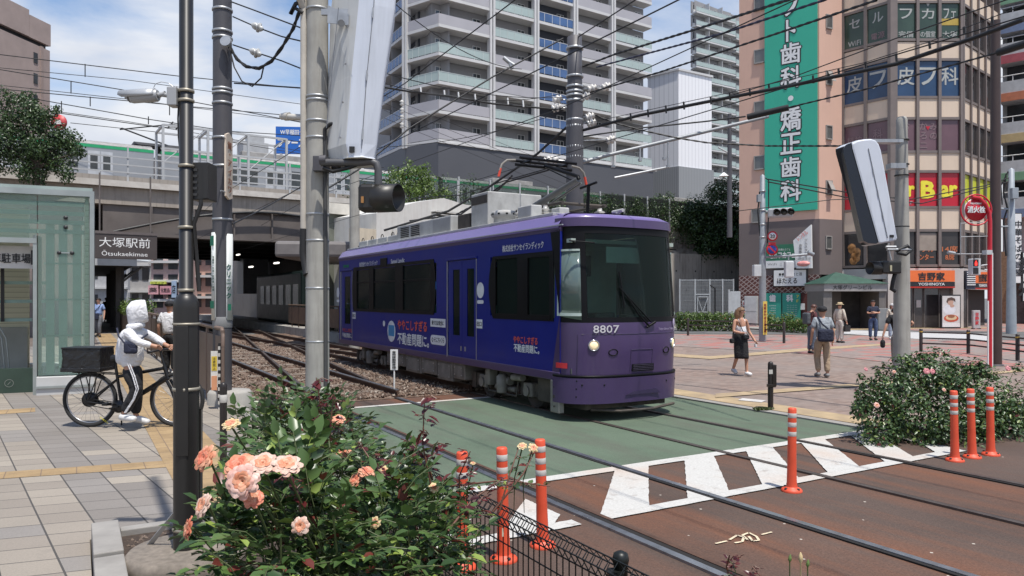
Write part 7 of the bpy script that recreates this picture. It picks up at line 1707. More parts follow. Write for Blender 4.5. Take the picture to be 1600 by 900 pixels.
# ---------------------------------------------------------------- wires
def wire(name,pts,r,label,cat='cable',sag=0.0,m=None,group=None,twist=0):
 P3 =[P(*p) if len(p) == 3 and not isinstance(p,V) else V(p) for p in pts]
 if len(P3) == 2:
  a,b =P3;L_ =(b-a).length;n =14;P3 =[a.lerp(b,i/n)-V((0,0,sag*4*(i/n)*(1-i/n))) for i in range(n+1)]
 mb =MB()
 if twist:
  q =[];
  tot =0
  for i in range(len(P3)-1):
   a,b =P3[i],P3[i+1];m_ =max(2,int((b-a).length/.06))
   for k in range(m_): q.append(a.lerp(b,k/m_))
  q.append(P3[-1])
  for ph in (0,PI):
   s_ =[]
   for i,p in enumerate(q):
    d =(q[min(i+1,len(q)-1)]-q[max(i-1,0)]).normalized();u =d.cross(V((0,0,1))).normalized();w_ =d.cross(u);a =i*.9+ph
    s_.append(p+(u*math.cos(a)+w_*math.sin(a))*r*.30)
   mb.tube(s_,r*.56,5,cap=False)
 else: mb.tube(P3,r,6)
 return one(mb,name,m or CABLE,label,cat,group=group,loc=P3[0])
for (a,b,lb) in (((912,98,17),(1340,-20,9),'topmost'),((925,104,17),(1390,-50+45,9),'second'),((932,136,17),(1420,-10+5,9),'third')):
 pass
wire('overhead_cable',[(911,104,17),(960,85,16),(1080,48,13.5),(1240,-3,10.5)],.030,'thick twisted black cable rising right from the dark mast, topmost of the three',twist=1)
wire('overhead_cable',[(932,105,17),(1010,84,15.5),(1130,52,13),(1300,-4,10.5)],.026,'thick twisted bluish cable just under the topmost one, right of the dark mast',twist=1,m=M_('cable_blue',(.02,.022,.05),.6))
wire('overhead_cable',[(920,145,17),(1030,113,15),(1200,57,12),(1370,0,9.5)],.024,'thick twisted black cable passing across the green banner to the top edge',twist=1)
wire('messenger_cable',[(905,205,17),(1000,180,16),(1100,160,15),(1240,133,13.5),(1400,100,12),(1520,60,11),(1600,30,10)],.034,'heavy cable bundle with small clamps crossing the green banner and upper windows')
random.seed(14)
cl =thing('cable_clamps','row of small black clamps and a thin suspension wire above the heavy cable bundle','cable',tuple(P(1000,178,16)))
for k,(u,v,Y) in enumerate(((985,181,16),(1012,175,15.8),(1040,169,15.5),(1068,163,15.3),(1110,155,14.8),(1140,149,14.5),(1171,142,14.2),(1201,135,13.9),(1270,122,13.2),(1310,112,12.8),(1352,101,12.5),(1400,88,12),(1452,68,11.5),(1506,46,11),(1550,30,10.6))):
 MB().tube([P(u,v-4,Y),P(u+1,v+8,Y)],.02,5).build('clamp',CABLE,cl)
MB().tube([P(905,195,17),P(1040,166,15.5),P(1200,132,13.9),P(1350,98,12.5),P(1450,66,11.6),P(1600,8,10)],.007,4).build('suspension_wire',CABLE,cl)
wire('overhead_cable',[(900,215,17),(1000,200,18),(1100,190,18),(1165,182,17.5)],.02,'thin black cable leading into the dark sleeve before the banner');wire('cable_sleeve',[(1168,183,17.5),(1232,168,17)],.075,'dark tubular cable sleeve hanging in front of the green banner','cable sleeve')
wire('overhead_cable',[(1232,168,17),(1350,140,15.5),(1450,112,14.5),(1560,82,13.2)],.025,'black cable running right from the dark sleeve across the blue film windows',twist=1);wire('cable_sleeve',[(1560,82,13.2),(1610,66,12.6)],.07,'dark tubular cable sleeve at the right edge beside the brown pole','cable sleeve')
wire('overhead_cable',[(925,178,17),(960,192,17),(1000,203,17),(1060,216,17),(1105,223,17),(1200,228,17),(1320,228,15)],.026,'black cable sagging level to the top of the leaning signal case',twist=1)
wire('overhead_cable',[(1105,160,20),(1240,120,18),(1400,60,15),(1600,-10,12)],.012,'thin black wire above the heavy bundle on the right side')
wire('overhead_cable',[(900,60,17),(985,5,14),(1000,-5,13.8)],.013,'thin wire rising right from the top of the dark mast');
wire('feeder_wire',[(470,320,13),(560,265,14),(640,200,15),(770,120,16),(880,60,17)],.018,'long straight dark wire rising from the left to the top of the dark mast')
wire('feeder_wire',[(600,360,18),(700,330,18),(760,295,18),(840,240,17.5),(895,190,17)],.03,'dark cable rising steeply from behind the tram roof to the mast')
wire('feeder_wire',[(560,385,22),(640,365,21),(700,342,20),(770,305,18.5),(800,275,17)],.03,'dark cable above the tram roof meeting the bracket',twist=1)
wire('feeder_wire',[(640,345,20),(720,335,19),(790,285,18),(870,262,17)],.02,'looping cable with small clips over the tram roof')
wire('feeder_wire',[(640,310,24),(720,305,21),(780,285,18),(860,262,17)],.014,'thin upper line over the tram roof before the train')
wire('contact_wire',[(780,330,24),(840,300,20),(912,283,15.4),(1100,230,10),(1300,150,7.5)],.008,'thin contact wire above the tram, going right past the mast') if False else None
for k,(u0,v0,Y0,u1,v1,Y1,lb) in enumerate(((522,90,11.5,905,150,17,'from the signal case to the insulators'),(610,0,12,815,108,17,'from the top edge down to the small clamp'),(600,130,14,885,145,17,'with short droppers above the station roof'),(540,230,20,880,175,17,'low on the left, rising gently'))):
 wire('span_wire',[(u0,v0,Y0),(u1,v1,Y1)],.008,'thin span wire before the tower, '+lb,sag=.25)
ct =thing('dropper_line','line with short white droppers crossing low before the tower','cable',tuple(P(600,130,15)))
MB().tube([P(598,136,15),P(640,143,15.4),P(700,150,16),P(770,162,16.5),P(880,172,17)],.022,6).build('cable',CABLE,ct)
for u,v in ((657,141),(694,146),(716,149),(742,152),(793,158),(817,162)): MB().tube([P(u,v-5,16),P(u+1,v+5,16)],.02,6).build('dropper',WLT,ct)
t =thing('wire_clamp','pale wire clamp hanging in mid air before the tower','clamp',tuple(P(800,100,16.6)));MB().tube([P(787,90,16.6),P(795,97,16.6),P(803,102,16.6)],.05,6).tube([P(796,97,16.6),P(800,108,16.6)],.045,6).build('clamp_body',ZINC,t)
for i,v in enumerate((161,173,184,196)):
 t =thing('line_insulator','small white insulator on the pilaster side, number %s from the top' % ('one two three four'.split()[i]),'insulator',tuple(P(628,v,20)),group='small insulators before the tower');MB(Matrix.Translation(P(628,v,20))).lathe([(.02,-.08),(.07,-.04),(.03,0),(.07,.04),(.02,.08)],8).build('porcelain',M_('porcelain',(.62,.60,.57),.2),t);MB().tube([P(628,v,20),P(600,v-12,19)],.006,4).tube([P(628,v,20),P(900,v+110,26)],.006,4).build('wire',CABLE,t)
for o,lb in ((4.49,'near'),(7.49,'far')):
 wire('contact_wire',[T(-6,o,5.0),T(14,o,4.9),T(45,o,4.7)] if False else [T(-4,o,4.50),T(11.5,o,4.46),T(28,o,4.44),T(60,o,4.4)],.007,'thin contact wire above the %s track' % lb)
 wire('catenary_wire',[T(-4,o,5.9),T(11,o,5.3),T(28,o,5.6),T(36,o,5.3)],.008,'thin catenary wire above the contact wire of the %s track' % lb)
lines =[((-10,84),(280,119),(480,139)),((-10,105),(200,125),(480,164)),((-10,107),(280,155),(480,193)),((-10,132),(200,155),(470,190)),((-10,143),(230,186),(470,222)),((-10,160),(200,190),(470,236)),((60,172),(240,198),(470,212)),((110,192),(300,212),(600,262)),((-10,138),(280,165),(470,182))]
for i,(a,b,c) in enumerate(lines):
 wire('railway_wire',[(a[0],a[1],42),(b[0],b[1],45),(c[0],c[1],52)],.028 if i % 2 == 0 else .02,'thin railway wire over the bridge, '+'first second third fourth fifth sixth seventh eighth ninth'.split()[i]+' from the top',group='railway wires over the bridge')
for i,(u,v0,v1) in enumerate(((133,100,120),(111,127,146),(141,151,166),(232,182,194),(96,158,176),(265,165,180))):
 one(MB().tube([P(u,v0,43),P(u,v1,43)],.03,5),'wire_hanger',CABLE,'short vertical hanger between two railway wires, '+('first','second','third','fourth','fifth','sixth')[i]+' of the six','hanger',group='hangers of the railway wires')
def strain(pts,ins,lb):
 t =thing('strain_wire',lb,'cable',tuple(P(*pts[0])));MB().tube([P(*p) for p in pts],.012,6).build('wire',CABLE,t)
 for (u,v) in ins:
  p =P(u,v,11.7);M =Matrix.Translation(p) @ Matrix.Rotation(R(115),4,'Y');MB(M).lathe([(.02,-.10),(.05,-.06),(.06,-.02),(.03,0),(.08,.02),(.08,.035),(.03,.05),(.05,.07),(.02,.1)],12).build('insulator',M_('insulator_pale',(.45,.46,.46),.35),t)
strain([(362,3,12),(400,17,11.8),(474,45,11)],[],'short wire at the top between the grey mast and the concrete pole');strain([(364,26,12),(400,42,11.8),(440,57,11.5),(478,66,11)],[(402,42)],'wire with a pale insulator between the mast and the concrete pole, upper of two');strain([(364,70,12),(400,82,11.8),(440,95,11.5),(475,109,11)],[(399,82)],'wire with a pale insulator between the mast and the concrete pole, lower of two')
strain([(366,130,12),(420,134,11.6),(478,138,11)],[],'thin level wire with joints right of the grey mast')
wire('drooping_cable',[(474,-5,11),(470,12,11.1),(458,45,11.3),(440,75,11.5),(424,96,11.6),(405,107,11.7),(385,104,11.8),(370,92,11.9),(358,72,11.9)],.035,'thick drooping black cable bundle between the grey mast and the concrete pole',twist=1)
wire('drooping_cable',[(358,72,11.9),(366,105,11.8),(378,127,11.8),(394,135,11.8),(408,122,11.7),(412,104,11.7)],.012,'thin black cable loop hanging below the drooping bundle')
wire('drooping_cable',[(476,0,10.9),(462,6,10.9),(454,22,10.9),(460,12,10.9),(473,20,10.9)],.03,'coil of black cable at the head of the beige pipe')
t =thing('spool_insulator','round grey spool insulator clamped to the grey mast','insulator',tuple(P(353,65,11.8)));MB(Matrix.Translation(P(353,65,11.78)) @ Matrix.Rotation(R(80),4,'X')).lathe([(.085,-.03),(.09,-.02),(.03,0),(.09,.02),(.085,.03)],18).build('spool',ZINC,t)
t =thing('line_connector','pale horizontal connector on the left of the concrete pole','connector',tuple(P(458,183,11.3)));MB().tube([P(440,182,11.4),P(478,184,11.1)],.05,8).tube([P(446,182,11.35),P(452,182,11.3)],.065,8).build('sleeve',M_('connector_pale',(.48,.46,.42),.5),t)
wire('service_wire',[(363,350,12),(400,332,14),(440,310,16),(520,262,18)],.012,'thin dark wire crossing the bridge girder right of the mast')
wire('service_wire',[(1200,280,31),(1320,300,34),(1420,312,36),(1540,290,37),(1576,278,38)],.028,'thin black wire from the signal pole across the red window films');wire('service_wire',[(1200,284,31),(1320,308,34),(1440,318,36),(1576,284,38)],.028,'second thin black wire just below across the red window films');wire('service_wire',[(1150,330,31),(1300,312,30),(1420,308,30)],.018,'faint thin wire crossing the foot of the green banner')
# ---------------------------------------------------------------- plants
def leaf_cloud(mb,centers,rnd,n,size,shape='quad',up=.3,rad=None,fold=.15):
 """n leaves spread over blobs: centers = [(x,y,z,r)]"""
 w_ =[c[3]**2 for c in centers]
 for c in rnd.choices(centers,w_,k=n):
  while True:
   d =V((rnd.gauss(0,1),rnd.gauss(0,1),rnd.gauss(0,1)))
   if d.length > .1: break
  d.normalize();rr =c[3]*(rnd.random()**.38)
  k =c[4] if len(c) > 4 else 1.0
  p =V((c[0]+d.x*rr,c[1]+d.y*rr,c[2]+d.z*rr*k));s =size*rnd.uniform(.65,1.25)
  nrm =(d+V((rnd.uniform(-.8,.8),rnd.uniform(-.8,.8),rnd.uniform(-.4,.8)+up))).normalized()
  leaf(mb,p,nrm,s,rnd,shape)
def leaf(mb,p,nrm,s,rnd,shape):
 t =nrm.cross(V((rnd.uniform(-1,1),rnd.uniform(-1,1),rnd.uniform(-.6,.6)))).normalized();b =nrm.cross(t)
 if shape == 'quad':
  mb.v += [tuple(p-t*s*.5),tuple(p+b*s*.3),tuple(p+t*s*.5+nrm*s*.12),tuple(p-b*s*.3)];k =len(mb.v)-4
  mb.f.append([k,k+1,k+2,k+3]);mb.mi.append(0);mb.sm.append(False)
 else:      # pointed leaf with a folded midrib, two halves
  m0,m1,m2 =p,p+t*s*.55+nrm*(-s*.05),p+t*s-nrm*s*.14
  l1 =p+t*s*.25+b*s*.27+nrm*s*.10;l2 =p+t*s*.62+b*s*.25+nrm*s*.05
  r1 =p+t*s*.25-b*s*.27+nrm*s*.10;r2 =p+t*s*.62-b*s*.25+nrm*s*.05
  k =len(mb.v);mb.v += [tuple(x) for x in (m0,m1,m2,l1,l2,r1,r2)]
  mb.f += [[k,k+1,k+4,k+3],[k+1,k+2,k+4],[k,k+5,k+6,k+1],[k+1,k+6,k+2]];mb.mi += [0]*4;mb.sm += [True]*4
TREEL =leafm('tree_leaves',(.022,.045,.016),(.075,.125,.040),trans=.25);DARKL =leafm('dark_tree_leaves',(.018,.042,.013),(.065,.12,.034),trans=.2)
LIGHTL =leafm('light_leaves',(.06,.10,.02),(.17,.25,.06),trans=.3);HEDGEL =leafm('hedge_leaves',(.045,.085,.018),(.15,.23,.05),trans=.3,red=(.30,.10,.06),redamt=.02)
BARK =M_('bark',(.09,.07,.055),.9,var=.3,scale=8)
def tree(base,blobs,label,mat,n,size,seed,trunk=.12,name='broadleaf_tree',cat='tree',group=None,shape='quad',limbs=True):
 rnd =random.Random(seed);base =V(base);t =thing(name,label,cat,tuple(base),group=group)
 mb =MB();top =V(blobs[0][:3])
 mb.tube([base,base.lerp(top,.35)+V((rnd.uniform(-.1,.1),0,0)),base.lerp(top,.9)],[trunk,trunk*.75,trunk*.3],8)
 if limbs:
  for c in blobs[1:]:
   q =base.lerp(top,rnd.uniform(.3,.7));mb.tube([q,q.lerp(V(c[:3]),.5)+V((0,0,.1)),V(c[:3])],[trunk*.45,trunk*.28,trunk*.12],6)
 mb.build('trunk',BARK,t)
 sub =[]
 for c in blobs:
  for k in range(9):
   d =V((rnd.gauss(0,1),rnd.gauss(0,1),rnd.gauss(0,1))).normalized();sub.append((c[0]+d.x*c[3]*.75,c[1]+d.y*c[3]*.75,c[2]+d.z*c[3]*.7,c[3]*rnd.uniform(.22,.5)))
  sub.append((c[0],c[1],c[2],c[3]*.75))
 m =MB();leaf_cloud(m,sub,rnd,n,size,shape);m.build('crown',mat,t);return t
def bl(lst,dd=0): # blobs from pixels: (u, v, Y, r)
 return [(P(u,v,Y).x,P(u,v,Y).y,P(u,v,Y).z,r) for u,v,Y,r in lst]
tree(P(60,300,30),bl([(55,215,30,1.35),(20,235,30,1.3),(90,240,30.5,1.1),(35,180,30,.85),(65,185,30.3,.7),(108,222,30.4,.55),(-20,210,30,1.4),(100,262,30,.7),(10,158,30,.6),(50,262,30,.9),(45,150,30.2,.35),(118,240,30,.4),(80,175,30,.4)]),'broad green tree above the bicycle park at the left edge',TREEL,17000,.115,11,.12)
tree(P(640,340,42),bl([(640,280,41,1.1),(618,272,41,.7),(662,275,41,.8),(640,262,41,.55),(610,300,41,.8),(670,300,41,.9),(690,310,42,.7),(640,310,40.5,1.0)]),'light green shrub tree on the embankment in front of the train',LIGHTL,3600,.15,12,.1)
for i,(lst,mt,n,lb) in enumerate((
 ([(1115,330,58.5,2.64),(1140,310,58.5,2.09),(1090,345,57.5,1.98),(1150,345,59.5,2.2),(1128,300,59.5,1.32)],TREEL,6500,'dark green tree on the rock slope against the peach building'),
 ([(1125,375,57.5,2.09),(1090,370,57,1.65),(1150,380,58.5,1.87),(1105,390,57,1.21)],DARKL,5500,'dark hanging foliage over the retaining wall beside the peach building'),
 ([(1060,335,57.5,1.65),(1040,320,57.5,1.21),(1070,350,57,1.32),(1020,325,57.5,1.1)],TREEL,4200,'mid green bush at the top of the slope above the tram windscreen'))):
 b_ =bl(lst);tree((b_[0][0],b_[0][1]+.3,6.0),b_,lb,mt,n,.20,30+i,.14)
def ivy(t0,t1,z0,z1,label,seed,n,d=.8,mat=DARKL):
 rnd =random.Random(seed);m =MB();bs =[]
 k =int((t1-t0)/.5)
 for i in range(k):
  zt_ =z1+rnd.uniform(-.35,.35);zz =z0
  while zz < zt_: p =B(t0+(t1-t0)*(i+rnd.random())/k,d-.15,zz);bs.append((p.x,p.y,p.z,rnd.uniform(.3,.5)));zz += .45
 leaf_cloud(m,bs,rnd,n,.13);c =B((t0+t1)/2,d,z0);t =thing('ivy',label,'ivy',tuple(c));m.build('foliage',mat,t)
 st =MB()
 for i in range(8): a =B(t0+(t1-t0)*(i+.5)/8,d-.02,z0-.6);st.tube([a,a+V((rnd.uniform(-.3,.3),0,(z1-z0)*.5)),a+V((rnd.uniform(-.5,.5),0,z1-z0))],.02,5)
 st.build('stem',BARK,t)
ivy(28,46,6.3,8.9,'ivy covering the embankment wall above the tram front',3,11000,mat=TREEL);ivy(23.0,29,6.8,8.3,'thinner ivy on the glass screens left of the mast',4,1300)
ivy(13.0,22.5,7.4,8.9,'ivy and weeds along the glass screens behind the signal lamp',5,2600,.7,TREEL)
def hedge(p0,p1,z0,z1,w_,label,seed,n,size,mat=HEDGEL,name='hedge'):
 rnd =random.Random(seed);d =p1-p0;L_ =d.length;bs =[];k =int(L_/.4)
 nn =V((-d.y,d.x,0)).normalized()
 for i in range(k+1):
  for j in range(2): p =p0+d*(i/k)+nn*w_*(j-.5)*.5;zz =z0+.2;
  hh =z1+rnd.uniform(-.12,.1)
  while zz < hh-.15:
   for j in (-.5,.5): bs.append((p0.x+d.x*i/k+nn.x*w_*j*.6,p0.y+d.y*i/k+nn.y*w_*j*.6,zz,.28))
   zz += .28
 m =MB();leaf_cloud(m,bs,rnd,n,size);t =thing(name,label,'hedge',(p0.x,p0.y,z0));m.build('foliage',mat,t)
 st =MB()
 for i in range(k): p =p0+d*((i+.5)/k);st.tube([p+V((0,0,z0)),p+V((rnd.uniform(-.1,.1),0,z0+.5))],.02,5)
 st.build('stems',BARK,t)
a,b =G(1062,515,.1),G(1156,516,.1);a.z =b.z =0;hedge(a,b,.1,1.12,.9,'bright green clipped hedge between the tram nose and the signal pole',21,6500,.11)
a,b =G(1200,516,.1),G(1262,519,.1);a.z =b.z =0;hedge(a,b,.1,.95,.8,'bright green hedge under the teal dental boards',22,3600,.11)
a,b =T(31.2,2.2),T(45.5,2.2);hedge(a,b,1.15,1.75,.7,'pale green clipped hedge in the planter under the bridge',23,3000,.10,LIGHTL)
ROSEL =leafm('rose_leaves',(.022,.050,.016),(.095,.165,.045),red=(.13,.03,.022),redamt=.07,rough=.36,trans=.18,yellow=(.24,.32,.07))
ROSED =leafm('rose_leaves_far',(.024,.048,.017),(.085,.145,.045),red=(.09,.02,.018),redamt=.03,rough=.36,trans=.18,yellow=(.15,.20,.05))
REDL =leafm('rose_young_leaves',(.045,.008,.010),(.13,.022,.022),rough=.3,trans=.25)
CANE =M_('rose_cane',(.07,.09,.03),.6,var=.3,scale=20)
def petalm(name,a,b):
 if name in _mc: return _mc[name]
 m,nt,bs =nmat(name);g =nt.nodes.new('ShaderNodeNewGeometry');r =ramp(nt,g.outputs['Random Per Island'],[(0,a),(1,b)]);nt.links.new(r.outputs[0],bs.inputs['Base Color'])
 bs.inputs['Roughness'].default_value =.55;bs.inputs['Subsurface Weight'].default_value =.15;bs.inputs['Subsurface Radius'].default_value =(.01,.005,.004);_mc[name] =m;return m
PET ={'peach': petalm('petal_peach',(.52,.19,.10),(.64,.33,.21)),'pink': petalm('petal_pink',(.62,.33,.27),(.72,.50,.43)),'coral': petalm('petal_coral',(.52,.13,.07),(.62,.23,.14)),'pale': petalm('petal_pale',(.54,.33,.25),(.62,.46,.38)),'cream': petalm('petal_cream',(.52,.38,.17),(.60,.48,.28)),'rose': petalm('petal_rose',(.48,.14,.17),(.60,.28,.28))}
CORE =M_('rose_heart',(.62,.20,.04),.6,var=.3,scale=30)
def petal(mb,c,ax,ang,r,L_,w_,cup,rnd):
 """a curved petal from the heart outwards"""
 q =ax.to_track_quat('Z','Y').to_matrix();M =q.to_4x4();M.translation =c
 n,m =4,4;vs =[]
 for i in range(n+1):
  s_ =i/n;rad =r+L_*(s_**.9)*math.cos(cup*(1-.35*s_));h =L_*s_*math.sin(cup*(1-.55*s_*s_))-L_*.12*s_**4*(1.2-cup)
  ww =w_*math.sin(PI*min(.98,.18+.72*s_))**.7
  for j in range(m+1):
   t_ =(j/m-.5);a =t_*ww*2/(rad+.3*w_+.004)*1.0;a =max(-1.3,min(1.3,a));curl =-abs(t_)**2*L_*.25*s_
   rip =rnd.uniform(-.07,.07)*L_*s_
   vs.append(M @ V((rad*math.cos(ang+a),rad*math.sin(ang+a),h+curl+rip)))
 k =len(mb.v);mb.v += [tuple(v_) for v_ in vs]
 for i in range(n):
  for j in range(m): a =k+i*(m+1)+j;mb.f.append([a,a+1,a+m+2,a+m+1]);mb.mi.append(0);mb.sm.append(True)
def rose(parent,c,ax,R_,kind,rnd,openness=1.0):
 ax =V(ax).normalized();mb =MB();rings =[(0.04,.42,1.4,5),(.10,.60,1.25,6),(.16,.78,1.05,7),(.22,.92,.78,8),(.26,1.05,.48,8),(.28,1.1,.2,7)]
 if openness < .7: rings =[(.03,.55,1.5,4),(.12,.75,1.35,5),(.2,.85,1.15,6)]
 if openness > 1.2: rings =[(.10,.42,1.15,6),(.15,.62,.95,7),(.19,.80,.68,8),(.22,.98,.42,9),(.24,1.1,.18,9)]
 for ri,(r0,L_,cup,k) in enumerate(rings):
  ph =rnd.uniform(0,6);q0 =len(mb.f)
  for i in range(k): petal(mb,c,ax,ph+2*PI*i/k+rnd.uniform(-.12,.12),r0*R_*.6,L_*R_*.80*rnd.uniform(.88,1.1),R_*.54,cup,rnd)
  if ri < 2+(len(rings) > 4): mb.mi[q0:] =[1]*(len(mb.f)-q0)
 f =mb.build('flower',[PET[kind],PET['coral' if kind == 'peach' else 'rose' if kind == 'rose' else 'peach']],parent)
 f.modifiers.new('t','SUBSURF').render_levels =1
 if openness > 1.2:
  q =ax.to_track_quat('Z','Y').to_matrix().to_4x4();q.translation =c
  MB(q).lathe([(R_*.10,0),(R_*.16,R_*.12),(R_*.10,R_*.22),(0,R_*.22)],10).build('flower_heart',CORE,f)
 MB().tube([c-ax*R_*.05,c-ax*R_*.35,c-ax*R_*.6],[R_*.22,R_*.14,R_*.05],8).build('calyx',CANE,f)
 return f
def cane(mb,a,b,r,rnd,bend=.08):
 a,b =V(a),V(b);m_ =a.lerp(b,.5)+V((rnd.uniform(-bend,bend),rnd.uniform(-bend,bend),rnd.uniform(0,bend)));mb.tube([a,a.lerp(m_,.6),m_,m_.lerp(b,.6),b],[r,r*.9,r*.75,r*.6,r*.45],6,cap=False)
def leafstalk(mb,mbc,p,d,s,rnd):
 """five leaflets on a stalk"""
 d =V(d).normalized();up =V((0,0,1));side =d.cross(up).normalized() if abs(d.z) < .95 else V((1,0,0));n0 =side.cross(d).normalized()
 L_ =s*2.4;mbc.tube([p,p+d*L_*.5+n0*.01,p+d*L_],.0016,4,cap=False)
 for (k,sd) in ((1.0,0),(.72,1),(.72,-1),(.38,1),(.38,-1)):
  q =p+d*L_*k;t =(d if sd == 0 else (side*sd*.85+d*.5)).normalized();nrm =(n0+V((rnd.uniform(-.35,.35),rnd.uniform(-.35,.35),rnd.uniform(-.2,.2)))).normalized()
  t =(t-nrm*t.dot(nrm)).normalized();b =nrm.cross(t);ss =s*(1.1 if sd == 0 else .9)*rnd.uniform(.85,1.15)
  m0,m1,m2 =q,q+t*ss*.55-nrm*ss*.05,q+t*ss-nrm*ss*.15
  l1 =q+t*ss*.22+b*ss*.27+nrm*ss*.09;l2 =q+t*ss*.62+b*ss*.26+nrm*ss*.05;r1 =q+t*ss*.22-b*ss*.27+nrm*ss*.09;r2 =q+t*ss*.62-b*ss*.26+nrm*ss*.05
  i =len(mb.v);mb.v += [tuple(x) for x in (m0,m1,m2,l1,l2,r1,r2)]
  mb.f += [[i,i+3,i+4,i+1],[i+1,i+4,i+2],[i,i+1,i+6,i+5],[i+1,i+2,i+6]];mb.mi += [0]*4;mb.sm += [True]*4
def rose_bush(label,base,blobs,nst,ssize,seed,mat,canes=22,keep=()):
 rnd =random.Random(seed);t =thing('rose_bush',label,'rose bush',tuple(base));ml =MB();mc =MB()
 w_ =[b[3]**2 for b in blobs]
 for i in range(canes):
  c =rnd.choices(blobs,w_)[0];e =V(c[:3])+V((rnd.uniform(-1,1),rnd.uniform(-1,1),rnd.uniform(-.3,1)))*c[3]*.8
  cane(mc,V(base)+V((rnd.uniform(-.3,.3),rnd.uniform(-.3,.3),0)),e,.006*ssize/.04,rnd)
 for i in range(nst):
  c =rnd.choices(blobs,w_)[0]
  d =V((rnd.gauss(0,1),rnd.gauss(0,1),rnd.gauss(.15,1))).normalized();p =V(c[:3])+d*c[3]*(rnd.random()**.45)
  pu,pv =800+1155*p.x/p.y,465+1155*(1.9-p.z)/p.y
  if any((pu-k[0])**2+(pv-k[1])**2 < (k[2]+32)**2 and p.y < k[3]+.12 for k in keep): continue
  dd =d+V((rnd.uniform(-.7,.7),rnd.uniform(-.7,.7),rnd.uniform(-.35,.45)))
  leafstalk(ml,mc,p,dd,ssize*rnd.uniform(.7,1.25),rnd)
 ml.build('leaves',mat,t);mc.build('canes',CANE,t)
 return t,rnd
def shoot(t,a,b,rnd,n=16,s=.035,mat=REDL):
 mc =MB();ml =MB();cane(mc,a,b,.004,rnd,.03)
 a,b =V(a),V(b)
 for i in range(n):
  k =.25+.75*i/n;p =a.lerp(b,k);an =i*2.4;d =V((math.cos(an),math.sin(an),rnd.uniform(-.1,.6)))
  nrm =V((rnd.uniform(-.5,.5),rnd.uniform(-.8,.2),1)).normalized();leaf(ml,p+d*.01,nrm,s*rnd.uniform(.7,1.3),rnd,'leaf')
  if i % 2: leafstalk(ml,mc,p,d,s*.75*rnd.uniform(.7,1.1)*(1.25-k*.6),rnd)
 mc.build('shoot_stem',M_('young_cane',(.12,.05,.03),.5),t);ml.build('shoot_leaves',mat,t)
def pb(lst): return [(P(u,v,Y).x,Y,P(u,v,Y).z,r) for u,v,Y,r in lst]
nb,rnd =rose_bush('big rose bush in the foreground with open peach and pink blooms, by the lamp pole',T(1.9,1.3,.2)if False else V((-.62,2.3,.2)),
 pb([(480,810,2.2,.20),(410,860,2.15,.18),(560,810,2.3,.20),(620,820,2.5,.19),(520,880,2.2,.26),(395,815,2.3,.09),(470,760,2.4,.13),(590,760,2.6,.12),(500,730,2.6,.15),(440,720,2.7,.08),(660,820,2.7,.14),(610,880,2.4,.24),(680,880,2.6,.15),(350,885,2.15,.09),(550,715,2.8,.09),(385,690,2.6,.05),(352,760,2.4,.04),(355,850,2.15,.07),(640,770,2.9,.09),(700,885,2.7,.10),(460,880,2.0,.22),(430,790,2.35,.10)]),1150,.043,71,ROSEL,canes=40,keep=[(380,752,40,1.92),(374,728,30,2),(411,725,30,2),(448,727,32,2),(320,716,26,2.05),(396,779,22,1.95),(318,790,26,1.98),(295,826,24,2),(361,663,22,2.35),(470,822,22,2.0),(556,745,24,2.5),(529,655,18,3.2),(586,816,14,2.2)])
mb_,rnd2 =rose_bush('darker rose bush behind the foreground one, at the far end of the mesh fence',T(4.4,1.4,.2),
 pb([(420,674,4.0,0.15),(460,664,4.2,0.20),(520,686,4.3,0.23),(500,716,4.0,0.25),(430,704,3.9,0.18),(555,726,4.2,0.14),(400,704,3.8,0.11),(590,761,4.0,0.14),(630,791,3.8,0.12),(530,676,4.6,0.08),(480,649,4.5,0.08),(650,816,3.5,0.13)]),900,.042,72,ROSED,canes=26)
for (u,v,Y,r,kind,ax,op) in ((380,752,1.92,.045,'pink',(-.05,-1,.25),1.4),(374,728,2.0,.044,'peach',(-.1,-.6,.8),1),(411,725,2.0,.040,'pale',(.1,-.6,.9),1),(448,727,2.0,.040,'pale',(.2,-.5,.9),1),(320,716,2.05,.038,'peach',(-.5,-.8,.5),1),(396,779,1.95,.027,'coral',(.2,-.8,.6),.5),
  (318,790,1.98,.034,'pale',(-.6,-.6,.4),.9),(295,826,2.0,.032,'coral',(-.8,-.5,.2),.6),(361,663,2.35,.028,'cream',(-.1,-.5,.9),1),(470,822,2.0,.026,'pale',(0,-1,.3),1.4),(366,748,2.02,.034,'pink',(-.7,-.6,.3),1)):
 p =P(u,v,Y);rose(nb,p,ax,r,kind,rnd);mc =MB();cane(mc,p-V(ax).normalized()*r*.5,V((p.x+.07,Y+.28,p.z-.38)),.0035,rnd,.02);mc.build('flower_stem',CANE,nb)
for (u,v,Y,r,kind,ax,op) in ((529,655,3.2,.028,'peach',(.1,-.6,.8),1),(556,749,2.5,.026,'peach',(-.4,-.6,.6),.6),(573,738,2.5,.030,'peach',(.3,-.4,.9),1),(536,706,2.9,.030,'peach',(.2,-.6,.6),.8),(586,816,2.2,.018,'cream',(0,-1,.3),1.4),(816,697,2.7,.018,'cream',(0,-.6,1),.5),(833,700,2.7,.019,'cream',(.3,-.8,.6),.5),(600,735,2.7,.018,'cream',(.3,-.8,.6),.5),(678,762,2.5,.018,'cream',(.2,-.7,.6),.6),(739,724,2.9,.012,'cream',(0,-.3,1),.5)):
 p =P(u,v,Y);rose(nb,p,ax,r,kind,rnd);mc =MB();cane(mc,p-V(ax).normalized()*r*.5,V((p.x-.03,Y+.15,p.z-.28)),.003,rnd,.02);mc.build('flower_stem',CANE,nb)
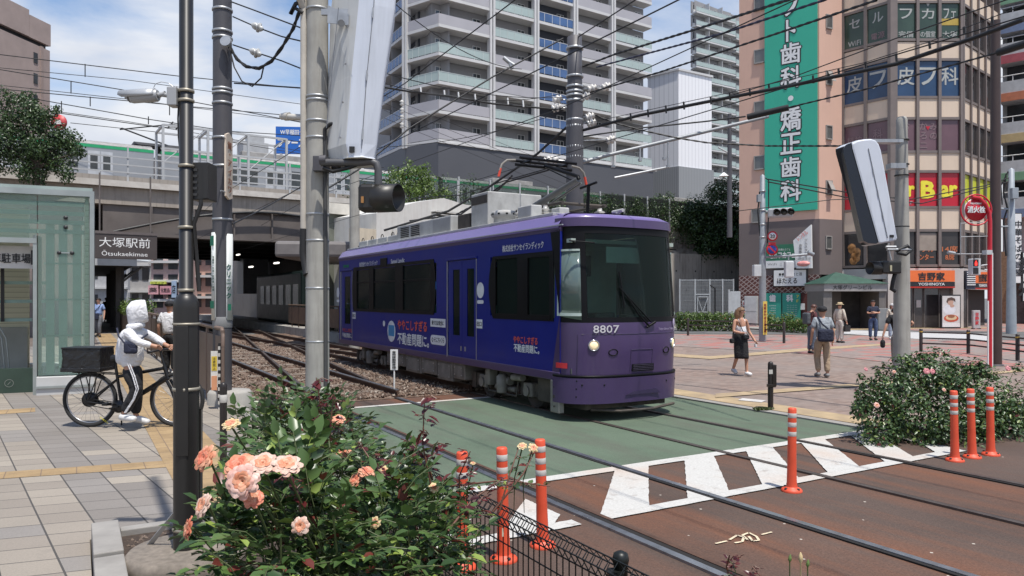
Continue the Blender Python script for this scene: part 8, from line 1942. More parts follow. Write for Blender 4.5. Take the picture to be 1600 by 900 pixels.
for (a,b,n,s) in (((505,730,2.9),(494,590,2.9),22,.036),((515,720,2.9),(522,615,2.9),16,.032),((680,790,2.6),(664,612,2.6),14,.04),((676,750,2.7),(640,690,2.7),10,.036),((720,790,2.7),(735,705,2.7),10,.03),((640,780,2.4),(560,690,2.5),8,.03),((470,800,2.1),(450,740,2.1),8,.03),((700,830,2.3),(790,745,2.5),9,.032)):
 shoot(nb,P(*a),P(*b),rnd,n,s)
for (a,b,n,s) in (((770,800,2.6),(838,700,2.7),8,.028),((780,800,2.6),(812,695,2.7),7,.026),((700,760,2.8),(860,760,2.8),12,.03)): shoot(nb,P(*a),P(*b),rnd,n,s,ROSEL)
sp,rs =rose_bush('small rose sprout with pointed buds at the bottom edge of the picture',P(1220,1000,2.3),pb([(1150,905,2.3,.02),(1230,925,2.3,.03)]),6,.022,73,REDL,canes=2)
for u,v in ((1234,878),(1262,886)):
 p =P(u,v,2.3);MB().tube([p-V((0,0,.03)),p,p+V((0,0,.006)),p+V((.001,0,.014)),p+V((.002,0,.024))],[.0015,.002,.0055,.005,.001],8).build('bud',M_('bud_green',(.12,.19,.05),.5),sp);MB().tube([p-V((0,0,.25)),p],.002,5).build('bud_stem',CANE,sp)
p =P(1251,874,2.3);MB().tube([p-V((0,0,.3)),p-V((0,0,.012)),p,p+V((0,0,.012)),p+V((0,0,.022))],[.002,.0025,.0075,.006,.0015],8).build('bud',PET['cream'],sp)
for a,b in (((1148,930),(1140,868)),((1170,930),(1175,885))): shoot(sp,P(a[0],a[1],2.3),P(b[0],b[1],2.3),rs,6,.03)
def right_bush():
 rnd =random.Random(91);Yb =9.9;blobs =[]
 for (u,v,Y,r) in ((1380,650,9.9,.38),(1400,610,10.2,.38),(1370,690,9.6,.3),(1440,600,10.4,.42),(1440,660,9.8,.45),(1490,630,10.2,.45),(1500,680,9.7,.4),(1540,620,10.6,.45),(1560,670,10.1,.42),(1600,640,10.6,.5),(1600,680,10.2,.35),(1460,578,10.6,.30),(1660,650,10.7,.5),(1350,625,9.9,.16),(1720,650,11,.5),(1420,575,10.6,.2),(1500,580,10.8,.25),(1450,700,9.5,.2),(1660,690,10.3,.3),(1540,700,9.8,.25)): blobs.append((P(u,v,Y).x,Y,P(u,v,Y).z,r))
 t =thing('rose_bush','wide rounded rose bush on the right behind three orange posts','rose bush',(6.2,9.9,.05));ml =MB();mc =MB()
 sub =list(blobs)
 for c in blobs:
  for k in range(7): d =V((rnd.gauss(0,1),rnd.gauss(0,1),rnd.gauss(.2,1))).normalized();sub.append((c[0]+d.x*c[3]*.8,c[1]+d.y*c[3]*.8,c[2]+d.z*c[3]*.8,c[3]*rnd.uniform(.25,.45)))
 sub += [(P(u,v,Y).x,Y,P(u,v,Y).z,r) for u,v,Y,r in ((1345,590,9.9,.07),(1352,600,9.8,.10),(1440,555,10.5,.09),(1475,552,10.6,.07),(1400,562,10.4,.08),(1530,572,10.6,.12),(1345,640,9.6,.12),(1338,615,9.8,.06),(1590,575,10.7,.1))];leaf_cloud(ml,sub,rnd,21000,.056,'leaf',.5)
 for i in range(40): c =rnd.choice(blobs);cane(mc,(c[0]*.6+6.2*.4,c[1],.03),(c[0]+rnd.uniform(-.2,.2),c[1],c[2]+c[3]*rnd.uniform(.5,1.05)),.008,rnd)
 ml.build('leaves',ROSED,t);mc.build('canes',CANE,t)
 for (u,v,Y,r,k) in ((1448,580,9.85,.042,'rose'),(1457,580,9.85,.036,'rose'),(1397,581,9.9,.026,'pink'),(1353,577,9.9,.026,'rose'),(1370,633,9.35,.036,'pink'),(1475,609,9.5,.024,'pink'),(1575,576,10.2,.038,'rose')): rose(t,P(u,v,Y),(rnd.uniform(-.3,.3),-1,.4),r,k,rnd,1)
right_bush()
tf =MB();rr =random.Random(5)
for i in range(260): p =G(1192+rr.gauss(0,6),640.5+rr.uniform(-1,1),.035);leaf(tf,p+V((0,0,.02)),V((rr.uniform(-1,1),rr.uniform(-1,1),.2)).normalized(),.06,rr,'quad')
tag(tf.build('grass',leafm('grass_leaves',(.04,.06,.02),(.12,.15,.05))),'small tuft of grass at the foot of the black bollard','grass',kind='stuff')
# ---------------------------------------------------------------- people
SKIN =M_('skin',(.50,.27,.18),.55,var=.05);SKIN2 =M_('skin_tan',(.42,.22,.14),.55,var=.05);HAIRB =M_('hair_black',(.015,.012,.011),.5);HAIRL =M_('hair_light_brown',(.24,.14,.075),.5,var=.3,scale=30)
def cloth(n,c,**k):
 if n in _mc: return _mc[n]
 m =M_(n,c,.85,var=.10,scale=9,**k);nt =m.node_tree;nz =noise(nt,7,3,rough=.5);nz.inputs['Distortion'].default_value =1.5;bump(nt,nt.nodes['Principled BSDF'],nz.outputs[0],.9,.035);return m
def skinmesh(name,mat,parent,M,J,edges,rad,sub=2):
 """one continuous surface grown round a skeleton of joints"""
 keys =list(J);idx ={k: i for i,k in enumerate(keys)};me =D.meshes.new(name)
 iv =wm(parent).inverted() if parent else Matrix();me.from_pydata([tuple(iv @ (M @ V(J[k]))) for k in keys],[(idx[a],idx[b]) for a,b in edges],[])
 me.materials.append(mat);o =D.objects.new(name,me);COL.objects.link(o);o.parent =parent
 md =o.modifiers.new('skin','SKIN');md.use_smooth_shade =True
 for k in keys: r_ =rad[k];me.skin_vertices[0].data[idx[k]].radius =(r_,r_) if not isinstance(r_,tuple) else r_
 seen =set(b for a,b in edges)
 for k in keys: me.skin_vertices[0].data[idx[k]].use_root =k not in seen
 md =o.modifiers.new('sub','SUBSURF');md.levels =sub;md.render_levels =sub;return o
def person(label,M,pose,top,legs,shoe,hairm,skin=None,hat=None,sleeves='short',skirt=None,hair='short',h=1.7,hood=None,group=None,loc=None):
 """M: person frame (x forward, y left, z up, origin between the feet); pose overrides joints (metres for a 1.72 m person)"""
 skin =skin or SKIN;k =h/1.72;M =M @ Matrix.Scale(k,4)
 J =dict(pel=(0,0,.95),wai=(0,0,1.08),che=(.0,0,1.30),nek=(0,0,1.45),hdb=(.01,0,1.52),hdm=(.015,0,1.61),hdt=(.005,0,1.69))
 for s,y in (('l',1),('r',-1)):
  J.update({s+'sh': (0,.17*y,1.40),s+'el': (-.03,.24*y,1.13),s+'wr': (.04,.25*y,.90),s+'ha': (.06,.25*y,.83),s+'hp': (0,.09*y,.90),s+'kn': (.02,.10*y,.50),s+'an': (-.02,.10*y,.09),s+'to': (.13,.11*y,.04)})
 J.update({a: b for a,b in pose.items() if a != 'look'})
 Rr =dict(pel=(.10,.07),wai=(.095,.07),che=(.115,.075),nek=.050,hdb=.062,hdm=.088,hdt=.062)
 for s in 'lr': Rr.update({s+'sh': .046,s+'el': .038,s+'wr': .027,s+'ha': .030,s+'hp': .065,s+'kn': .050,s+'an': .036,s+'to': .03})
 E_ =[('pel','wai'),('wai','che'),('che','nek'),('nek','hdb'),('hdb','hdm'),('hdm','hdt')]
 for s in 'lr': E_ += [('che',s+'sh'),(s+'sh',s+'el'),(s+'el',s+'wr'),(s+'wr',s+'ha'),('pel',s+'hp'),(s+'hp',s+'kn'),(s+'kn',s+'an'),(s+'an',s+'to')]
 for s,y in (('l',1),('r',-1)):
  w,a =V(J[s+'wr']),V(J[s+'ha']);d =(a-w).normalized();fw =V((1,0,0));fw =(fw-d*fw.dot(d));fw =fw.normalized() if fw.length > .1 else V((0,0,1));inn =d.cross(fw)*y
  for i,ln in enumerate((.060,.068,.064,.050)):
   b =a+fw*(.026-.0175*i);J[s+'f%da' % i] =tuple(b);J[s+'f%db' % i] =tuple(b+d*ln*.55-inn*.006);J[s+'f%dc' % i] =tuple(b+d*ln*.9-inn*.024)
   Rr.update({s+'f%da' % i: .0095,s+'f%db' % i: .0085,s+'f%dc' % i: .007});E_ += [(s+'f%da' % i,s+'f%db' % i),(s+'f%db' % i,s+'f%dc' % i)]
  J[s+'ta'] =tuple(w.lerp(a,.7)+fw*.012);J[s+'tb'] =tuple(a+fw*.045+d*.02-inn*.01);Rr.update({s+'ta': .012,s+'tb': .009});E_ += [(s+'ta',s+'tb')]
 t =thing('person',label,'person',mw=Matrix.Translation(M.translation),group=group)
 skinmesh('body',skin,t,M,J,E_,Rr)
 def part(name,mat,keys,extra=None,grow=1.2,rr=None):
  JJ ={a: J[a] for a in keys};JJ.update(extra or {});ed =[(a,b) for a,b in E_ if a in JJ and b in JJ]
  RR ={a: tuple(x*grow for x in Rr[a]) if isinstance(Rr.get(a,0),tuple) else Rr.get(a,.05)*grow for a in JJ};RR.update(rr or {})
  return skinmesh(name,mat,t,M,JJ,ed,RR)
 lerp =lambda a,b,f: tuple(V(J[a]).lerp(V(J[b]),f))
 if skirt is None:
  ks =['pel','wai','lhp','rhp','lkn','rkn','lan','ran'];JJ ={a: J[a] for a in ks};JJ['wai'] =lerp('pel','wai',.6);JJ['lan'] =lerp('lkn','lan',.93);JJ['ran'] =lerp('rkn','ran',.93)
  skinmesh('trousers',legs,t,M,JJ,[(a,b) for a,b in E_ if a in JJ and b in JJ],dict(pel=(.165,.13),wai=(.15,.12),lhp=.115,rhp=.115,lkn=.082,rkn=.082,lan=.068,ran=.068))
 else:
  n =18;vs =[];c0 =V(J['wai']);hem =skirt;
  for i in range(n):
   a =2*PI*i/n;q =(V(J['lkn'])+V(J['rkn']))/2
   vs += [(c0.x+.125*math.cos(a),c0.y+.15*math.sin(a),c0.z),(.01+.16*math.cos(a),.185*math.sin(a),.88),(q.x+.175*math.cos(a)*(1+.08*math.sin(5*a)),.185*math.sin(a)*(1+.08*math.cos(4*a)),hem)]
  MB(M).add(vs,[(3*i+j,3*((i+1) % n)+j,3*((i+1) % n)+j+1,3*i+j+1) for i in range(n) for j in range(2)],sm=True).build('skirt',legs,t,solid=.01,sub=1)
 ks =['pel','wai','che','lsh','rsh'];JJ ={a: J[a] for a in ks};JJ['nk2'] =lerp('che','nek',.75);JJ['pel'] =tuple(V(J['pel'])+V((0,0,-.02)))
 ed =[('pel','wai'),('wai','che'),('che','lsh'),('che','rsh'),('che','nk2')];RR =dict(pel=(.17,.14),wai=(.155,.13),che=(.18,.14),nk2=.072,lsh=.075,rsh=.075)
 if sleeves == 'none': RR.update(lsh=.02,rsh=.02,nk2=.02);JJ['lsh'] =lerp('che','lsh',.6);JJ['rsh'] =lerp('che','rsh',.6);JJ['nk2'] =lerp('che','nek',.1)
 for s in 'lr':
  if sleeves == 'short': JJ[s+'e2'] =lerp(s+'sh',s+'el',.78);ed.append((s+'sh',s+'e2'));RR[s+'e2'] =.068
  if sleeves == 'long':
   JJ[s+'el'] =J[s+'el'];JJ[s+'w2'] =lerp(s+'el',s+'wr',.93);ed += [(s+'sh',s+'el'),(s+'el',s+'w2')];RR[s+'el'] =.056;RR[s+'w2'] =.042;RR[s+'sh'] =.068
 skinmesh('hoodie' if hood else 'shirt',top,t,M,JJ,ed,RR)
 for s,y in (('l',1),('r',-1)):
  a,b =V(J[s+'an']),V(J[s+'to']);d =b-a;d.z =0;d =d.normalized() if d.length > .01 else V((1,0,0));zz =min(a.z-.055,b.z-.03);hl =a-d*.06;up =(b-a).normalized()
  o =skinmesh('shoe',shoe,t,M,dict(a=tuple(hl+V((0,0,-.03))),b=tuple(a+d*.04+V((0,0,-.035))),c=tuple(b+d*.03)),[('a','b'),('b','c')],dict(a=(.055,.05),b=(.06,.055),c=(.055,.038)))
 hb,hm_,ht =V(J['hdb']),V(J['hdm']),V(J['hdt']);up =(ht-hb).normalized();fwd =V(pose.get('look',(1,0,0)));fwd =(fwd-up*fwd.dot(up)).normalized();sd =up.cross(fwd)
 HM =Matrix((fwd,sd,up)).transposed().to_4x4();HM.translation =hm_;HM =M @ HM
 fm =MB(HM);fm.add([(.085,-.012,-.02),(.085,.012,-.02),(.082,0,.022),(.112,0,-.012)],[(0,2,3),(2,1,3),(0,3,1)])
 for y in (-.088,.088): fm.lathe([(.02,-.006),(.024,0),(.012,.008),(0,.008)],8,Matrix.Translation((0,y,-.005)) @ Matrix.Rotation(R(90),4,'X'))
 fm.build('face_features',skin,t)
 for y in (-.032,.032): MB(HM).lathe([(.010,0),(.006,.004),(0,.004)],8,Matrix.Translation((.082,y,.02)) @ Matrix.Rotation(R(90),4,'Y')).build('eye',HAIRB,t)
 MB(HM).box(.080,.088,-.022,.022,-.048,-.042).build('mouth',M_('lips',(.35,.10,.08),.5),t)
 n,m_ =16,7;vs =[]
 for j in range(m_+1):
  ph =PI/2*(1-j/m_*(1.25 if hair == 'short' else 1.35))
  for i in range(n):
   a =2*PI*i/n;f =.5+.5*math.cos(a);z =math.sin(ph);r_ =math.cos(ph)
   zz =max(z*.103,-.02+.075*f**1.5 if True else 0)
   vs.append((-.006+r_*.104*math.cos(a),r_*.100*math.sin(a),zz+.012))
 MB(HM).add(vs,[(j*n+i,j*n+(i+1) % n,(j+1)*n+(i+1) % n,(j+1)*n+i) for j in range(m_) for i in range(n)],sm=True).build('hair',hairm,t,solid=.012)
 if hair == 'long': MB(HM).tube([(-.05,0,.03),(-.085,0,-.06),(-.085,.01,-.17),(-.08,.02,-.28)],[.085,.085,.06,.02],12).build('hair_length',hairm,t)
 if hat == 'cap' or hat == 'whitecap':
  cm =cloth('cap_'+hat,(.015,.015,.018) if hat == 'cap' else (.5,.5,.5));MB(HM).lathe([(.108,.02),(.110,.05),(.098,.09),(.06,.118),(0,.125)],18).add([(.07,-.09,.03),(.07,.09,.03),(.17,.06,.018),(.19,0,.02),(.17,-.06,.018)],[(0,1,2,3,4)]).build('cap',cm,t,solid=.006)
 if hat == 'straw': MB(HM).lathe([(.17,.035),(.168,.04),(.105,.05),(.10,.11),(.07,.13),(0,.128)],20).build('straw_hat',M_('straw',(.52,.40,.24),.8,var=.15,scale=30),t);MB(HM).lathe([(.106,.052),(.107,.07),(.104,.075)],20).build('hat_band',HAIRB,t)
 return t,M,J
def pf(u,v,z,face_deg):   # frame with the feet at a photograph point, facing: 0 = away, 90 = right, 180 = towards the camera
 g =G(u,v,z);a =R(face_deg);f =V((math.sin(a),math.cos(a),0));return Matrix((f,V((-f.y,f.x,0)),V((0,0,1)))).transposed().to_4x4() if False else (Matrix.Translation(g) @ Matrix((f,V((-f.y,f.x,0)),V((0,0,1)))).transposed().to_4x4())
def bag(t,M,c,sz,m,name='bag',straps=(),r=.01,bev=.03):
 MB(M @ Matrix.Translation(c)).box(-sz[0]/2,sz[0]/2,-sz[1]/2,sz[1]/2,-sz[2]/2,sz[2]/2).build(name,m,t,bev=bev)
 for s_ in straps: MB(M).tube(s_,r,6).build('strap',m,t)
def held(label,M,c,sz,m,name,straps=(),r=.01,bev=.03,cat='bag',sub=0):
 c =V(c);t =thing(name,label,cat,mw=Matrix.Translation(M @ c));MB(M @ Matrix.Translation(c)).box(-sz[0]/2,sz[0]/2,-sz[1]/2,sz[1]/2,-sz[2]/2,sz[2]/2).build('bag_body',m,t,bev=bev,sub=sub)
 for s_ in straps: MB(M).tube(s_,r,6).build('strap',m,t)
 return t
NAVY =cloth('cloth_navy',(.018,.022,.045));BLACKC =cloth('cloth_black',(.012,.012,.014));WHITEC =cloth('cloth_white',(.62,.62,.64));GREYC =cloth('cloth_grey',(.30,.33,.36));KHAKI =cloth('cloth_khaki',(.38,.28,.19));JEANS =cloth('cloth_denim',(.06,.09,.17));LINEN =cloth('cloth_linen',(.50,.45,.38));SHOEW =M_('shoe_white',(.60,.60,.60),.6);SHOEB =M_('shoe_black',(.02,.02,.02),.5)
def cyclist():
 Yc =9.66
 def q(u,v,y=0.0): p =P(u,v,Yc);return (p.x+5.0,y,p.z-PZ)      # person frame: x right (forward), y away, z up
 M =Matrix.Translation((-5.0,Yc-.02,PZ))
 J =dict(pel=q(208,575,.0),wai=q(205,558),che=q(208,528),nek=q(212,506),hdb=q(215,500),hdm=q(218,489),hdt=q(218,479),
             rsh=q(213,519,-.17),rel=q(229,533,-.22),rwr=q(250,539,-.16),rha=q(257,541,-.15),lsh=q(213,519,.17),lel=q(232,530,.22),lwr=q(251,540,.16),lha=q(258,543,.15),
             rhp=q(210,580,-.09),rkn=q(223,606,-.12),ran=q(201,645,-.12),rto=q(219,652,-.13),lhp=q(205,580,.09),lkn=q(209,618,.10),lan=q(207,652,.10),lto=q(226,662,.11),look=(1,.5,-.1))
 HD =cloth('hoodie_white',(.66,.66,.68))
 t,MM,J =person('person in a white hooded top and black striped trousers walking a bicycle',M,J,HD,BLACKC,SHOEW,HAIRB,SKIN2,sleeves='long',h=1.72,hood=True)
 skinmesh('hoodie_body',HD,t,M,dict(a=q(205,572),b=q(203,556),c=q(206,528),d=q(211,512)),[('a','b'),('b','c'),('c','d')],dict(a=(.145,.19),b=(.155,.19),c=(.14,.18),d=(.10,.12)))
 c =V(q(217,488));n,m_ =20,10;vs =[]
 HMx =M @ Matrix.Translation(c) @ Matrix.Rotation(R(30),4,'Z') @ Matrix.Rotation(R(-8),4,'Y') @ Matrix.Scale(.86,4)
 for j in range(m_+1):
  a =-PI*.5+PI*.70*j/m_          # from the back pole to the face opening
  for i in range(n):
   b =2*PI*i/n;x =(.150 if a < 0 else .21)*math.sin(a);r_ =.142*max(0,math.cos(a))**.7*(1+.035*math.sin(3*b+j*.9)+.02*math.sin(7*b+j*2.1))
   z =r_*math.sin(b)*1.08;vs.append((x,r_*math.cos(b)*.86,z+(.03 if z > 0 else -.02)*(1 if j > 4 else .3)-(.10*max(0,-math.sin(b))*(j < 5))))
 MB(HMx).add(vs,[(j*n+i,j*n+(i+1) % n,(j+1)*n+(i+1) % n,(j+1)*n+i) for j in range(m_) for i in range(n)],sm=True).build('hood',HD,t,solid=.016,sub=1)
 skinmesh('hood_collar',HD,t,M,dict(a=q(205,510,-.09),b=q(213,511,-.12),c=q(222,508,-.05),d=q(222,508,.06)),[('a','b'),('b','c'),('c','d')],dict(a=.05,b=.045,c=.04,d=.04))
 for dx in (0,3.2):
  MB(M).tube([q(213+dx,566,-.20),q(221+dx,585,-.205),q(227+dx,604,-.21),q(222+dx*.6,620,-.205),q(208+dx*.6,641,-.195)],.0075,6).build('stripe',WHITEC,t)
 hb_ =held('small dark shoulder bag worn across the back of the white hoodie',M,q(219,541,-.22),(.17,.07,.16),NAVY,'shoulder_bag',[[q(193,512,-.14),q(200,524,-.21),q(212,536,-.235),q(220,545,-.24)],[q(226,533,-.20),q(232,522,.0)]],.012)
 Yb =9.83;B_ =lambda u,v,y=0.0: V((P(u,v,Yb).x,Yb+y,P(u,v,Yb).z));zc =.365+PZ
 bt =thing('bicycle','black electric bicycle with fat tyres and a rear motor hub','bicycle',(B_(210,600).x,Yb,PZ))
 RUB =M_('tyre_rubber',(.018,.018,.018),.8);RIMS =M_('rim_silver',(.35,.35,.36),.3,.8);FRM =M_('frame_black',(.012,.012,.013),.3,.2)
 cs =(B_(141,627),B_(277,627))
 for i,c in enumerate(cs):
  c =V((c.x,Yb,zc));MW =Matrix.Translation(c) @ Matrix.Rotation(R(90),4,'X');NN =48
  w_ =MB(MW).tube([(.34*math.cos(2*PI*k/NN),.34*math.sin(2*PI*k/NN),0) for k in range(NN+1)],.025,10,cap=False).build('wheel',RUB,bt)
  MB(MW).tube([(.309*math.cos(2*PI*k/NN),.309*math.sin(2*PI*k/NN),0) for k in range(NN+1)],.009,8,cap=False).build('rim',RIMS,w_)
  sp =MB(MW)
  for k in range(28): a =2*PI*k/28;b =a+(.5 if k % 2 else -.5);sp.tube([(.04*math.cos(b),.04*math.sin(b),.02 if k % 4 < 2 else -.02),(.305*math.cos(a),.305*math.sin(a),0)],.0016,4,cap=False)
  sp.build('spokes',RIMS,w_);r_ =.095 if i == 0 else .03
  MB(MW).lathe([(r_*.6,-.045),(r_,-.035),(r_,.035),(r_*.6,.045),(r_*.3,.06),(0,.06)],24).build('hub_motor' if i == 0 else 'hub',FRM,w_)
  if i == 0: lettering('BIKES',Matrix.Translation((c.x+.20,Yb-.030,zc-.27)) @ Matrix.Rotation(R(38),4,'Y') @ Matrix.Rotation(R(90),4,'X'),M_('yellow_writing',(.80,.70,.05),.5),w_,w=.13,h=.022)
 ft =MB();j =dict(bb=B_(190,634),st=B_(184,580),hd=B_(258,575),hd2=B_(262,590),rx=B_(141,627),fx=B_(277,627),sp=B_(179,560))
 ft.tube([j['bb'],j['hd2']],[.030,.036],10).tube([B_(186,588),B_(230,580),j['hd']],.024,10).tube([j['bb'],j['sp']],.02,8).tube([j['hd']+V((-.01,0,.03)),j['hd2']+V((.01,0,-.02))],.028,10)
 for y in (-.06,.06): ft.tube([j['rx']+V((0,y,0)),j['bb']+V((0,y*.4,0))],.012,6).tube([j['rx']+V((0,y,0)),B_(184,592)+V((0,y*.3,0))],.011,6)
 ft.build('frame',FRM,bt);fk =MB()
 for y in (-.055,.055): fk.tube([j['hd2']+V((.01,y,-.03)),B_(270,606)+V((0,y,0)),j['fx']+V((0,y,0))],[.02,.022,.013],8)
 fk.build('fork',FRM,bt)
 MB().tube([j['hd'],B_(253,558),B_(251,548)],.018,8).tube([B_(251,548,-.30),B_(252,547,-.1),B_(252,547,.1),B_(251,548,.30)],.014,8).build('handlebar',FRM,bt)
 for y in (-.27,.27): MB().tube([B_(250,548,y-.05),B_(250,548,y+.06)],.018,8).tube([B_(255,550,y),B_(259,556,y)],.008,5).build('grip',FRM,bt)
 MB().tube([B_(176,561),B_(190,559),B_(200,560)],[.06,.04,.018],10).build('saddle',FRM,bt)
 MB(Matrix.Translation(V((j['bb'].x,Yb-.07,j['bb'].z))) @ Matrix.Rotation(R(90),4,'X')).lathe([(.085,-.004),(.085,.004),(0,.004)],28).build('chainring',FRM,bt)
 MB().tube([j['bb']+V((0,-.08,0)),B_(176,637)+V((0,-.09,0))],.012,6).box(B_(170,0).x,B_(178,0).x,Yb-.17,Yb-.07,zc-.06,zc-.03).build('pedal',FRM,bt)
 MB().tube([B_(141,632,-.06),B_(188,640,-.07)],.006,4).tube([B_(141,622,-.06),B_(188,628,-.07)],.006,4).build('chain',FRM,bt)
 rk =MB()
 for y in (-.07,.07): rk.tube([B_(118,581,y),B_(186,584,y)],.008,6).tube([B_(128,582,y),B_(139,624,y)],.007,6).tube([B_(146,582,y),B_(142,624,y)],.007,6).tube([B_(158,583,y),B_(143,623,y)],.007,6)
 rk.build('rear_rack',FRM,bt)
 MB().tube([B_(182,600,.05),B_(186,625,.09),B_(181,668,.14)],.010,6).build('side_stand',FRM,bt)
 bx =thing('delivery_box','crumpled black plastic covered box strapped on the rear rack of the bicycle','box',tuple(B_(139,577)))
 rnd =random.Random(3);n =12;vs =[];x0,x1,z0,z1 =B_(109,0).x,B_(167,0).x,B_(0,577).z,B_(0,543).z
 fs =[]
 for j_ in range(n):                      # rings up the box, irregular like loose sheeting
  z =z0+(z1-z0)*j_/(n-1)
  for i in range(40):
   a =i/40*4;sd_ =int(a);f =a-sd_;k =1+rnd.uniform(-.012,.012)+(.015*math.sin(i*1.3+j_*.8))-(.06*(j_ > 3 and j_ < n-1)*(1-j_/n) if sd_ == 3 else 0)
   pts =[(-1,-1),(1,-1),(1,1),(-1,1),(-1,-1)];px_ =pts[sd_][0]+(pts[sd_+1][0]-pts[sd_][0])*f;py_ =pts[sd_][1]+(pts[sd_+1][1]-pts[sd_][1])*f
   vs.append(((x0+x1)/2+px_*(x1-x0)/2*k,Yb+py_*.17*k,z+rnd.uniform(-.004,.004)))
 for j_ in range(n-1):
  for i in range(40): fs.append((j_*40+i,j_*40+(i+1) % 40,(j_+1)*40+(i+1) % 40,(j_+1)*40+i))
 fs += [list(range(40))[::-1],[(n-1)*40+i for i in range(40)]]
 m,nt,b =nmat('black_sheeting');b.inputs['Base Color'].default_value =(.012,.012,.013,1);b.inputs['Roughness'].default_value =.32;nz =noise(nt,9,4);nz.inputs['Distortion'].default_value =1.2;bump(nt,b,nz.outputs[0],.8,.03)
 MB().add(vs,fs,sm=True).build('box_cover',m,bx);MB().box(x0-.02,x1+.01,Yb-.185,Yb+.185,z0-.02,z0+.035).build('box_base',m,bx,bev=.01);MB().box(x0-.012,x1+.012,Yb-.18,Yb+.18,z1-.012,z1+.012).build('box_lid',m,bx,bev=.008)
cyclist()
def W_(v_): return v_
M =pf(265,586,PZ,-5);person('person in a white shirt and black trousers, half hidden by the black lamp pole',M,dict(lkn=(.10,.10,.50),lan=(.10,.10,.10),lto=(.24,.1,.05)),WHITEC,BLACKC,SHOEW,HAIRB,hat='cap',h=1.64)
M =pf(1157,587,.03,158);t,MM,J =person('person in a white camisole and long black skirt walking over the plaza',M,dict(rel=(.02,-.23,1.12),rwr=(.20,-.12,1.08),rha=(.26,-.08,1.09),lel=(-.02,.27,1.12),lwr=(.12,.33,.90),lha=(.16,.34,.84),lkn=(.12,.08,.50),lan=(.14,.08,.10),lto=(.27,.09,.05),rkn=(-.02,-.09,.48),ran=(-.18,-.08,.16),rto=(-.08,-.08,.05),look=(.5,.85,0)),WHITEC,BLACKC,SHOEW,HAIRL,sleeves='none',skirt=.42,hair='long',h=1.64)
for y in (-.09,.09): MB(MM).tube([(.07,y,1.36),(.0,y,1.45),(-.08,y,1.36)],.009,5).build('shoulder_strap',WHITEC,t)
held('small black camera bag and pouch hanging at the waist of the walking woman',MM,(.16,.02,.98),(.10,.20,.12),BLACKC,'waist_bag',[[(.10,-.14,1.36),(.14,-.05,1.15),(.15,0,1.02)]]);held('black camera hanging by a strap from the woman\'s right hip',MM,(.02,-.28,.88),(.12,.09,.12),BLACKC,'camera',[[(-.02,-.14,1.40),(.0,-.22,1.15),(.02,-.27,.94)]],cat='camera')
held('white paper cup in the lowered hand of the walking woman',MM,(.17,.33,.76),(.05,.05,.08),WHITEC,'paper_cup',bev=.01,cat='cup')
M =pf(1285,590,.03,6);t,MM,J =person('person in a grey T-shirt, black cap and khaki trousers walking away',M,dict(lkn=(.12,.09,.50),lan=(.0,.09,.12),rkn=(.0,-.10,.50),ran=(-.06,-.10,.10),rel=(-.02,-.25,1.12),rwr=(.06,-.27,.90),look=(.9,-.4,0)),GREYC,KHAKI,M_('shoe_grey',(.2,.2,.2),.6),HAIRB,hat='cap',h=1.66)
held('large navy shoulder bag on the back of the person in the grey shirt',MM,(-.19,-.02,1.03),(.14,.36,.30),NAVY,'shoulder_bag',[[(-.13,-.14,1.14),(-.16,.05,1.3),(-.06,.12,1.47),(.05,.13,1.43)]],.018,.05)
M =pf(1268,553,.03,75);t,MM,J =person('person in a dark red T-shirt bending over a phone, with a grey backpack',M,dict(hdb=(.05,0,1.51),hdm=(.09,0,1.59),hdt=(.10,0,1.67),rel=(.02,-.22,1.14),rwr=(.20,-.12,1.20),rha=(.26,-.08,1.22),lel=(.02,.22,1.14),lwr=(.2,.1,1.2),lha=(.26,.06,1.22)),cloth('cloth_maroon',(.09,.025,.03)),cloth('cloth_bluegrey',(.10,.12,.16)),SHOEB,M_('hair_red_brown',(.08,.03,.02),.5),h=1.66)
held('grey backpack on the person in the dark red shirt',MM,(-.20,0,1.22),(.16,.30,.40),cloth('cloth_slate',(.08,.09,.10)),'backpack',bev=.05)
M =pf(1312,536,.03,60);t,MM,J =person('person in a cream linen suit and straw hat carrying a black briefcase',M,dict(rel=(.0,-.25,1.13),rwr=(.10,-.25,.93),rha=(.12,-.25,.86),look=(1,-.2,0)),LINEN,cloth('cloth_cream',(.52,.48,.43)),SHOEB,HAIRB,hat='straw',sleeves='long',h=1.66)
held('black briefcase hanging from the hand of the person in linen',MM,(.14,-.25,.62),(.36,.10,.26),M_('leather_black',(.012,.012,.012),.35),'briefcase',[[(.06,-.25,.75),(.08,-.25,.82),(.18,-.25,.82),(.22,-.25,.75)]],.01,.02)
M =pf(1364,531.5,.05,185);person('person in a navy T-shirt and jeans standing with crossed arms before the dark entrance',M,dict(lel=(.06,.25,1.16),lwr=(.19,.02,1.20),lha=(.18,-.09,1.22),rel=(.06,-.25,1.16),rwr=(.21,-.02,1.17),rha=(.19,.09,1.18),lkn=(.02,.12,.5),rkn=(.02,-.12,.5)),NAVY,JEANS,SHOEB,HAIRB,h=1.74)
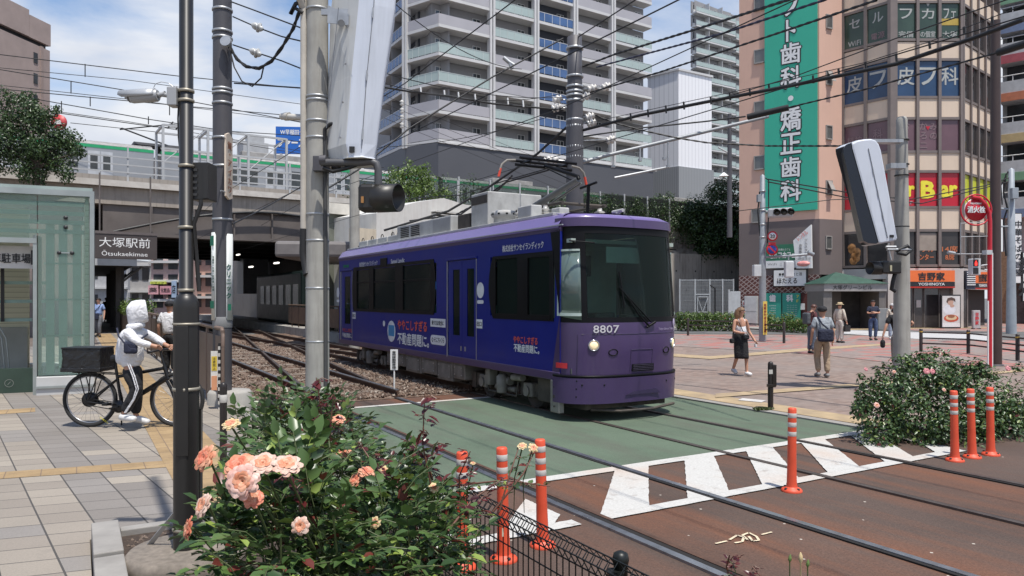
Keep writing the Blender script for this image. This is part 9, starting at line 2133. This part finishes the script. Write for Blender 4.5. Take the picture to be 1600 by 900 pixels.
M =pf(1394,530,.05,180);t,MM,J =person('person in a white cap, face mask and pale top behind the right pole',M,{},LINEN,cloth('cloth_skyblue',(.30,.38,.48)),SHOEW,HAIRB,hat='whitecap',sleeves='long',hair='long',h=1.58);MB(MM).box(.085,.105,-.05,.05,1.53,1.59).build('face_mask',WHITEC,t,bev=.01)
M =pf(1404,577,.03,10);t,MM,J =person('person in a black T-shirt leaning forward behind the right concrete pole',M,dict(che=(.06,0,1.28),nek=(.12,0,1.41),hdb=(.17,0,1.44),hdm=(.22,0,1.49),hdt=(.27,0,1.54),lsh=(.08,.18,1.36),rsh=(.08,-.18,1.36),lel=(.02,.30,1.12),lwr=(.02,.36,.92),lha=(.02,.37,.86),rel=(.0,-.36,1.2),rwr=(.12,-.24,1.10)),BLACKC,cloth('cloth_stone',(.24,.22,.20)),SHOEB,HAIRB,h=1.72)
held('dark drawstring bag dangling from the hand of the person behind the right pole',MM,(.02,.38,.66),(.14,.12,.22),BLACKC,'hand_bag',[[(.02,.38,.76),(.02,.37,.84)]],.012,.06)
M =pf(154,527,PZ,175);t,MM,J =person('person in a light blue shirt walking out of the station walk',M,dict(lkn=(.12,.09,.5),lan=(.10,.09,.12),rkn=(-.02,-.09,.48),ran=(-.15,-.09,.14)),cloth('cloth_blue_shirt',(.24,.33,.55)),cloth('cloth_greytrouser',(.12,.125,.14)),SHOEB,HAIRB,h=1.70)
held('dark messenger bag at the hip of the person in the light blue shirt',MM,(.14,-.10,.92),(.10,.34,.28),NAVY,'messenger_bag',[[(.12,-.2,1.05),(.14,.05,1.3),(.05,.12,1.44)]],.014)
for i,(u,v,fd,lg,lb) in enumerate(((166,504,0,BLACKC,'dark silhouetted person walking away in the station walk, left of the column'),(185,506,5,cloth('cloth_greytrouser',(.12,.125,.14)),'person in black with grey trousers left of the steel column in the station walk'),(192,505,0,GREYC,'person in black close beside the steel column in the station walk'),(318,492,90,BLACKC,'small distant person under the bridge right of the lamp pole'))):
 M =pf(u,v,PZ if i < 3 else .0,fd);person(lb,M,dict(lkn=(.10,.09,.5),ran=(-.10,-.1,.12)) if i != 1 else {},BLACKC,lg,SHOEB,HAIRB,sleeves='long',h=1.72)
